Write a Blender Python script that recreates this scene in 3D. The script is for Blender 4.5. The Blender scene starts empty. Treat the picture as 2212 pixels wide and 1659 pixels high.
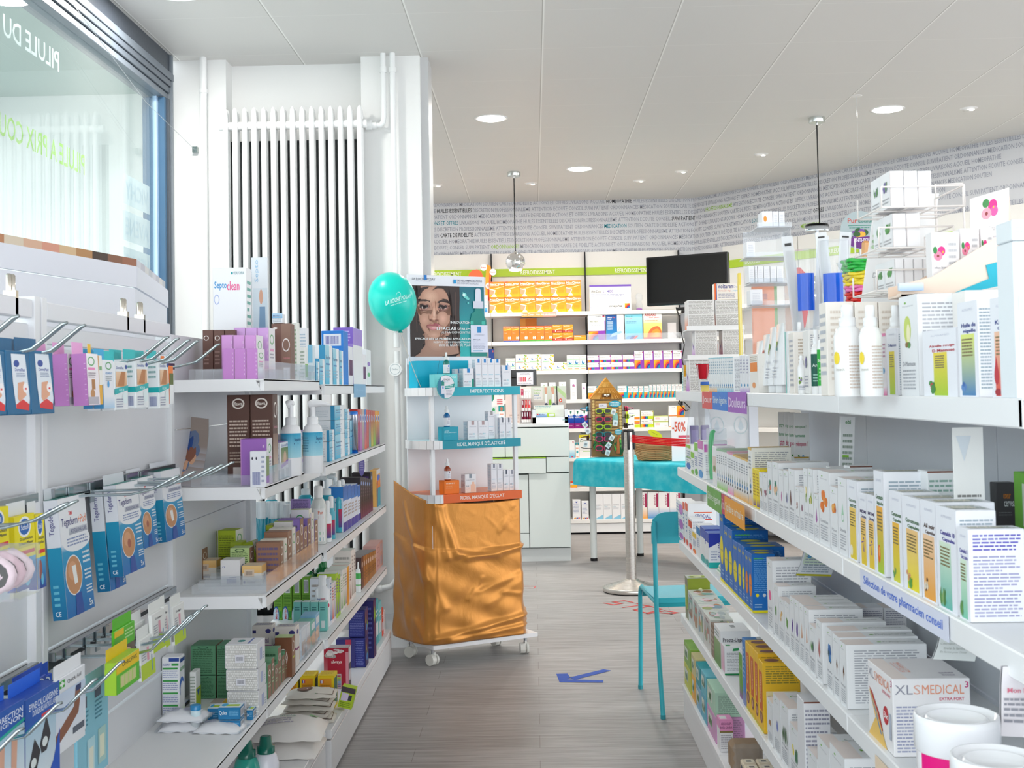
import bpy,math,random
from mathutils import Vector,Matrix
random.seed(7)
S=bpy.context.scene
COL=S.collection
F,CX,CY,W=2600.0,1106.0,829.5,2212.0
CAMZ,YAW,PITCH,ROLL,SH=1.30,math.radians(.97),math.radians(2.1),math.radians(1.05),-.0385
RM=Matrix.Rotation(YAW,3,'Z')@Matrix.Rotation(PITCH,3,'X')@Matrix.Rotation(ROLL,3,'Y')
AR,AF,AU=RM@Vector((1,0,0)),RM@Vector((0,1,0)),RM@Vector((0,0,1))
cd=bpy.data.cameras.new('camera');cam=bpy.data.objects.new('camera',cd);COL.objects.link(cam)
cm=Matrix((AR,AU,-AF)).transposed().to_4x4();cm.translation=(0,0,CAMZ);cam.matrix_world=cm
cd.sensor_width=36;cd.lens=36*F/W;cd.shift_y=SH;cd.clip_start=.05;cd.clip_end=200
cd.dof.use_dof=True;cd.dof.focus_distance=5.2;cd.dof.aperture_fstop=20
S.camera=cam
vs=S.view_settings;vs.view_transform='Standard';vs.look='None';vs.gamma=1;vs.use_curve_mapping=False
vs.exposure=0.42
wd=bpy.data.worlds.new('daylight');S.world=wd;wd.use_nodes=True
wn=wd.node_tree.nodes;wl=wd.node_tree.links
bg=wn['Background'];bg.inputs[1].default_value=2.9
tc=wn.new('ShaderNodeTexCoord');sp=wn.new('ShaderNodeSeparateXYZ');wr=wn.new('ShaderNodeValToRGB')
wl.new(tc.outputs['Generated'],sp.inputs[0]);wl.new(sp.outputs[2],wr.inputs[0]);wl.new(wr.outputs[0],bg.inputs[0])
wr.color_ramp.elements[0].position=0;wr.color_ramp.elements[0].color=(.78,.80,.82,1)
wr.color_ramp.elements[1].position=.4;wr.color_ramp.elements[1].color=(.92,.97,1.0,1)
def proj_solve(p,ax,c,val):
 """coordinate ax of point p that brings it to picture column ('x') or row ('y') val"""
 k=Vector(p)-Vector((0,0,CAMZ));k[ax]=0
 A,t=(AR,(val-CX)/F)if c=='x' else(AU,(CY+SH*W-val)/F)
 m=A-t*AF
 return-k.dot(m)/m[ax]+(CAMZ if ax==2 else 0)
def hit(px,py,ax,v):
 d=AF+(px-CX)/F*AR+(CY+SH*W-py)/F*AU;o=Vector((0,0,CAMZ))
 return o+d*((v-o[ax])/d[ax])
def C(h):
 if not isinstance(h,str):return tuple(h)
 h=h.lstrip('#')
 if len(h)==3:h=''.join(a*2 for a in h)
 v=[int(h[i:i+2],16)/255 for i in(0,2,4)]
 return tuple(a/12.92 if a<=.04045 else((a+.055)/1.055)**2.4 for a in v)
MATS={}
def newmat(n):
 m=bpy.data.materials.new(n);m.use_nodes=True;MATS[n]=m
 return m,m.node_tree.nodes,m.node_tree.links,m.node_tree.nodes['Principled BSDF']
def attr_mat(n,rough,spec=.5,metal=0,bump=0,coat=0):
 m,N,L,b=newmat(n)
 a=N.new('ShaderNodeVertexColor');a.layer_name='Col';L.new(a.outputs[0],b.inputs['Base Color'])
 nz=N.new('ShaderNodeTexNoise');nz.inputs['Scale'].default_value=60;t=N.new('ShaderNodeTexCoord');L.new(t.outputs['Object'],nz.inputs['Vector'])
 mr=N.new('ShaderNodeMapRange');mr.inputs[3].default_value=rough*.85;mr.inputs[4].default_value=min(1,rough*1.15)
 L.new(nz.outputs[0],mr.inputs[0]);L.new(mr.outputs[0],b.inputs['Roughness'])
 b.inputs['Specular IOR Level'].default_value=spec;b.inputs['Metallic'].default_value=metal;b.inputs['Coat Weight'].default_value=coat
 if bump:
  bp=N.new('ShaderNodeBump');bp.inputs['Strength'].default_value=bump;bp.inputs['Distance'].default_value=.002
  L.new(nz.outputs[0],bp.inputs['Height']);L.new(bp.outputs[0],b.inputs['Normal'])
 return m
attr_mat('printed_card',.45,.4);attr_mat('glossy_plastic',.18,.5,coat=.2);attr_mat('matte',.8,.25,bump=.1)
attr_mat('lacquered_steel',.38,.45);attr_mat('bright_metal',.2,.5,metal=1)
attr_mat('silicone_matt',.6,.3)
def clear_mat(n,tint,fac=.12,rough=.05,see=.85):
 m,N,L,b=newmat(n);N.remove(b)
 tr=N.new('ShaderNodeBsdfTransparent');tr.inputs[0].default_value=(*tint,1)
 gl=N.new('ShaderNodeBsdfGlossy');gl.inputs['Roughness'].default_value=rough
 df=N.new('ShaderNodeBsdfDiffuse');df.inputs[0].default_value=(*[min(1,.55+.4*c)for c in tint],1)
 lw=N.new('ShaderNodeLayerWeight');lw.inputs[0].default_value=.5
 pw=N.new('ShaderNodeMath');pw.operation='POWER';pw.inputs[1].default_value=4;L.new(lw.outputs['Facing'],pw.inputs[0])
 ad=N.new('ShaderNodeMath');ad.operation='MULTIPLY_ADD';ad.inputs[1].default_value=.45;ad.inputs[2].default_value=fac;L.new(pw.outputs[0],ad.inputs[0])
 m1=N.new('ShaderNodeMixShader');m1.inputs[0].default_value=see;L.new(df.outputs[0],m1.inputs[1]);L.new(tr.outputs[0],m1.inputs[2])
 m2=N.new('ShaderNodeMixShader');L.new(ad.outputs[0],m2.inputs[0]);L.new(m1.outputs[0],m2.inputs[1]);L.new(gl.outputs[0],m2.inputs[2])
 L.new(m2.outputs[0],N['Material Output'].inputs[0]);return m
clear_mat('clear_plastic',(.96,.98,1),.04,.08,.88)
clear_mat('frosted_plastic',(.92,.95,.98),.03,.3,.45)
clear_mat('window_glass',(.93,.97,.97),.06,.01,.97)
clear_mat('teal_liquid',C('3fb4cc'),.05,.1,.35)
clear_mat('tinted_lens',(.05,.05,.06),.06,.03,.5)
def plain(n,rgb,rough=.5,metal=0,emit=0,spec=.5):
 m,N,L,b=newmat(n);rgb=C(rgb)
 b.inputs['Base Color'].default_value=(*rgb,1);b.inputs['Roughness'].default_value=rough;b.inputs['Metallic'].default_value=metal
 b.inputs['Specular IOR Level'].default_value=spec
 if emit:b.inputs['Emission Color'].default_value=(*rgb,1);b.inputs['Emission Strength'].default_value=emit
 return m
plain('lamp_glow',(1,.97,.93),.5,0,9);plain('spot_glow',(1,.9,.78),.5,0,10)
plain('black_gloss','08090b',.06);plain('chrome',(.9,.9,.9),.04,1)
class MB:
 def __init__(s):s.v=[];s.f=[];s.c=[];s.m=[];s.sm=[];s.mats=[]
 def mi(s,m):
  if m not in s.mats:s.mats.append(m)
  return s.mats.index(m)
 def add(s,vs,fs,col='fff',m='printed_card',smooth=False):
  o=len(s.v);s.v+=[tuple(p)for p in vs];k=s.mi(m)
  multi=isinstance(col,list)
  cc=None if multi else C(col)
  for i,f in enumerate(fs):
   s.f.append(tuple(o+j for j in f));s.m.append(k);s.sm.append(smooth)
   s.c.append([C(col[j])for j in f]if multi else cc)
  return s
 def box(s,x0,x1,y0,y1,z0,z1,col='fff',m='printed_card',bev=0):
  if bev<=0:
   v=[(x,y,z)for z in(z0,z1)for y in(y0,y1)for x in(x0,x1)]
   return s.add(v,[(0,2,3,1),(4,5,7,6),(0,1,5,4),(1,3,7,5),(3,2,6,7),(2,0,4,6)],col,m)
  b=min(bev,(x1-x0)/2.1,(y1-y0)/2.1,(z1-z0)/2.1)
  v=[]
  for sz,z in((0,z0),(1,z1)):
   for sy,y in((0,y0),(1,y1)):
    for sx,x in((0,x0),(1,x1)):
     dx,dy,dz=(b if sx==0 else-b),(b if sy==0 else-b),(b if sz==0 else-b)
     v+=[(x,y+dy,z+dz),(x+dx,y,z+dz),(x+dx,y+dy,z)]
  I=lambda sx,sy,sz,k:((sz*2+sy)*2+sx)*3+k
  f=[]
  f.append((I(0,0,0,0),I(0,0,1,0),I(0,1,1,0),I(0,1,0,0)));f.append((I(1,0,0,0),I(1,1,0,0),I(1,1,1,0),I(1,0,1,0)))
  f.append((I(0,0,0,1),I(1,0,0,1),I(1,0,1,1),I(0,0,1,1)));f.append((I(0,1,0,1),I(0,1,1,1),I(1,1,1,1),I(1,1,0,1)))
  f.append((I(0,0,0,2),I(0,1,0,2),I(1,1,0,2),I(1,0,0,2)));f.append((I(0,0,1,2),I(1,0,1,2),I(1,1,1,2),I(0,1,1,2)))
  for a in(0,1):
   for c in(0,1):
    f.append((I(a,c,0,0),I(a,c,0,1),I(a,c,1,1),I(a,c,1,0)))
    f.append((I(a,0,c,0),I(a,0,c,2),I(a,1,c,2),I(a,1,c,0)))
    f.append((I(0,a,c,1),I(0,a,c,2),I(1,a,c,2),I(1,a,c,1)))
    for d in(0,1):f.append((I(a,c,d,0),I(a,c,d,1),I(a,c,d,2)))
  return s.add(v,f,col,m)
 def tube(s,pts,r,n=8,col='fff',m='lacquered_steel',cap=True,smooth=True):
  pts=[Vector(p)for p in pts];rs=r if isinstance(r,(list,tuple))else[r]*len(pts)
  v=[];prev=None
  for i,p in enumerate(pts):
   d=(pts[min(i+1,len(pts)-1)]-pts[max(i-1,0)]).normalized()
   a=Vector((0,0,1))if abs(d.z)<.9 else Vector((1,0,0))
   if prev is not None:a=prev
   u=(a-d*a.dot(d)).normalized();w=d.cross(u);prev=u
   for k in range(n):
    t=2*math.pi*k/n;v.append(tuple(p+rs[i]*(math.cos(t)*u+math.sin(t)*w)))
  f=[(i*n+k,i*n+(k+1)%n,(i+1)*n+(k+1)%n,(i+1)*n+k)for i in range(len(pts)-1)for k in range(n)]
  s.add(v,f,col,m,smooth)
  if cap:s.add(v[:n],[tuple(range(n))[::-1]],col,m);s.add(v[-n:],[tuple(range(n))],col,m)
  return s
 def lathe(s,prof,c=(0,0,0),n=24,col='fff',m='glossy_plastic',smooth=True,sx=1,sy=1):
  """prof: list of (r, z) or (r, z, colour) bottom to top"""
  v=[];cl=[];multi=len(prof[0])>2
  for q in prof:
   for k in range(n):
    t=2*math.pi*k/n
    v.append((c[0]+q[0]*sx*math.cos(t),c[1]+q[0]*sy*math.sin(t),c[2]+q[1]));cl.append(q[2]if multi else col)
  f=[(i*n+k,i*n+(k+1)%n,(i+1)*n+(k+1)%n,(i+1)*n+k)for i in range(len(prof)-1)for k in range(n)]
  if multi:
   o=len(s.v);s.v+=v;k0=s.mi(m)
   for fi,q in enumerate(f):
    s.f.append(tuple(o+j for j in q));s.m.append(k0);s.sm.append(smooth);s.c.append(C(prof[fi//n][2]))
  else:s.add(v,f,col,m,smooth)
  if prof[0][0]>1e-4:s.add(v[:n],[tuple(range(n))[::-1]],cl[0],m)
  if prof[-1][0]>1e-4:s.add(v[-n:],[tuple(range(n))],cl[-1],m)
  return s
 def prism(s,poly,axis,a,b,col='fff',m='printed_card'):
  """extrude a 2D outline along an axis: 0 -> (y,z), 1 -> (x,z), 2 -> (x,y)"""
  P=lambda q,t:(t,q[0],q[1])if axis==0 else((q[0],t,q[1])if axis==1 else(q[0],q[1],t))
  n=len(poly);v=[P(q,a)for q in poly]+[P(q,b)for q in poly]
  return s.add(v,[tuple(range(n))[::-1],tuple(range(n,2*n))]+[(i,(i+1)%n,n+(i+1)%n,n+i)for i in range(n)],col,m)
 def build(s,name,parent=None,loc=None,rz=0,label=None,cat=None,group=None,kind=None,rot=None):
  me=bpy.data.meshes.new(name)
  me.from_pydata(s.v,[],s.f)
  for m in s.mats:me.materials.append(MATS[m])
  me.polygons.foreach_set('material_index',s.m);me.polygons.foreach_set('use_smooth',s.sm)
  ca=me.color_attributes.new('Col','FLOAT_COLOR','CORNER');buf=[]
  for f,c in zip(s.f,s.c):
   if isinstance(c,list):
    for q in c:buf+=(q[0],q[1],q[2],1)
   else:buf+=[c[0],c[1],c[2],1]*len(f)
  ca.data.foreach_set('color',buf);me.update()
  o=bpy.data.objects.new(name,me);COL.objects.link(o)
  if parent:o.parent=parent
  if loc is not None:o.location=loc
  if rz:o.rotation_euler=(0,0,rz)
  if rot:o.rotation_euler=rot
  tag(o,label,cat,group,kind);return o
def tag(o,label=None,cat=None,group=None,kind=None):
 for a,b in((' of right gondola',''),(' a ',' '),(' the ',' '),(' an ',' '),(' its ',' '),(' one,',','),(' picturing ',' with '),(' carton,',','),(' and ',' & ')):
  if label and len(label.split())>16:label=label.replace(a,b)
 for k,v in(('label',label),('category',cat),('group',group),('kind',kind)):
  if v:o[k]=v
 return o
def empty(name,loc,rz=0,label=None,cat=None,group=None,kind=None):
 o=bpy.data.objects.new(name,None);COL.objects.link(o);o.location=loc;o.rotation_euler=(0,0,rz);o.empty_display_size=.05
 return tag(o,label,cat,group,kind)
def dup(o,loc=None,rz=None,label=None,group=None,parent=None):
 c=o.copy();COL.objects.link(c);c.parent=parent
 if loc is not None:c.location=loc
 if rz is not None:c.rotation_euler=(0,0,rz)
 tag(c,label,None,group)
 for ch in list(o.children):dup(ch,parent=c)
 return c
TX={}
def glyphs(t,bold=0,res=2):
 k=(t,bold)
 if k in TX:return TX[k]
 cu=bpy.data.curves.new('lettering','FONT');cu.body=t;cu.size=1;cu.resolution_u=res;cu.offset=.012*bold
 ob=bpy.data.objects.new('lettering',cu);me=bpy.data.meshes.new_from_object(ob)
 v=[(a.co.x,a.co.y)for a in me.vertices];f=[tuple(p.vertices)for p in me.polygons]
 bpy.data.objects.remove(ob);bpy.data.curves.remove(cu);bpy.data.meshes.remove(me)
 if not v:v=[(0,0),(1,1)]
 x0=min(a[0]for a in v);x1=max(a[0]for a in v);y0=min(a[1]for a in v);y1=max(a[1]for a in v)
 v=[((a[0]-x0)/max(x1-x0,1e-6),(a[1]-y0)/max(y1-y0,1e-6))for a in v]
 TX[k]=(v,f,(x1-x0)/max(y1-y0,1e-6));return TX[k]
def decals(mb,fr,ds,m='printed_card',e0=.0004):
 """fr(u, v, e) -> 3D point on a face, u right, v up, e outwards; ds: list of printed marks"""
 e=e0
 for d in ds:
  k=d[0]
  if k=='q':
   _,u0,v0,u1,v1,c=d[:6];c2=d[6]if len(d)>6 else c
   mb.add([fr(u0,v0,e),fr(u1,v0,e),fr(u1,v1,e),fr(u0,v1,e)],[(0,1,2,3)],[c,c,c2,c2],m)
  elif k=='t':
   _,u0,v0,u1,v1,t,c=d[:7];v,f,a=glyphs(t,d[7]if len(d)>7 else 0)
   mb.add([fr(u0+(u1-u0)*p[0],v0+(v1-v0)*p[1],e)for p in v],f,c,m)
  elif k=='w':
   _,u0,v0,u1,v1,t,c=d[:7];v,f,a=glyphs(t,d[7]if len(d)>7 else 0)
   mb.add([fr(u1-(u1-u0)*p[1],v0+(v1-v0)*p[0],e)for p in v],f,c,m)
  elif k=='e':
   _,cu,cv,ru,rv,c=d[:6];n=d[6]if len(d)>6 else 16
   mb.add([fr(cu+ru*math.cos(2*math.pi*i/n),cv+rv*math.sin(2*math.pi*i/n),e)for i in range(n)],[tuple(range(n))],c,m)
  elif k=='o':
   _,cu,cv,ru,rv,c,w=d[:7];n=18
   P=[fr(cu+ru*q*math.cos(2*math.pi*i/n),cv+rv*q*math.sin(2*math.pi*i/n),e)for q in(1-w,1)for i in range(n)]
   mb.add(P,[(i,(i+1)%n,n+(i+1)%n,n+i)[::-1]for i in range(n)],c,m)
  elif k=='l':
   _,u0,v0,u1,v1,n,c=d[:7];h=(v1-v0)/n;P=[];Fc=[]
   for i in range(n):
    u=u0;ue=u1-(u1-u0)*random.choice((0,.05,.1,.4 if i%5==4 else .03));y=v1-(i+1)*h
    while u<ue-.01:
     w=min((u1-u0)*random.uniform(.06,.22),ue-u);o=len(P)
     P+=[fr(u,y+h*.3,e),fr(u+w,y+h*.3,e),fr(u+w,y+h*.75,e),fr(u,y+h*.75,e)];Fc.append((o,o+1,o+2,o+3));u+=w+(u1-u0)*.025
   mb.add(P,Fc,c,m)
  elif k=='p':
   mb.add([fr(a,b,e)for a,b in d[1]],[tuple(range(len(d[1])))],d[2],m)
  elif k=='b':
   _,u0,v0,u1,v1,c=d[:6];u=u0
   while u<u1:
    w=(u1-u0)*random.choice((.015,.03,.045));mb.add([fr(u,v0,e),fr(min(u+w,u1),v0,e),fr(min(u+w,u1),v1,e),fr(u,v1,e)],[(0,1,2,3)],c,m);u+=w*2
  elif k=='r':
   _,cu,cv,ru,rv,cols=d[:6];clip=d[6]if len(d)>6 else(0,1,0,1);n=10;K=len(cols)
   for j,c in enumerate(cols):
    a,b=1-j/K,1-(j+1)/K
    P=[]
    for q in(a,b):
     for i in range(n+1):
      t=math.pi/2*i/n
      P.append(fr(min(max(cu+ru*q*math.cos(t),min(clip[0],clip[1])),max(clip[0],clip[1])),min(max(cv+rv*q*math.sin(t),clip[2]),clip[3]),e))
    mb.add(P,[(i,i+1,n+2+i,n+1+i)for i in range(n)],c,m)
  e+=.00005 if k!='x' else 0
 return mb
def faceframe(k,x0,x1,y0,y1,z0,z1):
 dx,dy,dz=x1-x0,y1-y0,z1-z0
 return{'f':lambda u,v,e:(x0+dx*u,y0-e,z0+dz*v),'k':lambda u,v,e:(x1-dx*u,y1+e,z0+dz*v),'l':lambda u,v,e:(x0-e,y1-dy*u,z0+dz*v),'r':lambda u,v,e:(x1+e,y0+dy*u,z0+dz*v),'t':lambda u,v,e:(x0+dx*u,y0+dy*v,z1+e)}[k]
def carton_mb(w,d,h,col,faces,m='printed_card',bev=.0012,z0=0):
 mb=MB();mb.box(-w/2,w/2,-d/2,d/2,z0,z0+h,col,m,bev)
 for k,ds in faces.items():decals(mb,faceframe(k,-w/2,w/2,-d/2,d/2,z0,z0+h),ds,m)
 return mb
def carton(name,label,cat,x0,x1,y0,y1,z,h,col='f4f4f2',faces={},rz=0,group=None,m='printed_card',bev=.0012):
 x0,x1=min(x0,x1),max(x0,x1);y0,y1=min(y0,y1),max(y0,y1)
 return carton_mb(x1-x0,y1-y0,h,col,faces,m,bev).build(name,None,((x0+x1)/2,(y0+y1)/2,z+.0006),rz,label,cat,group)
ORD=['first','second','third','fourth','fifth','sixth','seventh','eighth','ninth','tenth','eleventh','twelfth','thirteenth','fourteenth','fifteenth','sixteenth','seventeenth','eighteenth']
def place(n,i,a='left'):
 if i==0:return 'first'
 return 'last' if i==n-1 and n>2 else ORD[i]
# room shell
def floor_mat():
 m,N,L,b=newmat('grey_wood_planks')
 t=N.new('ShaderNodeTexCoord')
 br=N.new('ShaderNodeTexBrick');br.inputs['Scale'].default_value=1;br.inputs['Brick Width'].default_value=1.22;br.inputs['Row Height'].default_value=.152
 br.inputs['Mortar Size'].default_value=.0012;br.inputs['Mortar Smooth'].default_value=.3;br.offset=.37;br.inputs['Bias'].default_value=0
 br.inputs['Color1'].default_value=(*C('b9b7b7'),1);br.inputs['Color2'].default_value=(*C('aeacac'),1);br.inputs['Mortar'].default_value=(*C('8a8380'),1)
 L.new(t.outputs['Object'],br.inputs['Vector'])
 mp=N.new('ShaderNodeMapping');mp.inputs['Scale'].default_value=(1.6,26,1);L.new(t.outputs['Object'],mp.inputs[0])
 n1=N.new('ShaderNodeTexNoise');n1.inputs['Scale'].default_value=2.2;n1.inputs['Detail'].default_value=8;n1.inputs['Roughness'].default_value=.65;L.new(mp.outputs[0],n1.inputs['Vector'])
 cr=N.new('ShaderNodeValToRGB');cr.color_ramp.elements[0].position=.32;cr.color_ramp.elements[0].color=(*C('bcb7b5'),1);cr.color_ramp.elements[1].position=.66;cr.color_ramp.elements[1].color=(1,1,1,1)
 L.new(n1.outputs[0],cr.inputs[0])
 mx=N.new('ShaderNodeMix');mx.data_type='RGBA';mx.blend_type='MULTIPLY';mx.inputs[0].default_value=.85
 L.new(br.outputs[0],mx.inputs[6]);L.new(cr.outputs[0],mx.inputs[7]);L.new(mx.outputs[2],b.inputs['Base Color'])
 b.inputs['Roughness'].default_value=.42;b.inputs['Specular IOR Level'].default_value=.35
 bp=N.new('ShaderNodeBump');bp.inputs['Strength'].default_value=.12;bp.inputs['Distance'].default_value=.002;L.new(n1.outputs[0],bp.inputs['Height']);L.new(bp.outputs[0],b.inputs['Normal'])
floor_mat()
def ceil_mat():
 m,N,L,b=newmat('ceiling_tiles')
 t=N.new('ShaderNodeTexCoord');s=N.new('ShaderNodeSeparateXYZ');L.new(t.outputs['Object'],s.inputs[0])
 def line(out,off,per,w):
  a=N.new('ShaderNodeMath');a.operation='SUBTRACT';a.inputs[1].default_value=off-w/2;L.new(out,a.inputs[0])
  d=N.new('ShaderNodeMath');d.operation='FLOORED_MODULO';d.inputs[1].default_value=per;L.new(a.outputs[0],d.inputs[0])
  l=N.new('ShaderNodeMath');l.operation='LESS_THAN';l.inputs[1].default_value=w;L.new(d.outputs[0],l.inputs[0]);return l
 a=line(s.outputs[0],.081,.6265,.007);c=line(s.outputs[1],6.08,.6235,.003);g=line(s.outputs[0],.0745,.6265,.004)
 m1=N.new('ShaderNodeMix');m1.data_type='RGBA';m1.inputs[6].default_value=(*C('dedcd9'),1);m1.inputs[7].default_value=(*C('f6f5f2'),1);L.new(a.outputs[0],m1.inputs[0])
 m2=N.new('ShaderNodeMix');m2.data_type='RGBA';m2.inputs[7].default_value=(*C('eeece9'),1);L.new(m1.outputs[2],m2.inputs[6]);L.new(c.outputs[0],m2.inputs[0])
 m3=N.new('ShaderNodeMix');m3.data_type='RGBA';m3.inputs[7].default_value=(*C('b5b2ae'),1);L.new(m2.outputs[2],m3.inputs[6]);L.new(g.outputs[0],m3.inputs[0])
 L.new(m3.outputs[2],b.inputs['Base Color']);b.inputs['Roughness'].default_value=.5;b.inputs['Specular IOR Level'].default_value=.3
ceil_mat()
WHITE='f3f3f3'
MB().box(-2.6,6.2,-3.0,12.2,-.06,0,'bbb','grey_wood_planks').build('floor',kind='structure')
MB().box(-1.84,6.2,-3.0,12.2,3.03,3.12,'eee','ceiling_tiles').build('ceiling',kind='structure')
mb=MB().box(-3.4,-.55,6.42,6.5,0,3.03,'e9ebea','matte');mb.build('wall_rear_of_niche',kind='structure')
mb=MB();mb.box(-2.0,-1.56,6.15,6.42,0,3.03,'edeeed','matte');mb.box(-1.56,-.86,6.28,6.42,0,3.03,'edeeed','matte');mb.box(-.86,-.555,6.15,6.42,0,3.03,'edeeed','matte')
mb.build('wall_radiator',kind='structure')
MB().box(-2.0,-.56,6.138,6.15,0,.17,'e4e6e8','lacquered_steel').build('baseboard_radiator',kind='structure')
MB().box(-.555,-.515,6.19,6.40,0,3.03,'c9cacb','lacquered_steel').build('trim_pier',kind='structure')
mb=MB();mb.box(-2.0,-1.84,-3.0,6.15,0,.82,'e8eaec','matte');mb.build('wall_left',kind='structure')
MB().box(-2.6,-2.5,6.45,12.2,0,3.03,'ececeb','matte').build('wall_far_left',kind='structure')
CYC='HUILES ESSENTIELLES DISCRETION PROFESSIONNALISME ATTENTION ECOUTE CONSEIL SUIVI PATIENT ORDONNANCES MEDICATION SOUTIEN CARTE DE FIDELITE ACTIONS ET OFFRES LIVRAISONS ACCUEIL HOMEOPATHIE'
A,T_,G_,D_='a6aab8','1a93a6','a9d35a','2a2d36'
LINES=[[('NT ORDONNANCES MEDICATION SOUTIEN CARTE DE FIDELITE ACTIONS ET OFFRES LIVRAISONS ACCUEIL ',A),('HOMEOPATHIE ',D_),(CYC,A),(' '+CYC,A)],[('PATHIE ',A),('HUILES ESSENTIELLES ',D_),('DISCRETION PROFESSIONNALISME ATTENTION ECOUTE CONSEIL SUIVI PATIENT ORDONNANCES MEDICATION SOUTIEN CARTE DE FIDELITE LIVRAISONS ACTIONS ET OFFRES HOMEOPATHIE ACCUEIL ',A),(CYC,A)],[('SUIVI PATIENT ORDONNANCES MEDICATION SOUTIEN CARTE DE FIDELITE ACTIONS ET OFFRES LIVRAISONS ACCUEIL HOMEOPATHIE HUILES ESSENTIELLES DISCRETION ',A),('PROFESSIONNALISME ',G_),('ATTENTION ECOUTE CONSEIL SUIVI PATIENT ORDONNANCES MEDICATION SOUTIEN CARTE DE FIDELITE ACTIONS ET OFFRES LIVRAISONS ACCUEIL HOMEOPATHIE',A)],[('ACTIONS ET OFFRES ',T_),('LIVRAISONS ACCUEIL HOMEOPATHIE HUILES ESSENTIELLES DISCRETION PROFESSIONNALISME ATTENTION ECOUTE CONSEIL ',A),('SUIVI PATIENT ',D_),('ORDONNANCES SOUTIEN CARTE DE FIDELITE MEDICATION ACTIONS ET OFFRES LIVRAISONS ACCUEIL HOMEOPATHIE '+CYC,A)],[('TIELLES DISCRETION PROFESSIONNALISME ATTENTION ECOUTE CONSEIL SUIVI PATIENT ORDONNANCES ',A),('MEDICATION ',T_),('SOUTIEN CARTE DE FIDELITE ACTIONS ET OFFRES LIVRAISONS ACCUEIL HOMEOPATHIE HUILES ESSENTIELLES DISCRETION ',A),('PROFESSIONNALISME ATTENTION ECOUTE CONSEIL SUIVI PATIENT ORDONNANCES MEDICATION SOUTIEN',A)],[('SOUTIEN ',A),('CARTE DE FIDELITE ',D_),('ACTIONS ET OFFRES LIVRAISONS ACCUEIL HOMEOPATHIE HUILES ESSENTIELLES DISCRETION PROFESSIONNALISME ATTENTION ECOUTE CONSEIL SUIVI PATIENT MEDICATION ',A),('SOUTIEN ',T_),('CARTE DE FIDELITE ACTIONS ET ',A),('OFFRES ',D_),('LIVRAISONS ACCUEIL HOMEOPATHIE HUILES ESSENTIELLES DISCRETION',A)],[('ONS ACCUEIL HOMEOPATHIE HUILES ESSENTIELLES DISCRETION PROFESSIONNALISME ATTENTION ECOUTE CONSEIL SUIVI PATIENT ORDONNANCES MEDICATION SOUTIEN CARTE DE FIDELITE ACTIONS ET OFFRES LIVRAISONS ACCUEIL HOMEOPATHIE '+CYC,A)],[('TION ',D_),('ECOUTE CONSEIL SUIVI PATIENT ',A),('ORDONNANCES ',G_),('MEDICATION SOUTIEN CARTE DE FIDELITE ACTIONS ET OFFRES LIVRAISONS ACCUEIL HOMEOPATHIE HUILES ESSENTIELLES DISCRETION ATTENTION SUIVI PATIENT ORDONNANCES ',A),('MEDICATION ',G_),('SOUTIEN CARTE DE FIDELITE ACTIONS ET OFFRES',A)],[('NT ORDONNANCES MEDICATION SOUTIEN CARTE DE FIDELITE ACTIONS ET OFFRES LIVRAISONS ACCUEIL HOMEOPATHIE ',A),(CYC,A),(' '+CYC,A)],]
XB,YB=1.512,11.10;DV=Vector((1.98,-2.6,0)).normalized();SB=XB+.985
def wallpt(s,z,e):
 if s<=SB:return(XB-SB+s,YB-e,z)
 q=Vector((XB,YB,0))+DV*(s-SB)+Vector((DV.y,-DV.x,0))*e
 return(q.x,q.y,z)
wb=MB();wb.box(-2.6,XB+.0,YB,YB+.1,0,3.03,'d9dbe0','matte')
wr_=MB();e5=Vector((XB,YB,0))+DV*6.2;nn=Vector((-DV.y,DV.x,0))*.1
wr_.add([(XB,YB,0),(e5.x,e5.y,0),(e5.x+nn.x,e5.y+nn.y,0),(XB+nn.x,YB+nn.y,0),(XB,YB,3.03),(e5.x,e5.y,3.03),(e5.x+nn.x,e5.y+nn.y,3.03),(XB+nn.x,YB+nn.y,3.03)],[(0,1,5,4),(1,2,6,5),(2,3,7,6),(3,0,4,7),(4,5,6,7),(0,3,2,1)],'d9dbe0','matte')
CW=.0000
for k,ln in enumerate(LINES):
 z0=2.998-k*.0572;s=.0
 for txt,col in ln:
  for wd_ in txt.split(' '):
   if not wd_:continue
   v,f,asp=glyphs(wd_,.5,1);w=asp*.037*.665
   if s>7.2:break
   P=[wallpt(s+w*a,z0+.037*b_,.0015)for a,b_ in v]
   fa=[q for q in f if s+w*v[q[0]][0]<=SB];fb=[q for q in f if s+w*v[q[0]][0]>SB]
   if fa:wb.add(P,fa,col,'matte')
   if fb:wr_.add(P,fb,col,'matte')
   s+=w+.0125
wb.build('wall_back',kind='structure');wr_.build('wall_right',kind='structure')
# window on the left
XW=-1.84
mb=MB();fc='5d6670'
mb.box(XW-.10,XW+.02,-3.0,6.05,2.93,3.03,'3d444e','lacquered_steel')
for z0,z1,x1,c in((2.80,2.83,.012,'6d7680'),(2.832,2.862,.022,'5d6670'),(2.864,2.893,.03,'5a626c'),(2.895,2.932,.036,'666f79')):
 mb.box(XW-.10,XW+x1,-3.0,6.06,z0,z1,c,'lacquered_steel',.002)
for y0,y1,x1,c in((5.975,6.005,.012,'4b6f8e'),(6.007,6.035,.024,'4d5660'),(6.037,6.065,.032,'7a838b')):
 mb.box(XW-.10,XW+x1,y0,y1,.82,2.80 if y0<6.03 else 3.03,c,'lacquered_steel',.002)
mb.box(XW-.12,XW+.02,-3.0,6.06,.80,.86,fc,'lacquered_steel')
mb.box(XW-.04,XW-.02,5.95,5.975,.86,2.80,'b8d4f0','glossy_plastic')
win=mb.build('window_1',kind='structure')
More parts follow.
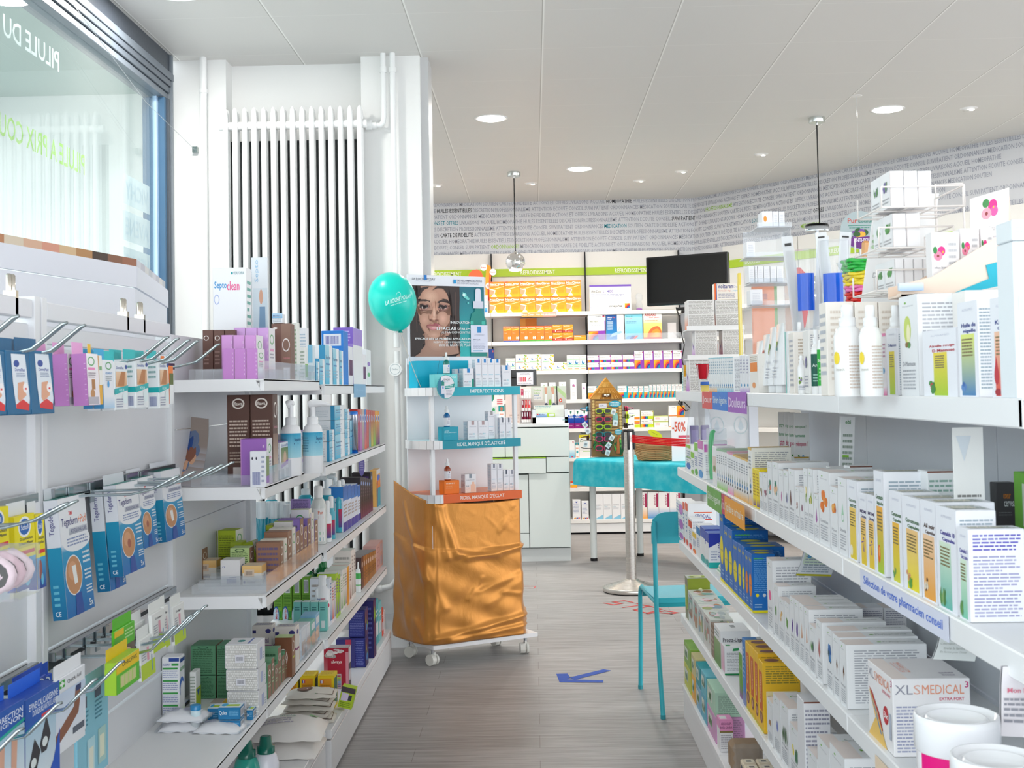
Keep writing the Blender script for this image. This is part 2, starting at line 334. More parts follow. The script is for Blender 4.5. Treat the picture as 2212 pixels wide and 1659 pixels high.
gl=MB().box(XW-.034,XW-.026,-3.0,5.975,.86,2.80,'fff','window_glass')
gl.build('pane',win)
lt=MB()
def on_pane(y0,y1,z0,z1,t,col,bold=1):
 v,f,a=glyphs(t,bold,2)
 lt.add([(XW-.036,y0+(y1-y0)*p[0],z0+(z1-z0)*p[1])for p in v],[q[::-1]for q in f],col,'printed_card')
on_pane(5.02,3.95,2.232,2.318,'PILULE A PRIX COUTANT','a4d84a')
on_pane(4.75,3.6,2.60,2.68,'PILULE DU LENDEMAIN','e6ecec')
for z,t in((2.19,'VICHY'),(2.02,'AVENE'),(1.85,'LIERAC')):
 lt.add([(XW-.0365,5.50,z),(XW-.0365,5.88,z),(XW-.0365,5.88,z+.14),(XW-.0365,5.50,z+.14)],[(0,1,2,3)],'e4eef4','printed_card')
 v,f,a=glyphs(t,1,2);lt.add([(XW-.0355,5.86-.33*p[0],z+.03+.08*p[1])for p in v],f,'cfe0ec','printed_card')
tg=lt.build('window_lettering',win)
MB().box(-3.05,-1.98,1.5,8.2,2.93,3.02,'aebdb8','matte').build('soffit',None,label='grey green concrete soffit above the pavement outside the window',cat='soffit',kind='structure')
MB().box(-3.35,-3.05,1.5,8.2,2.62,3.02,'f2f4f0','matte').build('beam',None,label='white edge beam of the arcade outside the window',cat='beam',kind='structure')
MB().box(-3.9,-2.1,6.6,6.9,0,3.0,'dfe5ea','matte').build('wall_outside',kind='structure')
MB().box(-30,-2.0,-10,40,-.25,-.1,'c9c9c4','matte').build('pavement',None,label='pale paved street outside the window',cat='pavement',kind='structure')
def tree(x,y,h,seed,lab):
 rnd=random.Random(seed);r=empty('street_tree',(x,y,-.1),0,lab,'tree','street trees outside the window')
 MB().tube([(0,0,0),(.1,0,h*.3),(0,.05,h*.6)],[.16,.12,.08],8,'8d8372','matte').build('trunk',r)
 lf=MB()
 for i in range(2600):
  d=Vector((rnd.gauss(0,1),rnd.gauss(0,1),rnd.gauss(0,1))).normalized()*rnd.uniform(.5,1)**.5
  c=Vector((d.x*h*.34,d.y*h*.34,h*.68+d.z*h*.3));u=Vector((rnd.gauss(0,1),rnd.gauss(0,1),rnd.gauss(0,1))).normalized();w=u.orthogonal().normalized();q=.13
  lf.add([tuple(c-u*q),tuple(c+w*q*.5),tuple(c+u*q),tuple(c-w*q*.5)],[(0,1,2,3)],rnd.choice(('c6d69a','b3cc84','d8dfb0','e3e6c8')),'matte')
 lf.build('foliage',r)
tree(-8.6,15.5,4.6,1,'pale green tree nearest the outside column');tree(-15.5,12.5,5.0,2,'pale green tree at the left edge of the window view');tree(-13.5,21,5.2,3,'pale green tree far down the street')
hb=MB().box(-24,-12,26,32,-.1,4.3,'d4d6d4','matte')
hb.prism([(-25,4.3),(-11,4.3),(-13,5.6),(-23,5.6)],1,26,32,'b9bdc8','matte');ho=hb.build('house',None,label='pale house with grey roof beyond the street trees',cat='building')
for i in range(4):MB().box(-22+i*2.5,-20.9+i*2.5,25.94,26,1.6,3.2,'8f98a4','glossy_plastic').build('house_window',ho)
w=MB().tube([(-1.84,3.9,3.0),(-1.80,4.6,2.88),(-1.77,5.5,2.66),(-1.72,6.14,2.56)],.0013,5,'cdd3d6','bright_metal')
w.box(-1.73,-1.705,6.12,6.149,2.545,2.575,'9aa5a5','bright_metal');w.build('stay_wire',None,label='thin steel wire running from the window to a hook by the pipe',cat='wire')
pts=[(-1.62,2.75),(-1.50,3.38),(-1.35,4.07),(-1.51,4.91),(-1.54,5.05)]
db=MB();th=.012
def facet(a,b,z0,z1,col,off=0):
 a=Vector((*a,0));b=Vector((*b,0));n=Vector((b.y-a.y,a.x-b.x,0)).normalized()
 a=a+n*off;b=b+n*off;c=a-n*th;d=b-n*th
 db.add([(a.x,a.y,z0),(b.x,b.y,z0),(b.x,b.y,z1),(a.x,a.y,z1),(c.x,c.y,z0),(d.x,d.y,z0),(d.x,d.y,z1),(c.x,c.y,z1)],[(0,1,2,3),(5,4,7,6),(3,2,6,7),(0,4,5,1),(1,5,6,2),(4,0,3,7)],col)
for i in range(4):
 facet(pts[i],pts[i+1],.87,1.665,'e9ebf3');facet(pts[i],pts[i+1],1.668,1.74,'e3e5ee',.006)
 if i<3:
  n=8
  for j in range(n):
   a=Vector(pts[i]).lerp(Vector(pts[i+1]),j/n);b_=Vector(pts[i]).lerp(Vector(pts[i+1]),(j+1)/n)
   c=(['d8c9b4','d9b096','d99a84','d8b890','b98a5c','4a3a32','8a5f4a','a06a52']if i==1 else(['c9a98a','b9825e']*4 if i==0 else['d7d5dc','c3c2cb','dad8d6','bfc2c8']*2))[j]
   facet((a.x,a.y),(b_.x,b_.y),1.74,1.765,c,.006)
db.build('display_board',None,label='folded white display board with a strip of photo along its top, in the window',cat='display board')
# radiator and pipes
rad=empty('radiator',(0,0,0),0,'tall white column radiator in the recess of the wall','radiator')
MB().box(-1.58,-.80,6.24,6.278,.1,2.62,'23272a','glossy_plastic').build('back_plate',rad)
rp=MB()
for i in range(15):
 x=-1.535+i*.0487
 for j,y in enumerate((6.03,6.075)):
  rp.tube([(x,y,.22),(x,y,.26),(x,y,2.70),(x,y,2.735),(x,y,2.748)],[.006,.0138,.0138,.011,.003],10,'f5f6f6','lacquered_steel')
 for z in(.30,2.66):rp.tube([(x,6.03,z),(x,6.075,z)],.018,8,'f3f4f4','lacquered_steel')
for z in(.30,2.66):rp.tube([(-1.57,6.055,z),(-.82,6.055,z)],.022,10,'f3f4f4','lacquered_steel')
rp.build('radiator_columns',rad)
v=MB();v.tube([(-.83,6.10,2.66),(-.80,6.10,2.66)],.026,10,'eef0f0');v.tube([(-.80,6.10,2.66),(-.775,6.10,2.66)],.019,6,'eef0f0')
v.tube([(-.775,6.10,2.66),(-.755,6.10,2.66),(-.742,6.10,2.675),(-.738,6.10,2.70),(-.738,6.10,3.03)],.014,12,'eef0f0');v.tube([(-.738,6.10,2.93),(-.738,6.10,2.96)],.0185,12,'eef0f0')
v.build('feed_pipe',rad)
p=MB();p.tube([(-1.665,6.10,0),(-1.665,6.10,3.03)],.0185,14,'f1f2f2');p.tube([(-1.665,6.10,2.845),(-1.665,6.10,2.865)],.0225,14,'f1f2f2')
p.build('heating_pipe',None,label='white vertical heating pipe left of the radiator',cat='pipe')
p=empty('heating_pipe',(0,0,0),0,'white vertical heating pipe right of the radiator with a round thermostat valve','pipe')
m_=MB();m_.tube([(-.69,6.10,3.03),(-.69,6.10,1.62)],.0145,14,'eff1f1');m_.tube([(-.69,6.10,2.93),(-.69,6.10,2.955)],.019,12,'eff1f1')
m_.tube([(-.69,6.10,1.66),(-.69,6.10,1.60)],.022,12,'eff1f1');m_.tube([(-.69,6.10,1.52),(-.69,6.10,1.60)],.017,8,'eff1f1');m_.tube([(-.69,6.10,1.50),(-.69,6.10,1.38)],.015,12,'eff1f1')
m_.tube([(-.69,6.10,1.38),(-.685,6.10,.45),(-.70,6.10,.36),(-.735,6.10,.315),(-.82,6.10,.30)],.0145,12,'eff1f1');m_.tube([(-.78,6.10,.305),(-.81,6.10,.30)],.021,8,'eff1f1');m_.build('pipe_run',p)
k=MB();k.tube([(-.69,6.09,1.408),(-.69,6.02,1.408)],[.034,.033],24,'f6f7f7','glossy_plastic');decals(k,lambda u,v,e:(-.69+.033*u,6.02-e,1.408+.033*v),[('o',0,0,.8,.8,'a9b6bb',.1),('t',-.45,-.14,.45,.14,'Danfoss','9aa8ae')]);k.build('valve_knob',p)
# ceiling lamps
def downlight(x,y,r,lab,glow,power):
 o=empty('ceiling_light',(x,y,3.03),0,lab,'ceiling light','round recessed ceiling lights' if r>.08 else 'small spotlights in the ceiling')
 MB().lathe([(r*.86,-.001),(r,-.004),(r*1.1,-.003),(r*1.1,0)],n=32,col='f4f4f4',m='lacquered_steel').build('trim_ring',o)
 d=MB().lathe([(r*.9,-.004),(r*.88,-.0055)],n=32,m=glow);d.build('diffuser',o)
 l=bpy.data.lights.new('lamp','AREA');l.shape='DISK';l.size=r*1.8;l.energy=power;l.color=(1,.96,.9)if r>.08 else(1,.86,.7)
 q=bpy.data.objects.new('lamp',l);COL.objects.link(q);q.parent=o;q.location=(0,0,-.012)
downlight(-.236,7.634,.0985,'bright round recessed ceiling light above the right of the poster stand','lamp_glow',20)
downlight(.40,9.478,.0985,'bright round recessed ceiling light farthest from the window, near the chrome pendant','lamp_glow',20)
downlight(2.283,7.627,.0985,'bright round recessed ceiling light above the wire rack on the right','lamp_glow',20)
downlight(-1.503,5.10,.0985,'bright round recessed ceiling light at the window corner, cut by the top of the photo','lamp_glow',18)
for x,y,n in((-.784,10.101,'leftmost, just right of the wall pier'),(.014,10.108,'right of the pendant rose'),(.925,10.085,'beyond the television, nearest the word wall'),(1.23,9.689,'in front of the one nearest the word wall'),(1.748,9.035,'left of the black pendant cord'),(2.806,7.652,'rightmost in view')):
 o=empty('ceiling_spotlight',(x,y,3.03),0,'small tilting ceiling spotlight, '+n,'ceiling light','small spotlights in the ceiling')
 MB().lathe([(.042,-.001),(.05,-.004),(.055,0)],n=24,col='f3f3f3',m='lacquered_steel').build('trim_ring',o)
 MB().lathe([(.0,.0),(.036,-.012),(.040,-.002)],c=(-.004,0,0),n=20,col='ffffff',m='lacquered_steel').build('spot_head',o)
 MB().lathe([(.016,-.012),(.014,-.0135)],c=(.016,-.006,0),n=14,m='spot_glow').build('bulb',o)
 l=bpy.data.lights.new('lamp','SPOT');l.energy=22;l.spot_size=1.9;l.spot_blend=.8;l.shadow_soft_size=.03;l.color=(1,.84,.66)
 q=bpy.data.objects.new('lamp',l);COL.objects.link(q);q.parent=o;q.location=(.01,0,-.03)
for x,y,zz,lab in((-.122,9.569,2.306,'chrome ball pendant lamp on a black cord before the cold remedy shelves'),(1.881,7.823,1.93,'pendant lamp on a long black cord behind the comb display')):
 o=empty('pendant_lamp',(x,y,3.03),0,lab,'lamp','pendant lamps')
 MB().lathe([(.05,-.035),(.052,-.03),(.052,0)],n=24,col='cfd4d2',m='bright_metal').lathe([(.004,-.05),(.008,-.035)],n=10,col='ddd',m='bright_metal').build('ceiling_rose',o)
 MB().tube([(0,0,-.04),(0,0,zz-3.03+.085)],.0042,8,'1b1c1e','matte').build('cord',o)
 pr=[(.006,.088),(.012,.082)]+[(.0785*math.cos(a),.0785*math.sin(a))for a in[math.radians(80-9*i)for i in range(15)]]
 MB().lathe([(r,z+zz-3.03)for r,z in pr[::-1]],n=32,m='chrome').build('ball_shade',o)
 MB().lathe([(.0,-.066),(.05,-.066),(.05,-.055)],c=(0,0,zz-3.03),n=20,m='spot_glow').build('bulb',o)
 l=bpy.data.lights.new('lamp','POINT');l.energy=4;l.shadow_soft_size=.03;l.color=(1,.85,.65);q=bpy.data.objects.new('lamp',l);COL.objects.link(q);q.parent=o;q.location=(0,0,zz-3.03-.09)
MB().lathe([(.03,-.004),(.035,0)],n=20,col='e9e7e5',m='lacquered_steel').tube([(0,0,-.5),(0,0,0)],.0012,4,'dddddd','clear_plastic').build('hanging_thread',None,(1.986,7.248,3.03),label='small ceiling button with a clear thread near the large light on the right',cat='ceiling hook')
# left gondola: units, hooks wall and shelves
LX,LB=-.72,-.97
LZ=[1.338,1.050,.762,.470]
def lip_shelf(x0,x1,y0,y1,z,h=.032,near=True,lab='',grp='',zside=1,nm='shelf'):
 """steel shelf with turned-down lips; the near corner is mitred open"""
 mb=MB();mb.box(x0,x1,y0+.002,y1,z-.004,z,'eeeff0','lacquered_steel')
 fx0,fx1=(x1-.012,x1)if zside>0 else(x0,x0+.012)
 mb.box(fx0,fx1,y0+.010,y1,z-h,z+.001,'f1f2f4','lacquered_steel',.0015)
 if near:mb.prism([(x0,z-h),(x1-.007 if zside>0 else x1,z-h),(x1-.022 if zside>0 else x1,z+.001),(x0,z+.001)],1,y0,y0+.010,'eff0f2','lacquered_steel')
 return mb.build(nm,None,label=lab,cat='shelf',group=grp)
g1='steel shelves of the left gondola'
names=['top','second','third','fourth']
for i,z in enumerate(LZ):
 dx=(0,0,.0,.0)[i]
 lip_shelf(LB,LX+dx,3.20,4.045,z,lab=f'white steel shelf of the nearer left unit, {names[i]} from above',grp=g1)
 lip_shelf(LB,LX+.012,4.07,5.72,z-(.012 if i<1 else .0),lab=f'white steel shelf of the farther left unit before the radiator, {names[i]} from above',grp=g1,h=.034)
lip_shelf(LB,LX,2.34,3.197,LZ[3],lab='white steel shelf under the hook wall at the bottom left',grp=g1)
MB().box(LB-.03,-.715,2.34,3.195,0,.165,'e6e6e8','lacquered_steel',.002).build('gondola_base',None,label='white plinth shelf under the hook wall',cat='shelf base',group='plinths of the left gondola')
for y0,y1,lab in((3.20,4.05,'nearer'),(4.075,5.78,'farther')):
 x1=-.715 if lab=='nearer' else-.700
 b=MB();b.box(LB-.03,x1,y0,y1,0.012,.13,'e6e6e8','lacquered_steel',.002);b.box(LB-.03,x1+.001,y0-.001,y1,.136,.165,'eeeef0','lacquered_steel',.002)
 b.box(LB-.02,x1-.02,y0+.01,y1-.01,.0,.14,'55565a','matte')
 b.build('gondola_base',None,label=f'white plinth shelf at the foot of the {lab} left unit',cat='shelf base',group='plinths of the left gondola')
mb=MB()
for y0,y1 in((3.20,4.05),(4.05,4.20)):
 for j in range(5):mb.box(LB-.012,LB-.001,y0+.014,y1-.014,.166+j*.26,.166+(j+1)*.26-.003,'dcdee2','lacquered_steel')
mb.build('back_panel',None,label='grey white back panel behind the nearer left shelves',cat='panel')
for y in(3.187,4.057,5.70):
 MB().box(LB-.03,LB+.012,y-.012,y+.012,0,1.46 if y<5 else 1.34,'e4e6e9','lacquered_steel').build('upright',None,label={3.187:'white steel upright between hook wall and left shelves',4.057:'white steel upright between the two left shelf units',5.70:'white steel upright at the far end of the left shelves'}[y],cat='upright',group='uprights of the left gondola')
for k,(y0,y1)in enumerate(((2.36,3.17),(1.40,2.29))):
 w=empty('hook_wall',(0,0,0),0,('white panel unit with three rows of hooks beside the left shelves','white panel unit with hooks at the left edge of the photo')[k],'display wall')
 pn=MB()
 for z0,z1 in((.16,.585),(.59,.80),(.803,1.095),(1.10,1.40)):pn.box(LB-.012,LB,y0,y1,z0,z1-.002,'dfe1e5','lacquered_steel',.001)
 pn.build('panel',w)
 MB().box(LB-.01,LB+.012,y0,y1,1.452,1.488,'e4e5ea','lacquered_steel',.002).box(LB-.01,LB+.004,y0,y1,1.405,1.442,'e0e2e6','lacquered_steel',.002).build('top_rail',w)
 for z in(1.375,1.110,.790):MB().box(LB+.008,LB+.024,y0+.004,y1-.004,z-.009,z+.009,'a9adb1','bright_metal',.001).box(LB+.001,LB+.007,y0+.004,y1-.004,z-.028,z+.006,'4c5054','matte').build('hook_bar',w)
 for zb,zt_,xs in((1.375,1.415,(43,147,186,345,352,366,388,412,430,476)),(1.11,1.136,(150,170,345,389,424,463,483,507)),(.79,.838,(53,136,212,270,340,358,385,418,435,450))):
  for px in xs:
   y=proj_solve((-.72,0,zt_),1,'x',px)
   if y0+.01<y<y1-.01:
    h=MB();e_=zt_-zb
    h.tube([(LB+.012,y-.006,zb-.012),(-.82,y-.006,zb-.010),(-.775,y-.006,zb),(-.728,y-.005,zt_-.002),(-.722,y,zt_),(-.728,y+.005,zt_-.002),(-.775,y+.006,zb),(-.82,y+.006,zb-.010),(LB+.012,y+.006,zb-.012)],.0024,8,'c4d2d6','bright_metal')
    h.box(LB+.024,LB+.028,y-.012,y+.012,zb-.035,zb+.008,'9aa4a8','bright_metal',.001);h.build('hook',w)
for y in(2.342,2.308,1.38):MB().box(LB-.03,LB+.014,y-.012,y+.012,0,1.495,'e9eaed','lacquered_steel',.001).build('upright',None,label={2.342:'white upright right of the gap in the hook wall',2.308:'white upright left of the gap in the hook wall',1.38:'white upright at the near end of the hook wall'}[y],cat='upright',group='uprights of the left gondola')
for px,lab in((23,'leftmost'),(266,'middle'),(302,'rightmost')):
 y=proj_solve((LB,0,1.5),1,'x',px);f_=MB()
 f_.box(LB-.012,LB+.012,y-.006,y+.006,1.455,1.50,'c4beb4','bright_metal');
 for d in(-.008,.008):f_.tube([(LB,y+d,1.50),(LB,y+d,1.528),(LB,y+d,1.531)],[.0055,.0055,.003],8,'c9c3b8','bright_metal')
 f_.build('panel_holder',None,label=f'slotted metal holder on the left top rail, {lab} of three',cat='holder',group='slotted holders on the left rail')
# right gondola
RX,RB=.562,.85
RZ=[1.277,.979,.693,.408]
RJ=[4.77,3.85,3.10,2.233,1.395,.75]
g2='steel shelves of the right gondola'
far=['farthest','fourth nearest','middle','second nearest','nearest']
for i,z in enumerate(RZ):
 for j in range(5):
  if i==0 and j==4:continue
  y1,y0=RJ[j]-.0015,RJ[j+1]+.0015
  mb=MB();xr=1.20 if i==0 else RB;mb.box(RX+.01,xr,y0,y1,z-.004,z,'f1f2f3','lacquered_steel');mb.box(RX,RX+.012,y0,y1,z-.034,z+.001,'f4f5f7','lacquered_steel',.002)
  if i==0:mb.box(RX,xr,y0 if j<3 else y0,y0+.01,z-.034,z,'f4f5f7','lacquered_steel')if j==3 else None
  mb.build('shelf',None,label=f'white steel shelf of the right gondola, {names[i]} from above, {far[j]} bay',cat='shelf',group=g2)
for j in range(5):
 y1,y0=RJ[j]-.0015,RJ[j+1]+.0015
 b=MB();b.box(RX+.004,RB,y0,y1,.0,.105,'ececee','lacquered_steel',.002);b.box(RX,RB,y0,y1,.108,.134,'f1f1f3','lacquered_steel',.002)
 b.build('gondola_base',None,label=f'white plinth shelf of the right gondola, {far[j]} bay',cat='shelf base',group='plinths of the right gondola')
 if j:
  q=MB()
  for t in range(4):q.box(RB,RB+.012,y0,y1,.134+t*.285,.134+(t+1)*.285-.003,'dfe3ea','lacquered_steel')
  q.build('back_panel',None,label=f'white back panel of the right gondola, {far[j]} bay',cat='panel',group='back panels of the right gondola')
  if j<5:MB().box(RB+.0125,RB+.03,RJ[j]-.012,RJ[j]+.012,.0,1.24,'e3e6ec','lacquered_steel').build('upright',None,label=f'white upright of the right gondola at the far side of its {far[j]} bay',cat='upright',group='uprights of the right gondola')
p=MB().box(.665,RB,4.70,4.704,.74,1.243,'ffffff','frosted_plastic')
for u,v in((.25,.80),(.75,.80),(.25,.25),(.75,.25)):
 decals(p,faceframe('f',.665,RB,4.70,4.704,.74,1.243),[('o',u,v,.15,.07,'c8d6d8',.12),('p',[(u,v+.05),(u-.06,v-.02),(u,v-.045),(u+.06,v-.02)],'d0dbe0')])
p.box(RB-.015,RB+.02,4.69,4.715,.134,1.243,'e3e6ec','lacquered_steel')
p.build('end_pane',None,label='frosted see-through panel with pale drop motifs at the far end of the right gondola',cat='panel')
# helpers for stocking shelves
def at_y(px,y,z):return proj_solve((0,y,z),0,'x',px)
def z_at(x,y,py):return proj_solve((x,y,0),2,'y',py)
def y_at(x,z,px):return proj_solve((x,0,z),1,'x',px)
RAIN=['f6a21c','f58220','e5322d','3b3285','0b74c4','12a05a']
def shade(c,k):return tuple(min(1,a*k)for a in C(c))
MESHES={}
def row_item(key,mk,loc,rz,name,label,cat,group):
 """first of a kind is built, the next are copies sharing its mesh"""
 if key in MESHES:return dup(MESHES[key],loc,rz,label,group)
 MESHES[key]=mk().build(name,None,loc,rz,label,cat,group);return MESHES[key]
# far shelving behind the counter
FZ=[1.977,1.718,1.455,1.195,.936,.678,.413,.131];FY=10.70;FB=11.03
fs=empty('wall_shelving',(0,0,0),0,'white shelving with a green header band along the far wall','shelving')
hd=MB();SEAM=[-1.225,-.364,.496,1.354]
for a,b_ in zip(SEAM,SEAM[1:]):
 hd.box(a+.004,b_-.004,FB+.02,FB+.045,.02,2.545,'eceae6','lacquered_steel')
 hd.box(a+.004,b_-.004,FB+.005,FB+.02,2.331,2.401,'b2d234','printed_card')
 hd.box(a+.004,b_-.004,FB-.002,FB+.019,2.00,2.02,'e8e6e2','lacquered_steel')
for x0,x1 in((-.952,-.64),(-.094,.221),(.771,1.083)):
 decals(hd,lambda u,v,e,x0=x0,x1=x1:(x0+(x1-x0)*u,FB+.005-e,2.347+.038*v),[('t',0,0,1,1,'REFROIDISSEMENT','fbfdf0',1)])
hd.build('back_panel',fs)
for x in SEAM:MB().box(x-.0055,x+.0055,FB-.03,FB+.019,.02,2.54,'35363a','matte').build('upright',fs)
for i,z in enumerate(FZ):
 for a,b_ in zip(SEAM,SEAM[1:]):MB().box(a+.001,b_-.001,FY,FB-.032,z-.033,z,'f1efec','lacquered_steel',.002).build('shelf',fs)
pl=MB()
for a,b_ in zip(SEAM,SEAM[1:]):pl.box(a+.001,b_-.001,FY+.01,FB-.032,.018,.095,'eeeeee','lacquered_steel',.002)
pl.box(SEAM[0],SEAM[-1],FY+.03,FB-.04,0,.02,'1b1b1d','matte');pl.build('plinth',fs)
angR=math.atan2(DV.y,DV.x)
rs=empty('wall_shelving',(XB+DV.x*.05+DV.y*.02,YB+DV.y*.05-DV.x*.02,0),angR,'white shelving with a green header band along the slanted right wall','shelving')
hd=MB()
for k in range(5):
 a=.36+k*.86;hd.box(a+.004,a+.856,-.045,-.02,.02,2.53,'ecebe8','lacquered_steel');hd.box(a+.004,a+.856,-.056,-.046,2.331,2.401,'b2d234')
 if k<3:decals(hd,lambda u,v,e,a=a:(a+.28+.17*u,-.056-e,2.347+.038*v),[('t',0,0,1,1,'DOULEUR','fbfdf0',1)])
hd.build('back_panel',rs)
for z in FZ:
 for k in range(5):MB().box(.36+k*.86,1.218+k*.86,-.33,-.047,z-.033,z,'efedea','lacquered_steel',.002).build('shelf',rs)
def nface(extra):return extra
def neo():
 return{'f':[('q',0,0,1,1,'fdb813','f57f20'),('q',0,.62,.5,1,'f68b1f','f26522'),('p',[(.3,1),(1,.95),(1,.7),(.2,.75),(0,.82)],'f98e1d'),('p',[(1,.72),(1,.69),(.5,.55),(.1,.5),(.5,.6)],'fde3a0'),('t',.04,.78,.95,.92,'NeoCitran','fff',2),('l',.05,.71,.7,.77,1,'fff3e0'),('p',[(.02,.2),(.02,.55),(.4,.45),(.3,.12)],'f8a27c'),('p',[(.0,.56),(.42,.46),(.34,.2),(.28,.22),(.35,.42),(.0,.51)],'fff1e0'),('p',[(.1,.02),(.25,.2),(.36,.2),(.5,.02)],'fdf3d8'),('l',.5,.18,.9,.42,5,'e98a17')],'r':[('q',0,0,1,1,'fbaa19','f26522'),('w',.2,.5,.7,.95,'NeoCitran','fff',1)]}
def mcol(c2,title='',big=False):
 K=['f9b021','f58a1f','e5322d','3b3285','0b74c4','12a05a']
 return{'f':[('q',0,0,1,1,c2),('q',0,.5,.9,1,'f7f4f0'),('q',0,.02,.62,.47,'f9b021'),('r',.62,.02,-.62,.45,K[1:],(0,.62,.02,.47)),('t',.42,.90,.78,.95,'mepha','556',1),('q',.82,.88,.94,.96,'e5532d','3b3285'),('t',.06,.78,.75,.85,title,'556',1),('l',.06,.6,.7,.76,3,'aab')]}
def mlow(c2,title=''):
 K=['f9b021','f58220','e5322d','3b3285','0b74c4','12a05a']
 ds=[('q',0,0,1,1,c2),('q',0,.36,.96,1,'f7f4f0')]
 for j,c in enumerate(K):ds.append(('p',[(.02+j*.095,.03),(.115+j*.095,.03),(.135+j*.09,.33),(.03+j*.09,.33)],c))
 return{'f':ds+[('t',.7,.84,.88,.92,'mepha','556'),('q',.9,.82,.96,.94,'e5532d','3b3285'),('t',.06,.66,.55,.78,title,'667',1),('l',.06,.42,.9,.6,2,'c0b8bb')]}
def pleaf(lemon):
 fr=[('q',.0,0,1,.05,'f2a06a'),('l',.3,.78,.6,.94,2,'9fd3a6'),('q',.1,.10,.6,.17,'8ccf9c'),('e',.34,.42,.10,.16,'1b62b5'),('e',.38,.46,.07,.11,'ffffff')]
 rnd=random.Random(3+lemon)
 for _ in range(9):fr.append(('e',rnd.uniform(.68,.96),rnd.uniform(.15,.9),.05,.10,rnd.choice(('7fb35a','9cc86e','e8b23c')if not lemon else('f7d234','f3c21c','7fb35a')),8))
 fr.append(('e',.62,.45,.07,.08,'e9a13c',8));return{'f':fr}
def pbox():return{'f':[('t',.1,.88,.9,.95,'Puressentiel','d2886a'),('q',.05,.70,.95,.77,'a9d9b0'),('e',.5,.52,.24,.13,'1c7fb8'),('e',.56,.57,.15,.09,'ffffff'),('q',.05,.33,.95,.39,'9fd4ae'),('q',.05,.2,.95,.26,'9fd4ae'),('q',.15,.06,.85,.11,'f0a06a'),('q',0,0,1,.03,'f3a981')],'l':[('l',.1,.1,.9,.9,12,'a8cdb2')]}
def far_row(zi,px0,px1,pyt,n,name,desc,cat,col,faces,depth=.09,stack=1,group=None,dz=0,gap=.002,key=None,where='',yy=0):
 z=FZ[zi]if isinstance(zi,int)else zi;y=FY+.012+yy
 x0=at_y(px0,y,z+.05);x1=at_y(px1,y,z+.05);h=(z_at((x0+x1)/2,y,pyt)-z)/stack
 w=(x1-x0)/n
 for r in range(stack):
  for i in range(n):
   lab=desc
   if n>1:lab+=f', {place(n, i)} from left'
   if stack>1:lab+=(', upper row' if r else ', lower row')
   row_item(key or(desc,n),lambda:carton_mb(w-gap,depth,h-.0015,col,faces),(x0+w*(i+.5),y+depth/2,z+.0006+r*h),0,name,(lab+where),cat,group)
far_row(0,1057.5,1256,607,6,'cold_remedy_carton','orange cold remedy carton with a pictured glass','carton','f79a1e',neo(),.12,2,'orange cold remedy cartons on the top far shelf')
far_row(0,1043,1054,638,1,'nasal_spray_carton','narrow white and blue carton left of the orange remedy cartons','carton','f4f5f6',{'f':[('q',.1,.05,.9,.3,'1d6fc0','5db6ea'),('t',.1,.8,.9,.9,'Rhinivan','4a90c0'),('l',.1,.4,.9,.7,4,'9fc4dd')]})
x0=at_y(1274,FY+.03,2);h_=z_at(x0,FY+.03,616)-FZ[0]
carton('display_carton','oversized white tablet carton with a violet top stripe beside the hourglass','carton',x0,at_y(1364,FY+.03,2),FY+.03,FY+.10,FZ[0],h_,'f8f5f0',{'f':[('q',0,.92,1,1,'7657b8'),('t',.04,.70,.28,.80,'Irfen Dolo','55565c',1),('t',.33,.70,.36,.79,'L','6b5cb0',1),('t',.42,.70,.57,.80,'400','5b4bb0',1),('l',.04,.54,.85,.66,2,'a9b0cc'),('t',.04,.28,.18,.32,'10 Lactab','9fb0d8'),('t',.48,.11,.78,.24,'mepha','3b3f48',1),('q',.84,.09,.96,.28,'f9b021'),('r',.96,.09,-.12,.19,['f58220','e5322d','3b3285','0b74c4','12a05a'],(.84,.96,.09,.28)),('o',.11,.14,.09,.08,'aab2e0',.15)],'r':[('q',0,0,1,1,'5b3f9a')]})
xh=at_y(1381,FY+.06,2);hg=empty('hourglass',(xh,FY+.06,FZ[0]+.001),0,'glass hourglass with violet sand on the top far shelf left of the television','hourglass')
hh=z_at(xh,FY+.06,634)-FZ[0]
MB().lathe([(.02,.0),(.03,.012),(.031,.05),(.02,.075),(.004,hh/2),(.02,hh-.075),(.031,hh-.05),(.03,hh-.015),(.02,hh-.002)],n=24,m='clear_plastic').build('glass_bulbs',hg)
MB().lathe([(.025,.004),(.027,.014),(.015,.022),(0,.026)],n=20,col='9a4fb0',m='matte').build('sand',hg)
ad=MB();ay=FY+.05
def adp(pts,col,off):ad.prism([(at_y(px,ay,2.3),z_at(at_y(px,ay,2.3),ay,py))for px,py in pts][::-1],1,ay-off,ay+.004-off,col)
adp([(1010,612),(1044,612),(1044,668),(1010,668)],'f3f1ee',0)
adp([(1011,604),(1013,592),(1020,584),(1031,582),(1040,587),(1044,598),(1044,606)],'ef6b3e',.004);adp([(1013,606),(1042,606),(1041,612),(1014,612)],'f7c64a',.006)
adp([(1052,572),(1060,574),(1062,590),(1055,640),(1047,660),(1049,600)],'f6a02a',.003);adp([(1058,590),(1061,590),(1056,650),(1052,650)],'e2532e',.006)
for cx_,cy_,t in((1045,578,'Nez'),(1065,588,'Rhume'),(1056,618,'Toux')):
 n=10;adp([(cx_+7.5*math.cos(2*math.pi*i/n),cy_+7.5*math.sin(2*math.pi*i/n))for i in range(n)],'eceef0',.009)
 X=at_y(cx_,ay,2.3);Z=z_at(X,ay,cy_);decals(ad,lambda u,v,e:(X+.02*u,ay-.0091-e,Z+.006*v),[('t',-1,-1,1,1,t,'e06a50',1)])
ad.build('shelf_talker',None,label='cut-out winter advert with an orange helmet and skis on the top far shelf',cat='advert')
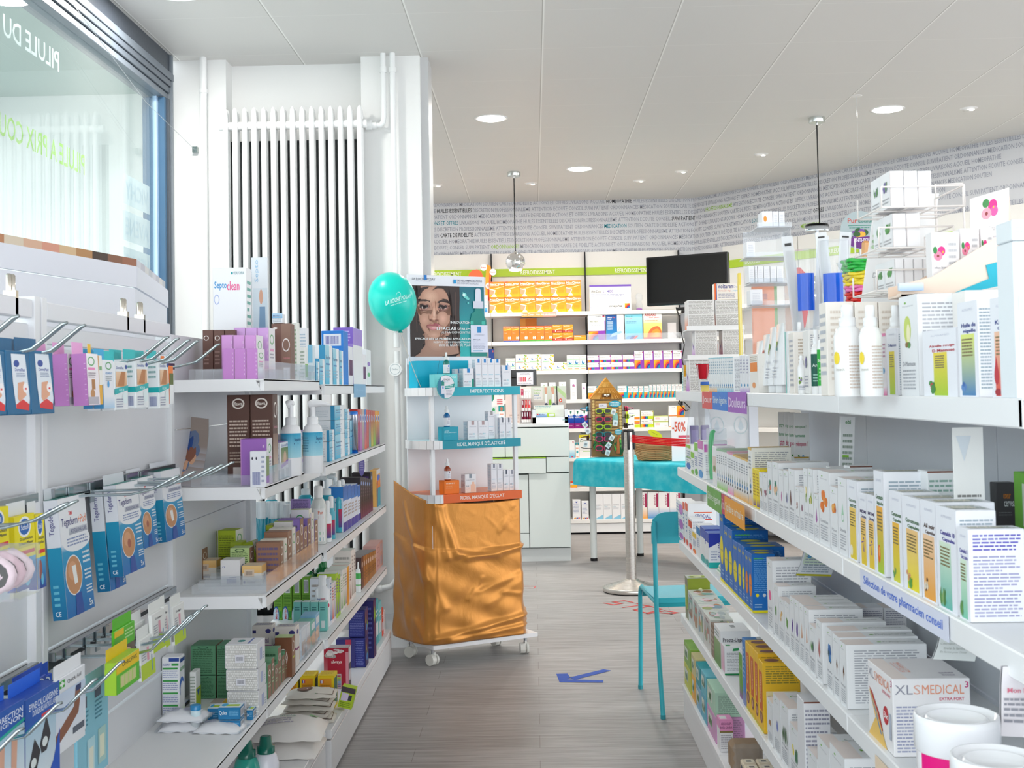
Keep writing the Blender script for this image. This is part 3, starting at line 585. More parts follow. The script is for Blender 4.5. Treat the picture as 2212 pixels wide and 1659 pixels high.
x0,x1=at_y(1127,FY-.004,1.96),at_y(1202,FY-.004,1.96)
tl=MB().box(x0,x1,FY-.004,FY-.001,1.936,1.975,'f3a864');decals(tl,faceframe('f',x0,x1,FY-.004,FY,1.936,1.975),[('q',.6,0,1,1,'eda597'),('t',.02,.3,.36,.75,'Neo Citran','fff',1),('t',.4,.3,.97,.7,'Grippe, fi\u00e8vre, refroidissements','fff')]);tl.build('shelf_label',None,label='orange shelf label under the orange remedy cartons',cat='label')
far_row(1,1087,1122,705,2,'cold_remedy_carton','slim orange lung syrup carton with a blue foot','carton','f5822a',{'f':[('q',0,0,1,.07,'3f66b8'),('q',0,.75,1,1,'fba51c','ef5a28'),('t',.05,.88,.9,.94,'NeoCitran','fff',1),('p',[(0,.75),(1,.86),(1,.82),(.3,.72)],'fdd35a'),('e',.68,.24,.09,.10,'fdf0e6',8),('e',.88,.24,.09,.10,'fdf0e6',8),('q',.76,.3,.79,.42,'fdb53a'),('t',.15,.55,.5,.58,'Toux','fff')]},.07)
far_row(1,1123,1193,704,4,'cold_remedy_carton','slim orange lung syrup carton with a green foot','carton','f5822a',{'f':[('q',0,0,1,.08,'4aa53c'),('q',0,.75,1,1,'fba51c','ef5a28'),('t',.05,.88,.9,.94,'NeoCitran','fff',1),('p',[(0,.75),(1,.86),(1,.82),(.3,.72)],'fdd35a'),('e',.68,.24,.09,.10,'fdf0e6',8),('e',.88,.24,.09,.10,'fdf0e6',8),('q',.76,.3,.79,.42,'fdb53a'),('t',.15,.55,.5,.58,'Toux','fff')]},.07)
far_row(1,1193.5,1238,701,2,'cold_remedy_carton','low red orange tablet carton','carton','e4572a',{'f':[('q',0,.3,1,1,'f08a28','f6a021'),('q',0,0,1,.3,'b93a25'),('t',.06,.78,.7,.88,'NeoCitran','fff',1),('p',[(0,.3),(1,.62),(1,.55),(.4,.32)],'fbd7a0'),('e',.3,.2,.05,.09,'fff',8),('l',.45,.1,.9,.2,1,'f0c0b0')]},.07,2)
far_row(1,1239,1266,724,1,'cold_remedy_carton','flat orange carton at the right end of the orange cartons on the second far shelf','carton','f7941e',{'f':[('t',.06,.65,.6,.85,'NeoCitran','fff',1),('p',[(0,.3),(.6,.6),(1,.5),(1,.4),(.5,.45)],'fcd45a'),('q',.7,.0,1,.15,'6fb12c')]},.06)
x0=at_y(1124.5,FY+.18,1.75);x1=at_y(1160,FY+.18,1.75)
carton('remedy_dispenser','open orange cardboard dispenser behind the slim syrup cartons','dispenser',x0,x1,FY+.16,FY+.25,FZ[1],z_at(x0,FY+.16,688)-FZ[1],'e08b28',{'f':[('q',0,0,.32,1,'f3b04a'),('q',.36,.0,.97,.6,'8d97a8'),('q',.36,.55,.97,.66,'4d86c4'),('e',.55,.3,.1,.14,'d8a98c'),('e',.8,.3,.1,.14,'d8a98c')]})
for a,b_,pyt,nm,f in((1270,1308,681,'white pain patch carton with a rainbow foot',{'f':[('q',0,0,1,.37,'8c3bb0'),('q',.95,0,1,.78,'8c3bb0'),('q',.03,.02,.58,.35,'f9b021'),('r',.58,.02,-.55,.33,RAIN[1:],(.03,.58,.02,.35)),('t',.45,.92,.8,.97,'mepha','445',1),('q',.84,.91,.96,.99,'e5532d','3b3285'),('t',.07,.71,.55,.77,'Olfen Patch','5b6b45',1),('l',.07,.55,.75,.68,3,'b5b9c4')]}),(1309,1348,680,'blue and white patch carton with a drawn hand',{'f':[('q',0,0,.62,1,'1f8fd0','174b96'),('t',.07,.86,.35,.91,'Flector','fff',1),('t',.38,.86,.52,.91,'Plus','e4573f',1),('t',.07,.79,.3,.84,'Tissugel','fff',1),('l',.08,.4,.4,.75,8,'d8ecfa'),('p',[(.2,.1),(.35,.25),(.8,.35),(.95,.3),(.75,.22),(.4,.14)],'9fc6ea'),('p',[(.6,.3),(.75,.52),(.8,.5),(.68,.3)],'b5cdf0')]}),(1350,1388,679,'sky blue patch carton with a striped corner',{'f':[('q',0,0,1,1,'62c3e8','a9dff2'),('q',0,.88,1,1,'7fd0e6'),('t',.08,.88,.44,.93,'Flector EP','1b7d8c',1),('t',.08,.80,.4,.85,'Tissugel','e06a70'),('l',.08,.62,.72,.72,2,'5b93b8'),('p',[(0,.02),(.35,.02),(.5,.14),(.15,.14)],'2e9fdc'),('p',[(.25,.02),(.45,.02),(.62,.15),(.4,.15)],'2a3f9a'),('p',[(.45,.02),(.6,.02),(.78,.15),(.6,.15)],'e6404a')]}),(1390,1430,677,'yellow and orange patch carton with a big red heading',{'f':[('q',0,0,1,.62,'f8c64a','fbe58a'),('q',0,.62,1,.8,'fbeab0','f4f0ea'),('r',.75,.06,-.55,.44,['ef6f3a','f89c3c','fab84c','fbc85a'],(0,1,0,1)),('r',.75,.06,.26,.44,['ef6f3a','f89c3c','fab84c','fbc85a'],(0,1,0,1)),('q',0,0,1,.07,'d9342c'),('t',.05,.88,.66,.98,'ASSAN','cf3a35',2),('t',.3,.79,.86,.86,'dolo patch','d34a40',1),('l',.08,.68,.8,.74,1,'e0a060')]})):
 z=FZ[1];x0=at_y(a,FY+.012,z+.1);x1=at_y(b_,FY+.012,z+.1);carton('patch_carton',nm+', on the second far shelf','carton',x0+.001,x1-.001,FY+.012,FY+.032,z,z_at(x0,FY+.012,pyt)-z,'f6f6f4',f)
z=FZ[1];x0=at_y(1268,FY+.008,z);x1=at_y(1476,FY+.008,z)
MB().box(x0,x1,FY+.003,FY+.006,z,z+.055,'fff','clear_plastic').box(x0,x1,FY+.001,FY+.009,z,z+.003,'fff','clear_plastic').build('front_guard',None,label='clear plastic strip in front of the patch cartons on the second far shelf',cat='guard')
x0=at_y(1443,FY+.05,z);MB().box(x0,x0+.075,FY+.05,FY+.09,z+.001,z_at(x0,FY+.05,697),'d5d2d4','matte',.002).build('reader_box',None,label='pale grey box with a small printed sign right of the patch cartons',cat='box')
far_row(2,1092.5,1113.5,774,2,'sachet_carton','narrow white sachet carton with a blue drop','carton','fbfbf8',pbox(),.06)
for px0,px1,lem in((1114,1141.5,0),(1141.8,1168.5,0),(1169,1196,1),(1196.5,1224.5,1)):
 pass
far_row(2,1114,1168.5,783-18,2,'tea_carton','wide white pastille carton with green leaves','carton','fbfbf7',pleaf(0),.08,2)
far_row(2,1169.5,1197,765,1,'tea_carton','wide white pastille carton with lemons','carton','fbfbf7',pleaf(1),.08,2)
far_row(2,1197,1224.5,782,1,'tea_carton','wide white pastille carton with lemons, alone at the right of the lemon cartons','carton','fbfbf7',pleaf(1),.08,1,key='lem2')
far_row(2,1224.5,1267,767,3,'syrup_carton','tall white carton with a blue drop and green bands','carton','fbfbf8',pbox(),.06)
far_row(2,1269,1371,767,4,'tablet_carton','low white and violet tablet carton with rainbow stripes','carton','8c3bb0',mlow('8c3bb0','Irfen-Dolo forte'),.07,2)
far_row(2,1370.5,1475,757,5,'tablet_carton','upright white and violet tablet carton with a rainbow','carton','8c3bb0',mcol('8c3bb0','Irfen-Dolo forte'),.06)
far_row(2,1056,1068,754,1,'tablet_carton','dark blue carton partly behind the poster stand, on the third far shelf','carton','1d3f86',{'f':[('e',.8,.9,.06,.05,'f06a3a')]},.06)
for a,b_,t,k in((1168,1183,827,'first'),(1186,1201,826,'second'),(1207.5,1223.5,825,'third')):
 far_row(3,a,b_,t,1,'herbal_carton',f'plain white herbal carton with a leaf mark, {k} from the left above the child advert','carton','fafaf9',{'f':[('e',.5,.84,.06,.03,'7fb04a'),('l',.2,.68,.8,.76,1,'aab0a8')]},.06)
far_row(3,1232,1246,819,1,'herbal_carton','tall white lotion carton with a pink flower','carton','fafaf9',{'f':[('e',.5,.70,.2,.06,'b06ab0',8),('e',.6,.66,.12,.04,'c06a9a',8),('e',.4,.65,.08,.03,'6f9a4a',6),('t',.2,.92,.8,.94,'Phytopharma','aab'),('t',.15,.52,.85,.55,'Crocus','99a'),('t',.25,.46,.75,.49,'Thym','99a'),('l',.25,.15,.75,.35,5,'c5c5cc')]},.06)
far_row(3,1257,1266.5,828,1,'herbal_carton','smaller white lotion carton with a pink flower left of the shelf upright','carton','fafaf9',{'f':[('e',.5,.70,.2,.06,'b06ab0',8),('e',.6,.66,.12,.04,'c06a9a',8),('t',.15,.52,.85,.55,'Crocus','99a'),('l',.25,.15,.75,.35,5,'c5c5cc')]},.05)
TEAL='17aebb'
far_row(3,1270,1291,834,1,'tablet_carton','white tablet carton with a rainbow foot left of the thatched display roof','carton',TEAL,mcol(TEAL,'Mephadolor'),.06)
far_row(3,1334,1356,833.5,1,'tablet_carton','white and teal tablet carton right of the thatched display roof','carton',TEAL,mcol(TEAL,'Mephadolor Neo'),.06,key='m1')
far_row(3,1356.5,1403,834,4,'tablet_carton','small white and teal tablet carton with a rainbow foot','carton',TEAL,mcol(TEAL,'Mepha'),.05)
far_row(3,1402.5,1475,830,9,'tablet_carton','narrow white and teal tablet carton with a rainbow foot','carton',TEAL,mcol(TEAL,'Alges'),.05)
vick={'f':[('q',0,0,1,.28,'8a1276'),('q',0,.28,1,.78,'0b2f9a','1560c4'),('q',0,.78,1,1,'f4f6fa'),('e',.5,.76,.5,.06,'f4f6fa'),('p',[(.36,.93),(.64,.93),(.6,.82),(.5,.76),(.4,.82)],'12755a'),('t',.22,.65,.78,.72,'VICKS','fff',2),('t',.1,.56,.92,.63,'MediNait','fff',1),('l',.25,.14,.75,.18,1,'e8c8e4')]}
far_row(4,1226,1270,885,3,'night_syrup_carton','blue and purple night syrup carton with a green shield','carton','0b2f9a',vick,.06)
far_row(4,1352,1383,885,1,'tablet_carton','white tablet carton with a lime corner behind the sunglasses display','carton','f7f6f2',{'f':[('q',.0,.0,.15,1,'c9dd22'),('t',.2,.78,.6,.84,'Calcium','4a79b8',1),('q',.6,.45,.98,.6,'e5532d','f9b021'),('q',.6,.2,.98,.38,'e5532d','f9b021'),('q',.6,0,1,.16,'c9dd22')]},.06)
far_row(4,1384.5,1412,887,1,'tablet_carton','low white and lime tablet carton with rainbow stripes','carton','c9dd22',mlow('c9dd22','Mag. Mepha'),.07,2)
far_row(4,1413,1444,898,1,'tablet_carton','flat white tablet carton edged in lime','carton','f7f6f2',{'f':[('q',0,.9,1,1,'c9dd22'),('l',.08,.3,.4,.8,3,'e0a08a'),('t',.7,.2,.93,.32,'mepha','556')]},.07,2)
far_row(4,1445,1480,876,1,'tablet_carton','white and orange tablet carton with a rainbow side','carton','f7f6f2',{'f':[('q',.5,0,1,1,'f9b021'),('r',.95,.1,-.42,.8,RAIN[1:],(.52,.97,.08,.95)),('t',.2,.78,.4,.88,'mepha','556'),('q',0,0,1,.08,'f08a2a')]},.07,2)
far_row(5,1230,1242,951,1,'nasal_spray_carton','white and sky blue carton with a red cap mark','carton','f4f6f7',{'f':[('q',0,.0,1,.45,'59bce0','e6f5fa'),('e',.7,.9,.12,.06,'c94a58'),('p',[(.2,.02),(.5,.1),(.8,.02)],'cf3550')]},.06)
far_row(5,1243,1251,956,1,'nasal_spray_carton','narrow white carton with a teal top and teal drop','carton','f8f8f6',{'f':[('q',0,.82,1,1,'1f9aa8'),('e',.5,.88,.25,.05,'b98a70'),('q',.15,.6,.85,.66,'f0a080'),('e',.5,.38,.28,.09,'22a8b5'),('q',.2,.02,.8,.08,'f3a07a')]},.06)
far_row(5,1251,1275,939,1,'tablet_carton','white carton with a yellow top left of the sunglasses display','carton','e9e8e4',{'f':[('q',0,.86,1,1,'e3d324'),('t',.1,.68,.7,.76,'Luvit','4a8a70'),('q',0,0,1,.3,'f4f3f0'),('q',.35,.26,1,.29,'8ac03a')]},.06)
far_row(6,1232,1247,1039,1,'ointment_carton','small red and yellow banded carton under the table edge','carton','f6b21c',{'f':[('q',0,.7,1,1,'d8402c'),('q',0,.4,1,.68,'f6f0ea'),('t',.1,.45,.8,.62,'Voltigo','2a7a8a',1),('q',0,.0,1,.2,'e0561c','f6c21c')]},.05)
ila={'f':[('p',[(.3,.9),(.7,.9),(.5,.82)],'5a68b0'),('t',.1,.76,.85,.81,'Solmucalm','5566b0',1),('l',.1,.3,.8,.7,6,'b0b6d0'),('p',[(.05,.03),(.3,.03),(.5,.1),(.25,.1)],'f2a72c'),('p',[(.35,.03),(.55,.03),(.75,.1),(.55,.1)],'2a4fa8'),('p',[(.6,.03),(.8,.03),(.95,.1),(.78,.1)],'e0403a')]}
far_row(7,1237,1254.5,1079,1,'syrup_carton','white carton with slanted colour stripes at its foot, left of the table leg','carton','f5f5f8',ila,.06)
far_row(7,1256.5,1272,1082,1,'syrup_carton','white carton with slanted colour stripes at its foot, half behind the table leg','carton','f5f5f8',ila,.06,key='ila2')
far_row(7,1284.5,1360,1067,4,'cream_carton','white cream carton with a pale blue wave','carton','f3f3f5',{'f':[('t',.1,.54,.85,.58,'DEXERYL','8a8f9a',1),('t',.1,.48,.5,.52,'cr\u00e8me','6ab0c0'),('l',.1,.38,.8,.46,2,'b8bcc6'),('p',[(0,.0),(1,.0),(1,.18),(.6,.12)],'8ecbe6')]},.07)
far_row(7,1375,1399,1063,1,'antiperspirant_carton','white and orange carton with a wine red band','carton','f4f2f2',{'f':[('q',0,0,1,.42,'f4a63a','f8efe6'),('q',.78,.42,.96,.95,'a3174c'),('w',.55,.5,.78,.9,'antidry','a3174c',1)]},.07)
far_row(7,1399.5,1471,1062.5,3,'antiperspirant_carton','white and blue carton with a wine red band','carton','f4f2f2',{'f':[('q',0,0,1,.42,'3f8fd0','f4f2f2'),('q',.78,.42,.96,.95,'a3174c'),('w',.55,.5,.78,.9,'antidry','a3174c',1)]},.07)
far_row(7,1472,1490,1077,1,'antiperspirant_carton','shorter white carton with a wine red band at the right of the row','carton','f4f2f2',{'f':[('q',.7,.5,.95,.95,'a3174c')]},.07)
# counter
CYF=9.07;cn=empty('service_counter',(0,0,0),0,'pale green grey service counter with mixed drawer fronts','counter')
b=MB();b.box(-1.30,.255,CYF+.022,CYF+.62,.10,1.008,'4a514f','matte');b.box(-1.30,.262,CYF+.035,CYF+.60,0,.10,'d9dddc','lacquered_steel');b.box(.255,.262,CYF+.02,CYF+.62,.10,1.008,'e4eae8','lacquered_steel');b.build('carcass',cn)
MB().box(-1.30,.266,CYF-.004,CYF+.63,1.010,1.034,'eef1f1','lacquered_steel',.002).build('counter_top',cn)
def front(x0,x1,z0,z1,off=0,nm='drawer_front',c='e3ebe8'):return MB().box(x0+.0025,x1-.0025,CYF-off,CYF+.02,z0+.0025,z1-.0025,c,'lacquered_steel',.001).build(nm,cn)
front(-1.30,-.760,.785,1.004);front(-.755,-.219,.785,1.004);front(-.219,.262,.785,1.004)
front(-.755,.087,.662,.775,.03);front(.087,.262,.665,.783);front(-1.30,-.755,.662,.783)
front(-.048,.262,.105,.662,0,'door');front(-.40,-.048,.215,.655,0,'door');front(-.40,-.048,.105,.215);front(-.80,-.40,.105,.655,0,'door');front(-1.3,-.80,.105,.655,0,'door')
MB().box(-.755,.085,CYF-.0285,CYF+.005,.7755,.7815,'a8dc2a','printed_card').build('lime_edge',cn)
MB().box(-.755,-.755+.001,CYF,CYF+.01,.2,.3,'fff').build('edge_strip',cn)
KZ=1.035
def cpx(px,y=9.2):return at_y(px,y,1.1)
tb=MB();ty=9.28;x0,x1=cpx(1105,ty),cpx(1160.5,ty);z0,z1=z_at(x0,ty,834),z_at(x0,ty,799)
tb.box(x0,x1,ty,ty+.03,z0,z1,'161618','glossy_plastic',.002);tb.box((x0+x1)/2-.02,(x0+x1)/2+.02,ty+.03,ty+.08,KZ,z1-.03,'1c1c1e','matte');tb.box(x0-.02,x0+.04,ty,ty+.03,(z0+z1)/2-.003,(z0+z1)/2+.003,'e4b49c')
a0,a1=cpx(1117.5,ty),cpx(1153.5,ty);tb.box(a0,a1,ty-.006,ty-.001,z0+.008,z1-.02,'c9c9d6','glossy_plastic')
ds=[('q',.03,.03,.97,.97,'f4f2f8'),('l',.2,.8,.8,.92,2,'8a8aa0'),('l',.05,.06,.95,.12,1,'8a8aa0'),('t',.64,.28,.92,.36,'VICHY','6a6a7a'),('p',[(.68,.42),(.74,.40),(.86,.6),(.84,.62)],'a02a40')]+[('q',.08+.1*i,.25,.16+.1*i,.6,['dcd8d8','e0607a','d8486a','ef6a5a','e85a6e'][i])for i in range(5)]
decals(tb,faceframe('f',a0,a1,ty-.006,ty,z0+.008,z1-.02),ds);tb.build('lipstick_screen',None,label='black screen with a lipstick notice at the back of the counter',cat='screen')
y=9.22;x0,x1=cpx(1148,y),cpx(1223.5,y);z1=z_at(x0,y,835);ad=MB().box(x0,x1,y,y+.006,KZ+.06,z1,'c6bdb6')
f=faceframe('f',x0,x1,y,y+.006,KZ+.06,z1)
decals(ad,f,[('q',0,.45,1,1,'cfc8c2','d8e0d2'),('p',[(.62,1),(.74,1),(1,.72),(1,.55),(.7,.9)],'b9d69a'),('q',.07,.52,.33,.95,'e6e2e0'),('t',.08,.83,.28,.90,'Ecorchure','7ab82c',1),('t',.08,.74,.25,.81,'\u00c9raflure','7ab82c',1),('t',.08,.65,.22,.72,'prend','2a7ab0',1),('t',.08,.56,.28,.63,'son pied','2a7ab0',1),('p',[(.38,.96),(.47,.96),(.45,.72),(.40,.72)],'dfa890'),('p',[(.56,.96),(.66,.96),(.66,.72),(.60,.72)],'dfa890'),('p',[(.40,.72),(.46,.72),(.46,.42),(.40,.42)],'eef0f2'),('p',[(.60,.72),(.66,.72),(.66,.42),(.61,.42)],'eef0f2'),('e',.43,.30,.055,.12,'35405c',12),('e',.65,.30,.055,.12,'35405c',12),('q',.39,.17,.47,.21,'f4f4f2'),('q',.61,.17,.69,.21,'f4f4f2'),('e',.54,.42,.04,.13,'8ac43c',10),('p',[(.72,1),(.75,1),(.76,.35),(.72,.2),(.73,.6)],'2f2d33'),('e',.84,.5,.045,.07,'e2553c',10),('e',.84,.5,.02,.03,'f3f3f3',8)])
ad.build('advert_board',None,label='advert board showing a child\'s socks and a skateboard, standing on the counter',cat='advert')
x0,x1=cpx(1150,9.12),cpx(1227,9.12);tr=MB();zt=z_at(x0,9.12,884)
tr.box(x0,x1,9.12,9.20,KZ,KZ+.004,'eceff3').box(x0,x0+.003,9.12,9.20,KZ,zt,'eceff3').box(x1-.003,x1,9.12,9.20,KZ,zt,'eceff3').box(x0,x1,9.118,9.121,KZ,KZ+.045,'e6ebf1').box(x0,x1,9.118,9.121,zt-.004,zt,'e6ebf1').box(x0,x0+.026,9.118,9.121,KZ,zt,'e6ebf1').box(x1-.026,x1,9.118,9.121,KZ,zt,'e6ebf1').box(x0+.01,x1-.03,9.20,9.204,KZ,zt+.028,'edf0f2')
decals(tr,faceframe('f',x0+.01,x1-.03,9.20,9.204,zt,zt+.028),[('l',.05,.1,.6,.9,2,'6a9ab8')]);decals(tr,faceframe('f',x0,x1,9.118,9.12,KZ,KZ+.045),[('t',.84,.4,.97,.6,'VERFORA','4aa0a8')])
tr.build('counter_tray',None,label='white cardboard tray of wound gel boxes on the counter',cat='tray')
for k in range(2):
 z=KZ+.046-.0+k*.030-.03;mx=MB();mx.box(x0+.03,x0+.17,9.128,9.19,z,z+.028,'b6dc3a','printed_card',.001)
 decals(mx,faceframe('f',x0+.03,x0+.17,9.128,9.19,z,z+.028),[('q',0,0,.58,1,'5a93cf','d6e6f4'),('t',.14,.45,.45,.9,'Merfen','2a4a98',1),('q',.02,.55,.12,.9,'d8404a'),('q',.68,.2,.95,.85,'e6eef0')])
 mx.build('wound_gel_box',None,label=('lower' if k==0 else 'upper')+' green and blue wound gel box in the counter tray',cat='box')
x0,x1=cpx(1123,9.14),cpx(1150.5,9.14)
ls=MB();zz=[z_at(x0,9.14,q)for q in(914,889,862,838)]
for q in zz[:3]:ls.box(x0,x1,9.13,9.22,q+(0 if q>KZ else KZ-q),max(q,KZ)+.004,'fff','clear_plastic')
ls.box(x0,x0+.003,9.13,9.22,KZ,zz[3]-.02,'fff','clear_plastic').box(x1-.003,x1,9.13,9.22,KZ,zz[3]-.02,'fff','clear_plastic').box(x0,x1,9.22,9.224,KZ,zz[3]+.01,'f5e6e0');ls.build('lipstick_stand',None,label='three tiered clear lipstick stand on the counter',cat='stand')
rows=[(['6f2038','8a2a44','6a1f38','9a3048'],'dark red lipstick','bottom'),(['9c2438','e2423c','e04a50'],'red lipstick','middle'),(['b03058','e6e4e0','eeece8','f0eeea'],'capped lipstick','top')]
for r,(cs,dn,tn)in enumerate(rows):
 zb=max(zz[r],KZ)+.005
 for i,c in enumerate(cs):
  xx=x0+.012+(x1-x0-.024)*(i+.5)/len(cs);hgt=.082-(0 if r<2 else .012)
  lm=MB().lathe([(.0095,0,'f3f0ee'),(.0095,.022,'f3f0ee'),(.0095,.022,c),(.0095,hgt,c),(.006,hgt+.001,c)],n=12);lm.box(xx*0-.003,.003,-.0102,-.0098,.045,hgt-.006,'e8e4ea')
  lm.build('lipstick',None,(xx,9.15,zb),label=f'{dn}, {place(len(cs), i)} from the left on the {tn} tier of the clear stand',cat='lipstick',group='lipsticks on the clear stand')
x0,x1=cpx(1093,9.25),cpx(1123,9.25)
m=MB().box(x0,x1,9.25,9.256,KZ,z_at(x0,9.25,852),'f0dfd8');decals(m,faceframe('f',x0,x1,9.25,9.256,KZ,z_at(x0,9.25,852)),[('t',.25,.25,.95,.30,'DERMABLEND','a07a6a',1),('t',.3,.16,.9,.21,'SUBLIME !','a07a6a',1),('q',.3,.05,.9,.07,'e0c0b0')])
m.build('makeup_display',None,label='pale pink makeup board behind the post of the poster stand',cat='display')
x0,x1=cpx(1059,9.2),cpx(1089,9.2);zt=z_at(x0,9.2,846)
m=MB().box(x0,x1,9.20,9.206,KZ,zt,'f6f3f0');decals(m,faceframe('f',x0,x1,9.2,9.206,KZ,zt),[('e',.72,.93,.1,.05,'c08a70'),('q',.5,.72,.9,.76,'d84a55'),('q',.5,.66,.9,.70,'d84a55'),('q',.5,.6,.9,.64,'d84a55'),('e',.2,.85,.12,.13,'4a8a5a',8),('q',.12,.7,.22,.95,'1f9a90'),('q',.0,.33,.42,.52,'d8f0e8'),('e',.25,.43,.1,.06,'45a86a')])
m.build('advert_board',None,label='white leaflet board with red bands seen under the top shelf of the poster stand',cat='advert')
carton('cream_carton','white carton with a teal top and teal drop under the top shelf of the poster stand','carton',cpx(1077,9.14),cpx(1090,9.14),9.14,9.18,KZ,z_at(0,9.14,875)-KZ,'f8f8f6',{'f':[('q',0,.68,1,1,'1f9a9a'),('e',.5,.82,.25,.12,'c07a60'),('q',.2,.5,.8,.55,'f0a080'),('e',.5,.25,.25,.15,'22a8b5')]})
# poster stand on castors
DP=Vector((-.49,5.68,0));DR=math.radians(30);DU=Vector((math.cos(DR),math.sin(DR),0));DW=Vector((-math.sin(DR),math.cos(DR),0))
def dW(u,v,z=0):p=DP+DU*u+DW*v;return(p.x,p.y,z)
def d_at(px,py,v):
 """stand coordinates (u, z) of a picture point on its plane at depth v"""
 d=AF+(px-CX)/F*AR+(CY+SH*W-py)/F*AU;t=(v+DP.dot(DW))/d.dot(DW);p=d*t
 return((p-DP).dot(DU),CAMZ+p.z)
ST=empty('poster_stand',tuple(DP),DR,'white wheeled cosmetics stand with a portrait poster and gold cloth round its foot','display stand')
m=MB();m.prism([(0,0),(.565,0),(.565,.20),(.48,.33),(-.02,.33),(-.02,.26)],2,.082,.101,'f2f1f3','lacquered_steel');m.build('platform',ST)
for i,(u,v,a)in enumerate(((.01,.05,20),(.50,.04,-20),(.0,.27,40),(.47,.27,10))):
 c=empty('caster',(u,v,0),math.radians(a));c.parent=ST
 MB().tube([(-.012,0,.027),(.012,0,.027)],.0265,24,'e9e7df','glossy_plastic',smooth=False).build('wheel',c)
 k=MB();k.tube([(.020,0,.027),(.030,0,.027)],.0265,24,'e9e7df','glossy_plastic',smooth=False);k.box(.011,.021,-.012,.02,.02,.062,'f2f0ea','glossy_plastic');k.tube([(.016,.004,.05),(.016,.004,.082)],.009,10,'c9ccd0','bright_metal');k.build('fork',c)
for u,v in((.024,.03),(.476,.03)):MB().box(u-.0095,u+.0095,v-.008,v+.012,.101,1.272,'eef0f3','lacquered_steel',.001).build('post',ST)
MB().box(.018,.492,.300,.312,.101,1.46,'e9edf2','lacquered_steel',.001).build('back_panel',ST)
SZ=[1.310,1.057,.802]
for i,(z,c,t,tc)in enumerate(((SZ[0],'12a9bd','IMPERFECTIONS',.42),(SZ[1],'0d93a8','RIDES, MANQUE D\'\u00c9LASTICIT\u00c9',.60),(SZ[2],'e8672a','RIDES, MANQUE D\'\u00c9CLAT',.55))):
 s_=MB();pl_=[(.045,.003),(.487,.003),(.487,.30),(.018,.30),(-.012,.22),(-.02,.12),(.0,.04)]
 s_.prism([(.045,.015),(.487,.015),(.487,.299),(.018,.299),(-.012,.22),(-.02,.12),(.0,.05)],2,z-.03,z,('e3eef2','bfe0e8','e9875a')[i],'lacquered_steel');s_.prism(pl_,2,z-.038,z-.0305,'eef0f3','lacquered_steel')
 o=s_.build('shelf',ST)
 e_=MB();prev=None
 pts_=[(.018,.30),(-.008,.26),(-.022,.20),(-.026,.14),(-.018,.08),(.0,.035),(.022,.008),(.046,0),(.062,-.001)]
 for a,b_ in zip(pts_,pts_[1:]):
  n_=Vector((b_[1]-a[1],a[0]-b_[0])).normalized()*-.005
  e_.add([(a[0],a[1],z-.038),(b_[0],b_[1],z-.038),(b_[0],b_[1],z+.002),(a[0],a[1],z+.002),(a[0]-n_[0],a[1]-n_[1],z-.038),(b_[0]-n_[0],b_[1]-n_[1],z-.038),(b_[0]-n_[0],b_[1]-n_[1],z+.002),(a[0]-n_[0],a[1]-n_[1],z+.002)],[(0,1,2,3),(5,4,7,6),(3,2,6,7),(0,4,5,1)],'f1f3f6','lacquered_steel')
 e_.build('curved_edge',ST)
 l_=MB().box(.052,.488,-.005,.002,z-.039,z+.002,c,'printed_card',.0008)
 u0=.5-tc/2+(.0 if i else .08);decals(l_,faceframe('f',.052,.488,-.005,0,z-.039,z+.002),[('t',u0,.3 if i==0 else .24,u0+tc-(0 if i else .0),.72 if i==0 else .82,t,'e4f2f4' if i<2 else 'f8e6dc',1)])
 l_.build('label_strip',ST)
pz0,pz1,pu0,pu1=1.468,1.876,.036,.452
po=MB().box(pu0-.012,pu1+.004,.290,.2985,pz0-.04,pz1+.0,'e6e8f0')
def pf(u,v,e):return(pu0+(pu1-pu0)*u,.290-e,pz0+(pz1-pz0)*v)
def spl(P,n=5):
 out=[];N_=len(P)
 for i in range(N_):
  p0,p1,p2,p3=[Vector(P[(i+k)%N_])for k in(-1,0,1,2)]
  for j in range(n):
   t=j/n;out.append(tuple(.5*((2*p1)+(p2-p0)*t+(2*p0-5*p1+4*p2-p3)*t*t+(3*p1-3*p2+p0-p3)*t**3)))
 return[(min(max(a,0),.66),min(max(b,0),.87))if a<.66 or max(q[0]for q in P)<.67 else(a,b)for a,b in out]
SK='c89a84'
def blend(cx_,cy_,rx,ry,c0,c1,n=6):
 a,b_=C(c0),C(c1);return[('e',cx_,cy_,rx*(1-k/n),ry*(1-k/n),tuple(a[q]+(b_[q]-a[q])*k/(n-1)for q in range(3)),20)for k in range(n)]
P_=[('q',0,0,.66,.87,'5b3f38'),('q',.655,0,1,.87,'1fb0b0','08697e')]
P_+=[('p',spl([(.0,.0),(.0,.87),(.66,.87),(.66,.0),(.45,.0)],2),'32221f')]
P_+=[('p',spl([(.18,.0),(.0,.0),(.02,.06),(.18,.12),(.2,.3),(.52,.3),(.5,.14),(.66,.08),(.66,.0),(.4,.0)]),'a97f6d')]
P_+=blend(.35,.17,.15,.12,'a97f6d','c39a85')
P_+=[('p',spl([(.14,.86),(.11,.72),(.10,.56),(.13,.42),(.2,.28),(.3,.215),(.37,.22),(.46,.3),(.52,.42),(.535,.6),(.5,.76),(.42,.86)]),'bb8d78')]
P_+=blend(.27,.73,.13,.11,'bb8d78','d9ae97')+blend(.19,.45,.07,.08,'bb8d78','cd9c88')+blend(.43,.47,.075,.09,'bb8d78','dba996')+blend(.31,.265,.08,.04,'bb8d78','cda08b')
P_+=[('p',spl([(.29,.66),(.27,.5),(.245,.455),(.29,.43),(.345,.435),(.38,.455),(.345,.52),(.34,.66)]),'c7957f')]+blend(.315,.53,.022,.09,'c7957f','e5c0ab')
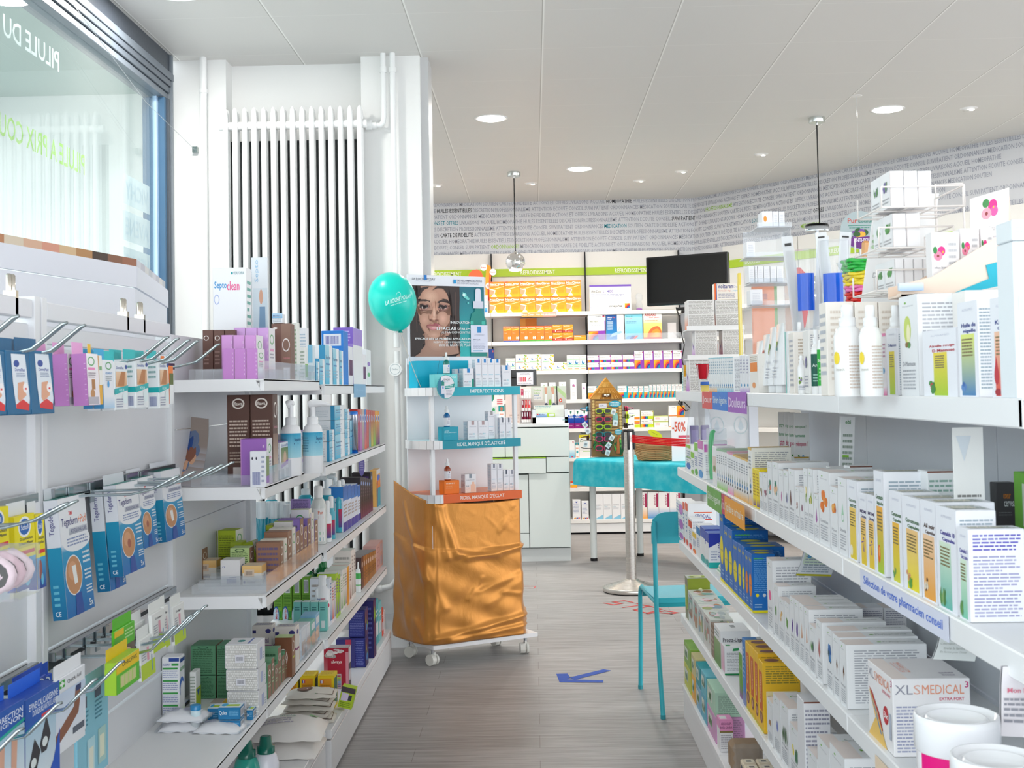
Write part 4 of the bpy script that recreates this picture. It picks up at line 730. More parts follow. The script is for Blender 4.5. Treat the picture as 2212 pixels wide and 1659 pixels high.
P_+=[('e',.265,.447,.016,.008,'7a4a40'),('e',.345,.447,.016,.008,'7a4a40')]+blend(.31,.468,.03,.022,'c7957f','deb29c')
for ex in(.185,.435):
 s_=1 if ex<.3 else-1
 P_+=[('p',spl([(ex-.075,.60),(ex-.03,.648),(ex+.04,.645),(ex+.078,.60),(ex+.03,.57),(ex-.04,.57)]),'a5766a'),('p',spl([(ex-.06,.602),(ex-.01,.628),(ex+.05,.605),(ex+.01,.583)]),'e9dcd8'),('e',ex,.606,.026,.026,'3f2a26',14),('e',ex,.606,.012,.013,'0d0908'),('e',ex+.01,.616,.006,.006,'fff',8),('p',spl([(ex-.068,.600),(ex-.01,.636),(ex+.06,.603),(ex+.0,.626)],4),'2b1a18')]
P_+=[('p',spl([(.085,.655),(.13,.705),(.21,.70),(.27,.665),(.2,.675),(.13,.675)]),'33221e'),('p',spl([(.36,.665),(.42,.70),(.49,.705),(.54,.64),(.48,.675),(.42,.675)]),'33221e')]
P_+=[('p',spl([(.215,.385),(.27,.405),(.31,.398),(.35,.405),(.40,.385),(.35,.375),(.27,.375)]),'a0525a'),('p',spl([(.22,.382),(.27,.37),(.35,.37),(.395,.383),(.35,.335),(.305,.325),(.26,.335)]),'c77f84'),('e',.31,.35,.035,.010,'e0a5a8')]
P_+=[('p',spl([(.0,.87),(.14,.87),(.11,.74),(.085,.6),(.10,.42),(.15,.28),(.19,.15),(.12,.05),(.05,.0),(.0,.0)],4),'2b1d1b'),('p',spl([(.36,.87),(.66,.87),(.66,.05),(.6,.16),(.55,.28),(.54,.45),(.55,.62),(.52,.75),(.45,.83)],4),'2f201e')]
P_+=[('p',[(.06,.8),(.075,.8),(.09,.3),(.08,.3)],'4a332d'),('p',[(.6,.8),(.61,.8),(.6,.3),(.59,.3)],'4d362f')]
P_+=[('p',spl([(.70,.78),(.74,.79),(.79,.72),(.78,.70),(.71,.74)]),'6fd0cc'),('e',.72,.765,.02,.02,'c8f0ee'),('e',.775,.665,.013,.013,'5ec4c4')]
for r_,t in(((.53,.405,.80,.435),'INNOVATION'),((.345,.325,.61,.365),'EFFACLAR'),((.62,.325,.80,.365),'S\u00c9RUM'),((.40,.285,.80,.318),'ULTRA CONCENTR\u00c9'),((0+.0,.205,.80,.237),'EFFICACE D\u00c8S LA PREMI\u00c8RE APPLICATION'),((.30,.165,.80,.195),'R\u00c9DUIT LES IMPERFECTIONS'),((.37,.125,.80,.155),'LISSE LE GRAIN DE PEAU')):
 P_.append(('t',max(r_[0],.06),r_[1],r_[2],r_[3],t,'eef2f4',1 if t in('INNOVATION','EFFACLAR')or t[:3]=='EFF' else 0))
P_+=[('t',.03,.935,.335,.965,'LA ROCHE-POSAY','4a4f62',0),('l',.08,.915,.3,.93,1,'a9adc0'),('q',.185,.94,.222,1.0,'1577c8'),('q',.58,.905,.615,.955,'1e9ad8'),('t',.63,.93,.97,.955,'DES RECOMMANDATIONS','5a5f74',1),('t',.63,.900,.92,.922,'DES DERMATOLOGUES','8a8fa4')]
decals(po,pf,P_)
po.build('poster',ST)
bt=MB()
def bp(P,c,off):bt.prism([(pu0+(pu1-pu0)*a,pz0+(pz1-pz0)*b)for a,b in P][::-1],1,.290-off-.002,.290-off,c)
bp([(.80,.0),(1.02,.0),(1.02,.45),(.98,.53),(.95,.56),(.95,.60),(.86,.60),(.86,.56),(.82,.53),(.80,.45)],'12877f',.004);bp([(.84,.60),(.98,.60),(.98,.69),(.84,.69)],'d5d6e6',.006);bp([(.87,.69),(.95,.69),(.945,.83),(.93,.85),(.89,.85),(.875,.83)],'dcdcea',.006)
bp([(.80,.05),(1.03,.05),(1.03,.39),(.80,.39)],'d9dcee',.007)
decals(bt,lambda u,v,e:(pu0+(pu1-pu0)*(.80+.23*u),.290-.009-e,pz0+(pz1-pz0)*(.05+.34*v)),[('q',.38,.72,.62,.95,'1d86c4'),('t',.22,.62,.80,.66,'LA ROCHE-POSAY','77809a'),('t',.12,.44,.55,.49,'EFFACLAR','4a5068',1),('t',.12,.37,.4,.41,'S\u00c9RUM','9aa0b8'),('t',.12,.30,.8,.34,'ULTRA CONCENTR\u00c9','8a90a8'),('l',.12,.12,.85,.27,4,'a0a4bc'),('q',.12,.04,.7,.07,'3f9ac0')])
for a,b in((.80,.84),(.95,1.0)):bp([(a,.40),(b,.40),(b,.44),(a,.44)],'3fb8a8',.0065)
bt.build('bottle_cutout',ST)
def satin():
 m,N,L,b=newmat('gold_satin');t=N.new('ShaderNodeTexCoord');n=N.new('ShaderNodeTexNoise');n.inputs['Scale'].default_value=9;n.inputs['Detail'].default_value=5;n.inputs['Distortion'].default_value=.6
 mp=N.new('ShaderNodeMapping');mp.inputs['Scale'].default_value=(1,1,.6);L.new(t.outputs['Object'],mp.inputs[0]);L.new(mp.outputs[0],n.inputs['Vector'])
 b.inputs['Base Color'].default_value=(*C('cf8a3c'),1);b.inputs['Metallic'].default_value=.55;b.inputs['Roughness'].default_value=.36;b.inputs['Sheen Weight'].default_value=.3
 bp_=N.new('ShaderNodeBump');bp_.inputs['Strength'].default_value=.25;bp_.inputs['Distance'].default_value=.02;L.new(n.outputs[0],bp_.inputs['Height']);L.new(bp_.outputs[0],b.inputs['Normal'])
satin()
cl=MB();NS,NZ=150,90;rnd=random.Random(11)
per=[(-.045,.33),(-.040,.22),(-.031,.12),(-.012,.045),(.03,.016),(.15,.012),(.30,.012),(.42,.012),(.480,.014),(.498,.04),(.498,.12),(.495,.325)]
seg=[0]
for a,b in zip(per,per[1:]):seg.append(seg[-1]+math.hypot(b[0]-a[0],b[1]-a[1]))
def per_at(s):
 s*=seg[-1]
 for i in range(len(per)-1):
  if s<=seg[i+1]+1e-9:k=(s-seg[i])/(seg[i+1]-seg[i]);a,b=per[i],per[i+1];return Vector((a[0]+(b[0]-a[0])*k,a[1]+(b[1]-a[1])*k)),Vector((b[1]-a[1],-(b[0]-a[0]))).normalized()
 return Vector(per[-1]),Vector((1,0))
FOLDS=[((.33,.97),(.40,.62),.018,.02),((.30,.99),(.36,.60),.016,.016),((.45,.60),(.80,.66),.020,.020),((.80,.66),(.84,.82),.016,.018),((.42,.63),(.60,.60),.014,.016),((.10,.9),(.26,.45),.012,.022),((.22,.62),(.34,.25),.009,.022),((.55,.25),(.83,.52),.010,.028),((.50,.35),(.72,.45),.007,.020),((.30,.04),(.82,.16),.020,.022),((.36,.02),(.84,.08),.016,.018),((.2,.15),(.27,.02),.012,.02),((.55,.9),(.63,.72),.006,.018),((.68,.95),(.60,.75),.006,.018),((.06,.5),(.14,.1),.009,.02),((.78,.95),(.84,.7),.012,.014),((.45,.3),(.52,.45),.006,.012),((.62,.33),(.7,.3),.006,.014)]
pv=[]
for i in range(NS+1):
 s=i/NS;q,nr=per_at(s)
 top=.86-.085*min(1,s/.28)if s<.28 else .775-.022*math.sin((s-.28)/.55*math.pi)+.01*max(0,s-.8)
 for j in range(NZ+1):
  t=j/NZ;z=.1035+(top-.1035)*t
  d=.012*(1-t)**3+(.045*math.exp(-((s-.81)/.05)**2)*max(0,1-abs(t-.1)/.3))
  if t<.66:d+=.006
  for(a,b,am,w)in FOLDS:
   ax,ay,bx,by=a[0],a[1],b[0],b[1];L2=(bx-ax)**2+(by-ay)**2;k=max(0,min(1,((s-ax)*(bx-ax)+(t-ay)*(by-ay))/L2));dd=math.hypot(s-ax-k*(bx-ax),t-ay-k*(by-ay));d+=am*.6*math.exp(-(dd/w)**2)
  d+=.003*math.sin(s*37+3*math.sin(t*9))*(1-t*.5)+.002*math.sin(t*31+s*22)
  d=max(d,.003);p=q+nr*-d if False else q-nr*(-d)
  pv.append((p.x,p.y,z))
cl.add(pv,[(i*(NZ+1)+j,(i+1)*(NZ+1)+j,(i+1)*(NZ+1)+j+1,i*(NZ+1)+j+1)for i in range(NS)for j in range(NZ)],'fff','gold_satin',True)
co=cl.build('gold_cloth',None,tuple(DP),DR,'gold satin cloth wrapped round the foot of the poster stand','cloth')
so_=co.modifiers.new('thickness','SOLIDIFY');so_.thickness=.0015
def dbox(name,lab,cat,px0,px1,pyt,zi,v,dep,col,faces,zb=None,group=None):
 z=SZ[zi]if zb is None else zb;pym=900;u0,_=d_at(px0,pym,v);u1,_=d_at(px1,pym,v);_,zt=d_at((px0+px1)/2,pyt,v)
 o=carton_mb(u1-u0-.001,dep,zt-z-.001,col,faces).build(name,None,dW((u0+u1)/2,v+dep/2,z+.0008),DR,lab,cat,group);return zt
def serum(h,glass,lab,px,zi,v,zb,grp):
 u,_=d_at(px,900,v);o=empty('serum_bottle',dW(u,v,zb),DR,lab,'bottle',grp);r=.0155
 MB().lathe([(r*.9,0),(r,.004),(r,h*.52),(r*.85,h*.58),(r*.5,h*.62),(r*.5,h*.67)],n=20,col=glass,m='glossy_plastic').build('glass_body',o)
 lb=MB().lathe([(r*1.02,.005),(r*1.02,h*.43)],n=20,col='eef0f6',m='printed_card')
 decals(lb,lambda a,b,e:(.014*a,-r*1.02*math.cos(.9*a)-.0004-e,.005+(h*.43-.005)*b),[('q',.1,.72,.5,.95,'2a6fd0' if zi==0 else '8a6a80'),('l',-.4,.15,.7,.65,5,'a8acc0')]);lb.build('label',o)
 MB().lathe([(r*.72,h*.66),(r*.72,h*.80),(r*.3,h*.81),(r*.32,h*.86),(r*.34,h*.95),(r*.2,h*.995),(0,h)],n=16,col='eef0f2',m='silicone_matt').build('dropper',o)
tall=lambda acc,low='e6f2f5':{'f':[('q',0,0,1,.35,low,'ececf2'),('q',.33,.86,.68,1,acc),('t',.1,.79,.9,.82,'LA ROCHE-POSAY','9a9fb0'),('l',.1,.42,.8,.46,1,'9ad0e4'),('t',.1,.27,.62,.31,'EFFACLAR','6a6f84',1),('l',.1,.08,.8,.24,4,'b4bccb')],'l':[('l',.1,.05,.9,.95,22,'a9c4d8')]}
sq=lambda acc,t,low='e8f0f3':{'f':[('q',0,0,1,.35,low,'ececf2'),('q',.37,.78,.63,1,acc),('t',.14,.66,.86,.71,'LA ROCHE-POSAY','9a9fb0'),('t',.1,.26,.45,.33,t,'6a6f84',1),('t',.5,.26,.72,.34,'B5','8accd8',1),('l',.1,.08,.7,.2,3,'b4bccb')],'l':[('l',.1,.05,.9,.95,14,'a9c4d8')]}
z=dbox('gift_parcel','teal paper parcel lying on the top shelf of the poster stand','parcel',903,1014,779,0,.17,.10,'00b7d8',{'f':[('p',[(.33,0),(.34,0),(.43,1),(.42,1)],'0092b2'),('p',[(.0,.05),(.01,.05),(.08,.25),(.07,.25)],'0092b2')]})
zt=dbox('serum_box','mint box under the green dropper bottle, top shelf of the poster stand','box',940,990,808,0,.05,.06,'7fdfe2',{'f':[('t',.62,.70,.95,.85,'ROUGES','e8fafa',1)]},group='plinth boxes under the dropper bottles')
serum(.106,'0a7f74','green dropper bottle on the mint box',966,0,.075,zt,'dropper bottles on the poster stand')
dbox('serum_carton','white serum carton with a green bottle, rear one beside the mint box','carton',985,1003,797,0,.10,.04,'eceef4',sq('1583cc','EFFACLAR'))
dbox('serum_carton','white serum carton with a blue tab and green bottle, front one on the top stand shelf','carton',1002,1025,796,0,.035,.045,'ececf2',{'f':sq('1583cc','EFFACLAR')['f']+[('q',.8,0,1,.45,'17957f'),('q',.86,.45,.97,.62,'e8eaf0')],'l':sq('','')['l'][:1]})
for i in range(4):dbox('cream_carton',f'tall white cream carton with a blue tab, {place(4, i)} from left on the top stand shelf','carton',1029+13.6*i,1042.4+13.6*i,775,0,.035+.000*i,.04,'ececf2',tall('1583cc'),group='tall blue tab cartons on the poster stand')
dbox('cream_carton','shorter white cream carton with a blue tab at the right end of the top stand shelf','carton',1087,1105.5,789,0,.03,.035,'ececf2',sq('1583cc','EFFACLAR +'))
zt=dbox('serum_box','teal box under the blue dropper bottle, middle shelf of the poster stand','box',957,990,922,1,.03,.06,'0e9fb8',{'f':[('t',.08,.66,.38,.74,'ACIDE','c8eef2',1),('t',.08,.54,.88,.62,'HYALURONIQUE','c8eef2',1),('t',.08,.32,.45,.38,'REPULPE','6cc8d8')]},group='plinth boxes under the dropper bottles')
serum(.102,'1466a0','blue dropper bottle on the teal box',965,1,.055,zt,'dropper bottles on the poster stand')
for i in range(2):dbox('cream_carton',f'square white carton with a taupe tab, {"left" if i == 0 else "right"} one on the middle stand shelf','carton',1010+22.3*i,1032+22.3*i,909,1,.035,.05,'ececf2',sq('b49a9c','HYALU'))
dbox('cream_carton','tall white carton with a taupe tab on the middle stand shelf','carton',1054.5,1069,888,1,.05,.04,'ececf2',tall('a8a2a4'))
u_,_=d_at(1074,900,.05);MB().box(-.013,.013,-.004,.004,.115,.12,'dfe6ee').lathe([(.012,0),(.012,.02)],n=14,col='f2f4f6').lathe([(.0125,.02),(.013,.06),(.0125,.115)],n=14,col='eff3f8',sy=.6).build('cream_tube',None,dW(u_,.055,SZ[1]),DR,'white cream tube between the cartons on the middle stand shelf','tube')
for i in range(2):dbox('cream_carton',f'small white carton with a dark tab, {"left" if i == 0 else "right"} one at the right of the middle stand shelf','carton',1079+13.4*i,1092+13.4*i,902,1,.03,.035,'ececf2',sq('6a6e7c','HYALU'))
zt=dbox('serum_box','orange box under the amber dropper bottle, lowest open shelf of the poster stand','box',957,990,1038,2,.03,.06,'f27a10',{'f':[('t',.12,.74,.68,.84,'VITAMINE C','fff0dc',1),('t',.12,.52,.52,.60,'REDONNE','fbc890'),('t',.12,.40,.56,.48,'DE L\'\u00c9CLAT','fbc890')]},group='plinth boxes under the dropper bottles')
serum(.104,'9a3a12','amber dropper bottle on the orange box',964.5,2,.055,zt,'dropper bottles on the poster stand')
dbox('serum_carton','square white carton with a peach bottle drawing on the lowest open stand shelf','carton',1002,1026,1024,2,.03,.045,'eceaee',{'f':[('q',0,0,1,.5,'f8dccb','eceaee'),('q',.38,.78,.62,1,'8a94a0'),('t',.12,.66,.88,.71,'LA ROCHE-POSAY','8a8fa0'),('q',.5,.05,.95,.45,'f3c4aa'),('q',.62,.45,.84,.58,'f3c4aa'),('t',.08,.34,.35,.39,'PURE','5a5f74',1),('t',.08,.18,.38,.3,'C10','f0b0a0')],'l':[('l',.1,.3,.9,.95,10,'a9a4b8')]})
for i in range(2):dbox('cream_carton',f'tall white carton with a grey tab, {"left" if i == 0 else "right"} one on the lowest open stand shelf','carton',1058.6+13.2*i,1071.5+13.2*i,1002,2,.035,.04,'ececf2',tall('8a8c9c','f8e8e0'))
for i in range(2):dbox('cream_carton',f'short white carton with a dark grey tab, {"left" if i == 0 else "right"} one at the right of the lowest stand shelf','carton',1085.6+12.2*i,1097.5+12.2*i,1014.5,2,.03,.035,'ececf2',sq('4d5568' if i==0 else '8a8c9c','PIGMENT','f8e8e0'))
u_,z_=d_at(962.4,835.7,-.03);w=MB();r=.048
w.tube([(0,0,0),(0,.0012,0)],1,3,'fff')if False else None
n=32;vv=[(r*math.cos(2*math.pi*i/n),y,1.2*r*math.sin(2*math.pi*i/n))for y in(0,.0015)for i in range(n)]
w.add(vv,[tuple(range(n)),tuple(range(2*n-1,n-1,-1))]+[(i,n+i,n+(i+1)%n,(i+1)%n)for i in range(n)],'28b3b0')
decals(w,lambda u,v,e:(r*.95*u,-e,1.14*r*v),[('e',0,0,1,1,'e9e7ee',32),('p',[(math.cos(t),math.sin(t))for t in[math.radians(110+15*k)for k in range(11)]],'2b7fa0'),('p',[(-.55,.9),(.05,.99),(.1,.75),(-.6,.5)],'f0eef4'),('t',-.25,.55,.45,.72,'EFFACLAR','3a3f52',1),('t',-.2,.38,.25,.48,'S\u00c9RUM','8accd8'),('p',[(-.2,.05),(.98,.28),(.96,-.05),(-.15,-.22)],'1a9a94'),('l',-.05,-.12,.8,.15,2,'bfe8e6'),('l',.0,-.75,.7,-.25,4,'b0b4c4'),('q',-.55,-.6,-.15,.1,'dfe2ee'),('q',-.5,.1,-.2,.45,'1a8a7c'),('q',-.42,-.15,-.28,.05,'2a7fd0')])
w.tube([(0,.002,0),(.01,.025,-.02)],.0015,5,'fff','clear_plastic');w.build('shelf_wobbler',None,dW(u_,-.035,z_),DR,'round advertising disc clipped to the top shelf edge of the poster stand','sign')
# balloon
def rub():
 m,N,L,b=newmat('balloon_rubber');b.inputs['Base Color'].default_value=(*C('00cfc0'),1);b.inputs['Roughness'].default_value=.3;b.inputs['Subsurface Weight'].default_value=.3;b.inputs['Subsurface Radius'].default_value=(.05,.1,.1);b.inputs['Subsurface Scale'].default_value=.1
rub()
bx=at_y(848.5,5.70,1.7);bz=z_at(bx,5.70,651);bal=empty('balloon',(bx,5.70,bz),0,'turquoise printed balloon floating at the left of the poster','balloon')
pr=[]
for i in range(25):
 a=math.pi*i/24;z=-math.cos(a);r=math.sin(a)*(1-.10*(1-z)/2-(.10 if z<0 else 0)*z*z);pr.append((max(.0005,.119*r),.143*z-.003))
bo=MB().lathe(pr,n=40,m='balloon_rubber');bb=bo.build('rubber_skin',bal);bb.rotation_euler=(0,math.radians(-14),0)
lt=MB()
def bsk(u,v,e):x=-.02+.115*u;z=-.038+.055*v+.32*(x+.01);y=-math.sqrt(max(0,1-(x/.119)**2-(z/.143)**2))*.117-.002-e;return(x,y,z)
decals(lt,bsk,[('t',0,.25,.32,.62,'LA','d8fbf8'),('t',.20,.25,.60,.62,'ROCHE','d8fbf8',1),('t',.64,.25,1,.62,'POSAY','d8fbf8'),('o',.52,.7,.1,.35,'aef0ea',.12),('l',.2,.0,.9,.16,1,'a8efe8')][1:])
decals(lt,bsk,[('t',0,.25,.16,.62,'LA','d8fbf8',1)]);lt.build('print',bb and bal)
kx,kz=.0345,-.14
MB().lathe([(.004,0),(.011,-.010),(.012,-.014)],c=(kx,0,kz+.004),n=12,col='0a8f86',m='silicone_matt').build('knot',bal)
sx,sy,sz_=(Vector(dW(.03,.16,1.312))-Vector((bx,5.70,bz)))
MB().tube([(kx,0,kz),(kx+(sx-kx)*.3,sy*.3,kz+(sz_-kz)*.35),(kx+(sx-kx)*.7,sy*.75,kz+(sz_-kz)*.75),(sx,sy,sz_)],.0016,6,'d9d2c8','matte').build('ribbon',bal)
# barrier post
BP=empty('barrier_post',(.602,7.717,0),0,'brushed steel queue barrier post with a red belt','barrier')
def brushed():
 m,N,L,b=newmat('brushed_steel');t=N.new('ShaderNodeTexCoord');mp=N.new('ShaderNodeMapping');mp.inputs['Scale'].default_value=(4,4,300);n=N.new('ShaderNodeTexNoise');n.inputs['Scale'].default_value=3
 L.new(t.outputs['Object'],mp.inputs[0]);L.new(mp.outputs[0],n.inputs['Vector']);r=N.new('ShaderNodeMapRange');r.inputs[3].default_value=.2;r.inputs[4].default_value=.38;L.new(n.outputs[0],r.inputs[0]);L.new(r.outputs[0],b.inputs['Roughness'])
 b.inputs['Base Color'].default_value=(.62,.60,.57,1);b.inputs['Metallic'].default_value=1;b.inputs['Anisotropic'].default_value=.5
brushed()
MB().lathe([(.178,.001),(.180,.006)],n=48,col='111',m='silicone_matt').build('rubber_ring',BP)
MB().lathe([(.180,.006),(.182,.010),(.182,.028),(.178,.032),(.05,.072),(.046,.078),(.034,.080)],n=64,m='brushed_steel').build('base',BP)
MB().tube([(0,0,.075),(0,0,1.01)],.0325,40,'fff','brushed_steel').build('tube',BP)
MB().lathe([(.036,1.010),(.038,1.014),(.038,1.024),(.034,1.028)],n=32,col='1a1b1e',m='glossy_plastic').build('cap',BP)
c_=MB()
for a in(-95,-25,80,180):x,y=math.cos(math.radians(a)),math.sin(math.radians(a));c_.tube([(.0345*x,.0345*y,.90),(.037*x,.037*y,.91),(.037*x,.037*y,1.012)],.009,8,'202226','glossy_plastic')
c_.build('belt_slots',BP)
p0=Vector((.02,-.042,0));p1=Vector((.62,-.38,0));bl=MB();NB=24;n_=Vector((p1.y-p0.y,-(p1.x-p0.x),0)).normalized()*.0008
for k in range(5):
 vv=[]
 for i in range(NB+1):
  t=i/NB;p=p0.lerp(p1,t);sag=-.012*math.sin(t*math.pi)-.022*t
  for zz in(.945+k*.0098,.945+(k+1)*.0098-.001):
   vv.append((p.x,p.y,zz+sag))
 bl.add([(a-n_.x,b-n_.y,c)for a,b,c in vv]+[(a+n_.x,b+n_.y,c)for a,b,c in vv],[(2*i,2*i+2,2*i+3,2*i+1)for i in range(NB)]+[(2*(NB+1)+2*i+1,2*(NB+1)+2*i+3,2*(NB+1)+2*i+2,2*(NB+1)+2*i)for i in range(NB)],'d8121c' if k%2 else 'e01a24','matte')
bl.build('belt',BP)
MB().box(.612,.640,-.40,-.36,.90,1.0,'202226','glossy_plastic',.003).build('belt_end',BP)
# chair
TQ='35b4c4';CH=empty('chair',(.483,4.762,0),math.radians(5),'turquoise painted steel chair seen from behind beside the right gondola','chair');cw=.350
for x in(0,cw):
 MB().tube([(x,0,.012),(x,.055,.22),(x,.085,.41),(x,.092,.50),(x,.094,.757)],.0095,10,TQ,'lacquered_steel').build('rear_leg',CH)
 MB().tube([(x-.004 if x==0 else x+.004,.478,.012),(x,.468,.25),(x,.460,.40),(x,.447,.432),(x,.415,.4475),(x,.10,.436)],.0092,10,TQ,'lacquered_steel').build('front_leg',CH)
for x,y in((0,0),(cw,0),(-.004,.478),(cw+.004,.478)):MB().lathe([(.0105,0),(.0105,.016)],c=(x,y,0),n=10,col='3a9aa6',m='silicone_matt').build('foot',CH)
sm=MB();SN=14;vv=[]
for i in range(SN+1):
 for j in range(SN+1):
  u,v=i/SN,j/SN;vv.append((-.006+(cw+.012)*u,.10+.352*v,.452-.010*math.sin(math.pi*u)*math.sin(math.pi*min(1,v*1.1))+(-.01*(v-.85)/.15 if v>.85 else 0)))
nn_=(SN+1)**2;ff=[(i*(SN+1)+j,(i+1)*(SN+1)+j,(i+1)*(SN+1)+j+1,i*(SN+1)+j+1)for i in range(SN)for j in range(SN)]
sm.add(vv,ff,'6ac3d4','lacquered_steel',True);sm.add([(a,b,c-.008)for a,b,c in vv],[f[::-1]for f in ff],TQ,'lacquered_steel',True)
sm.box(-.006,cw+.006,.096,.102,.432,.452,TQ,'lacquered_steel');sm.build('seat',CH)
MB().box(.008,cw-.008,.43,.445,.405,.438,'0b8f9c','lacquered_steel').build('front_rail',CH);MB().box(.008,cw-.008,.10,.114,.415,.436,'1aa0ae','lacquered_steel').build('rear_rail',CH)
bk=[(-.010,.668),(cw+.010,.668),(cw+.010,.735),(cw+.004,.765),(cw-.018,.786),(cw-.045,.793),(.045,.793),(.018,.786),(-.004,.765),(-.010,.735)]
MB().prism(bk,1,.104,.112,TQ,'lacquered_steel').build('backrest',CH)
# table with turquoise cloth
TR=math.radians(-50);TD=Vector((math.cos(TR),math.sin(TR),0));TN=Vector((-math.sin(TR),math.cos(TR),0));TA=Vector((.305,9.02,0));TZ=.77
TB=empty('display_table',tuple(TA),TR,'table with pale round legs under the turquoise cloth','table')
MB().box(.02,1.28,.02,.62,TZ-.028,TZ-.003,'d9dcdc','lacquered_steel',.003).build('tabletop',TB)
for x,y in((.03,.14),(1.24,.06),(.10,.56),(1.24,.56)):MB().tube([(x,y,.012),(x,y,TZ-.028)],.0245,16,'dde2e0','lacquered_steel').tube([(x,y,0),(x,y,.022)],.0265,16,'18191b','silicone_matt').build('leg',TB)
def cloth_mat():
 m,N,L,b=newmat('turquoise_fleece');t=N.new('ShaderNodeTexCoord');n=N.new('ShaderNodeTexNoise');n.inputs['Scale'].default_value=14;n.inputs['Detail'].default_value=4;L.new(t.outputs['Object'],n.inputs['Vector'])
 cr=N.new('ShaderNodeValToRGB');cr.color_ramp.elements[0].position=.42;cr.color_ramp.elements[0].color=(*C('0db2c6'),1);cr.color_ramp.elements[1].position=.68;cr.color_ramp.elements[1].color=(*C('4cc3d0'),1)
 L.new(n.outputs[0],cr.inputs[0]);L.new(cr.outputs[0],b.inputs['Base Color']);b.inputs['Roughness'].default_value=.7
cloth_mat()
tc_=MB();NX,NY=60,40;tv=[];LXc,LYc,hang=1.30,.64,.195
for i in range(NX+1):
 for j in range(NY+1):
  a=-hang+(LXc+2*hang)*i/NX;b=-hang+(LYc+2*hang)*j/NY
  ox=max(0,-a)+max(0,a-LXc);oy=max(0,-b)+max(0,b-LYc);x=min(max(a,0),LXc);y=min(max(b,0),LYc);h=max(ox,oy)
  r_=.012;bulge=min(h,r_);k=.010*math.sin(x*9+1)*(h/hang)+.006*math.sin(x*23)*(h/hang)
  if h>0:
   if oy>=ox:y+=(-1 if b<0 else 1)*(bulge*.8+k*(1 if oy>0 else 0));x+=(-1 if a<0 else 1 if a>LXc else 0)*min(ox,r_)
   else:x+=(-1 if a<0 else 1)*(bulge*.8+.006*math.sin(y*17)*h/hang)
  tv.append((x,y,TZ-max(0,h-.004)-(.006*math.sin(x*7)*(h/hang))))
tc_.add(tv,[(i*(NY+1)+j,(i+1)*(NY+1)+j,(i+1)*(NY+1)+j+1,i*(NY+1)+j+1)for i in range(NX)for j in range(NY)],'fff','turquoise_fleece',True)
to=tc_.build('tablecloth',None,tuple(TA),TR,'turquoise fleece cloth draped over the display table','tablecloth')
# hut-shaped sunglasses display
HX,HY=at_y(1311.5,9.15,1.0),9.15;hw=.1165
HU=empty('sunglasses_display',(HX,HY,TZ+.002),0,'cardboard hut display with thatched point roof for children\'s sunglasses on the table','display')
hb=MB();hz=z_at(HX,HY,860)-TZ-.002;ha=z_at(HX,HY,816)-TZ-.002
hb.box(-hw,hw,0,.17,0,hz,'9a7040');decs=[('q',0,0,1,1,'8d6636','a07844')]
for k in range(11):decs+=[('q',.14,.34+k*.058,.86,.375+k*.058,'b98d4c','d0a662'),('q',.14,.375+k*.058,.86,.383+k*.058,'4f3620')]
for k in range(14):decs+=[('e',.065,.30+k*.05,.04,.021,'dcbf7a',10),('e',.935,.30+k*.05,.04,.021,'dcbf7a',10)]
rnd=random.Random(5)
for k in range(46):cx_=rnd.uniform(.02,.98);cy_=rnd.uniform(.0,.26)if .2<cx_<.8 else rnd.uniform(0,.34);decs.append(('p',[(cx_,cy_),(cx_+rnd.uniform(-.14,.14),cy_+.04),(cx_+rnd.uniform(-.12,.12),cy_+.12)],rnd.choice(('1f7a3a','2f9a48','14602c','54b04a','0f4f2a'))))
decs+=[('p',[(.78,.05),(.9,.05),(.88,.3),(.97,.42),(.9,.43),(.82,.3)],'c46a35'),('q',.68,.55,.86,.70,'88c0b8'),('q',.70,.70,.84,.74,'88c0b8'),('e',.77,.90,.2,.055,'1f9db8',24),('l',.62,.87,.93,.93,3,'e8f6f8'),('e',.86,.42,.12,.05,'1f9db8',20),('l',.77,.39,.95,.45,3,'e8f6f8')]
decals(hb,faceframe('f',-hw,hw,0,.17,0,hz),decs);hb.build('hut_walls',HU)
rf=MB();rf.prism([(-hw-.010,hz-.006),(hw+.010,hz-.006),(0,ha)],1,-.016,.18,'c08a3a','matte')
tr_=lambda u,v,e:((u*(1-v))*(hw+.010),-.016-e,hz-.006+(ha-hz+.006)*v)
th_=[]
for r_,cc in((0,'b5762c'),(.28,'c98c3c'),(.55,'d9a24c')):
 th_.append(('p',[(-1,r_),(1,r_),(1,r_+.25),(-1,r_+.25)],cc))
 for k in range(34):u_=-1+k/16.5;th_.append(('p',[(u_,r_),(u_+.03,r_),(u_+.02,r_+.2),(u_+.01,r_+.22)],rnd.choice(('e0b05c','9a5f22','edc478','b0742e'))))
th_+=[('p',[(-.30,.09),(.30,.09),(.36,.25),(-.34,.25)],'5a3c22'),('e',-.10,.185,.10,.035,'f2ede4',12),('e',.12,.19,.09,.03,'f2ede4',12),('e',.02,.13,.06,.025,'f2ede4',10)]
decals(rf,tr_,th_,'matte');rf.build('thatched_roof',HU)
tg_=MB().box(-.06,.0,-.004,-.002,hz-.075,hz-.04,'e4e2ee');decals(tg_,faceframe('f',-.06,0,-.004,0,hz-.075,hz-.04),[('t',.1,.35,.6,.7,'24.90','3a3a5a',1),('t',.66,.35,.9,.5,'CHF','6a6a8a')]);tg_.build('price_card',HU)
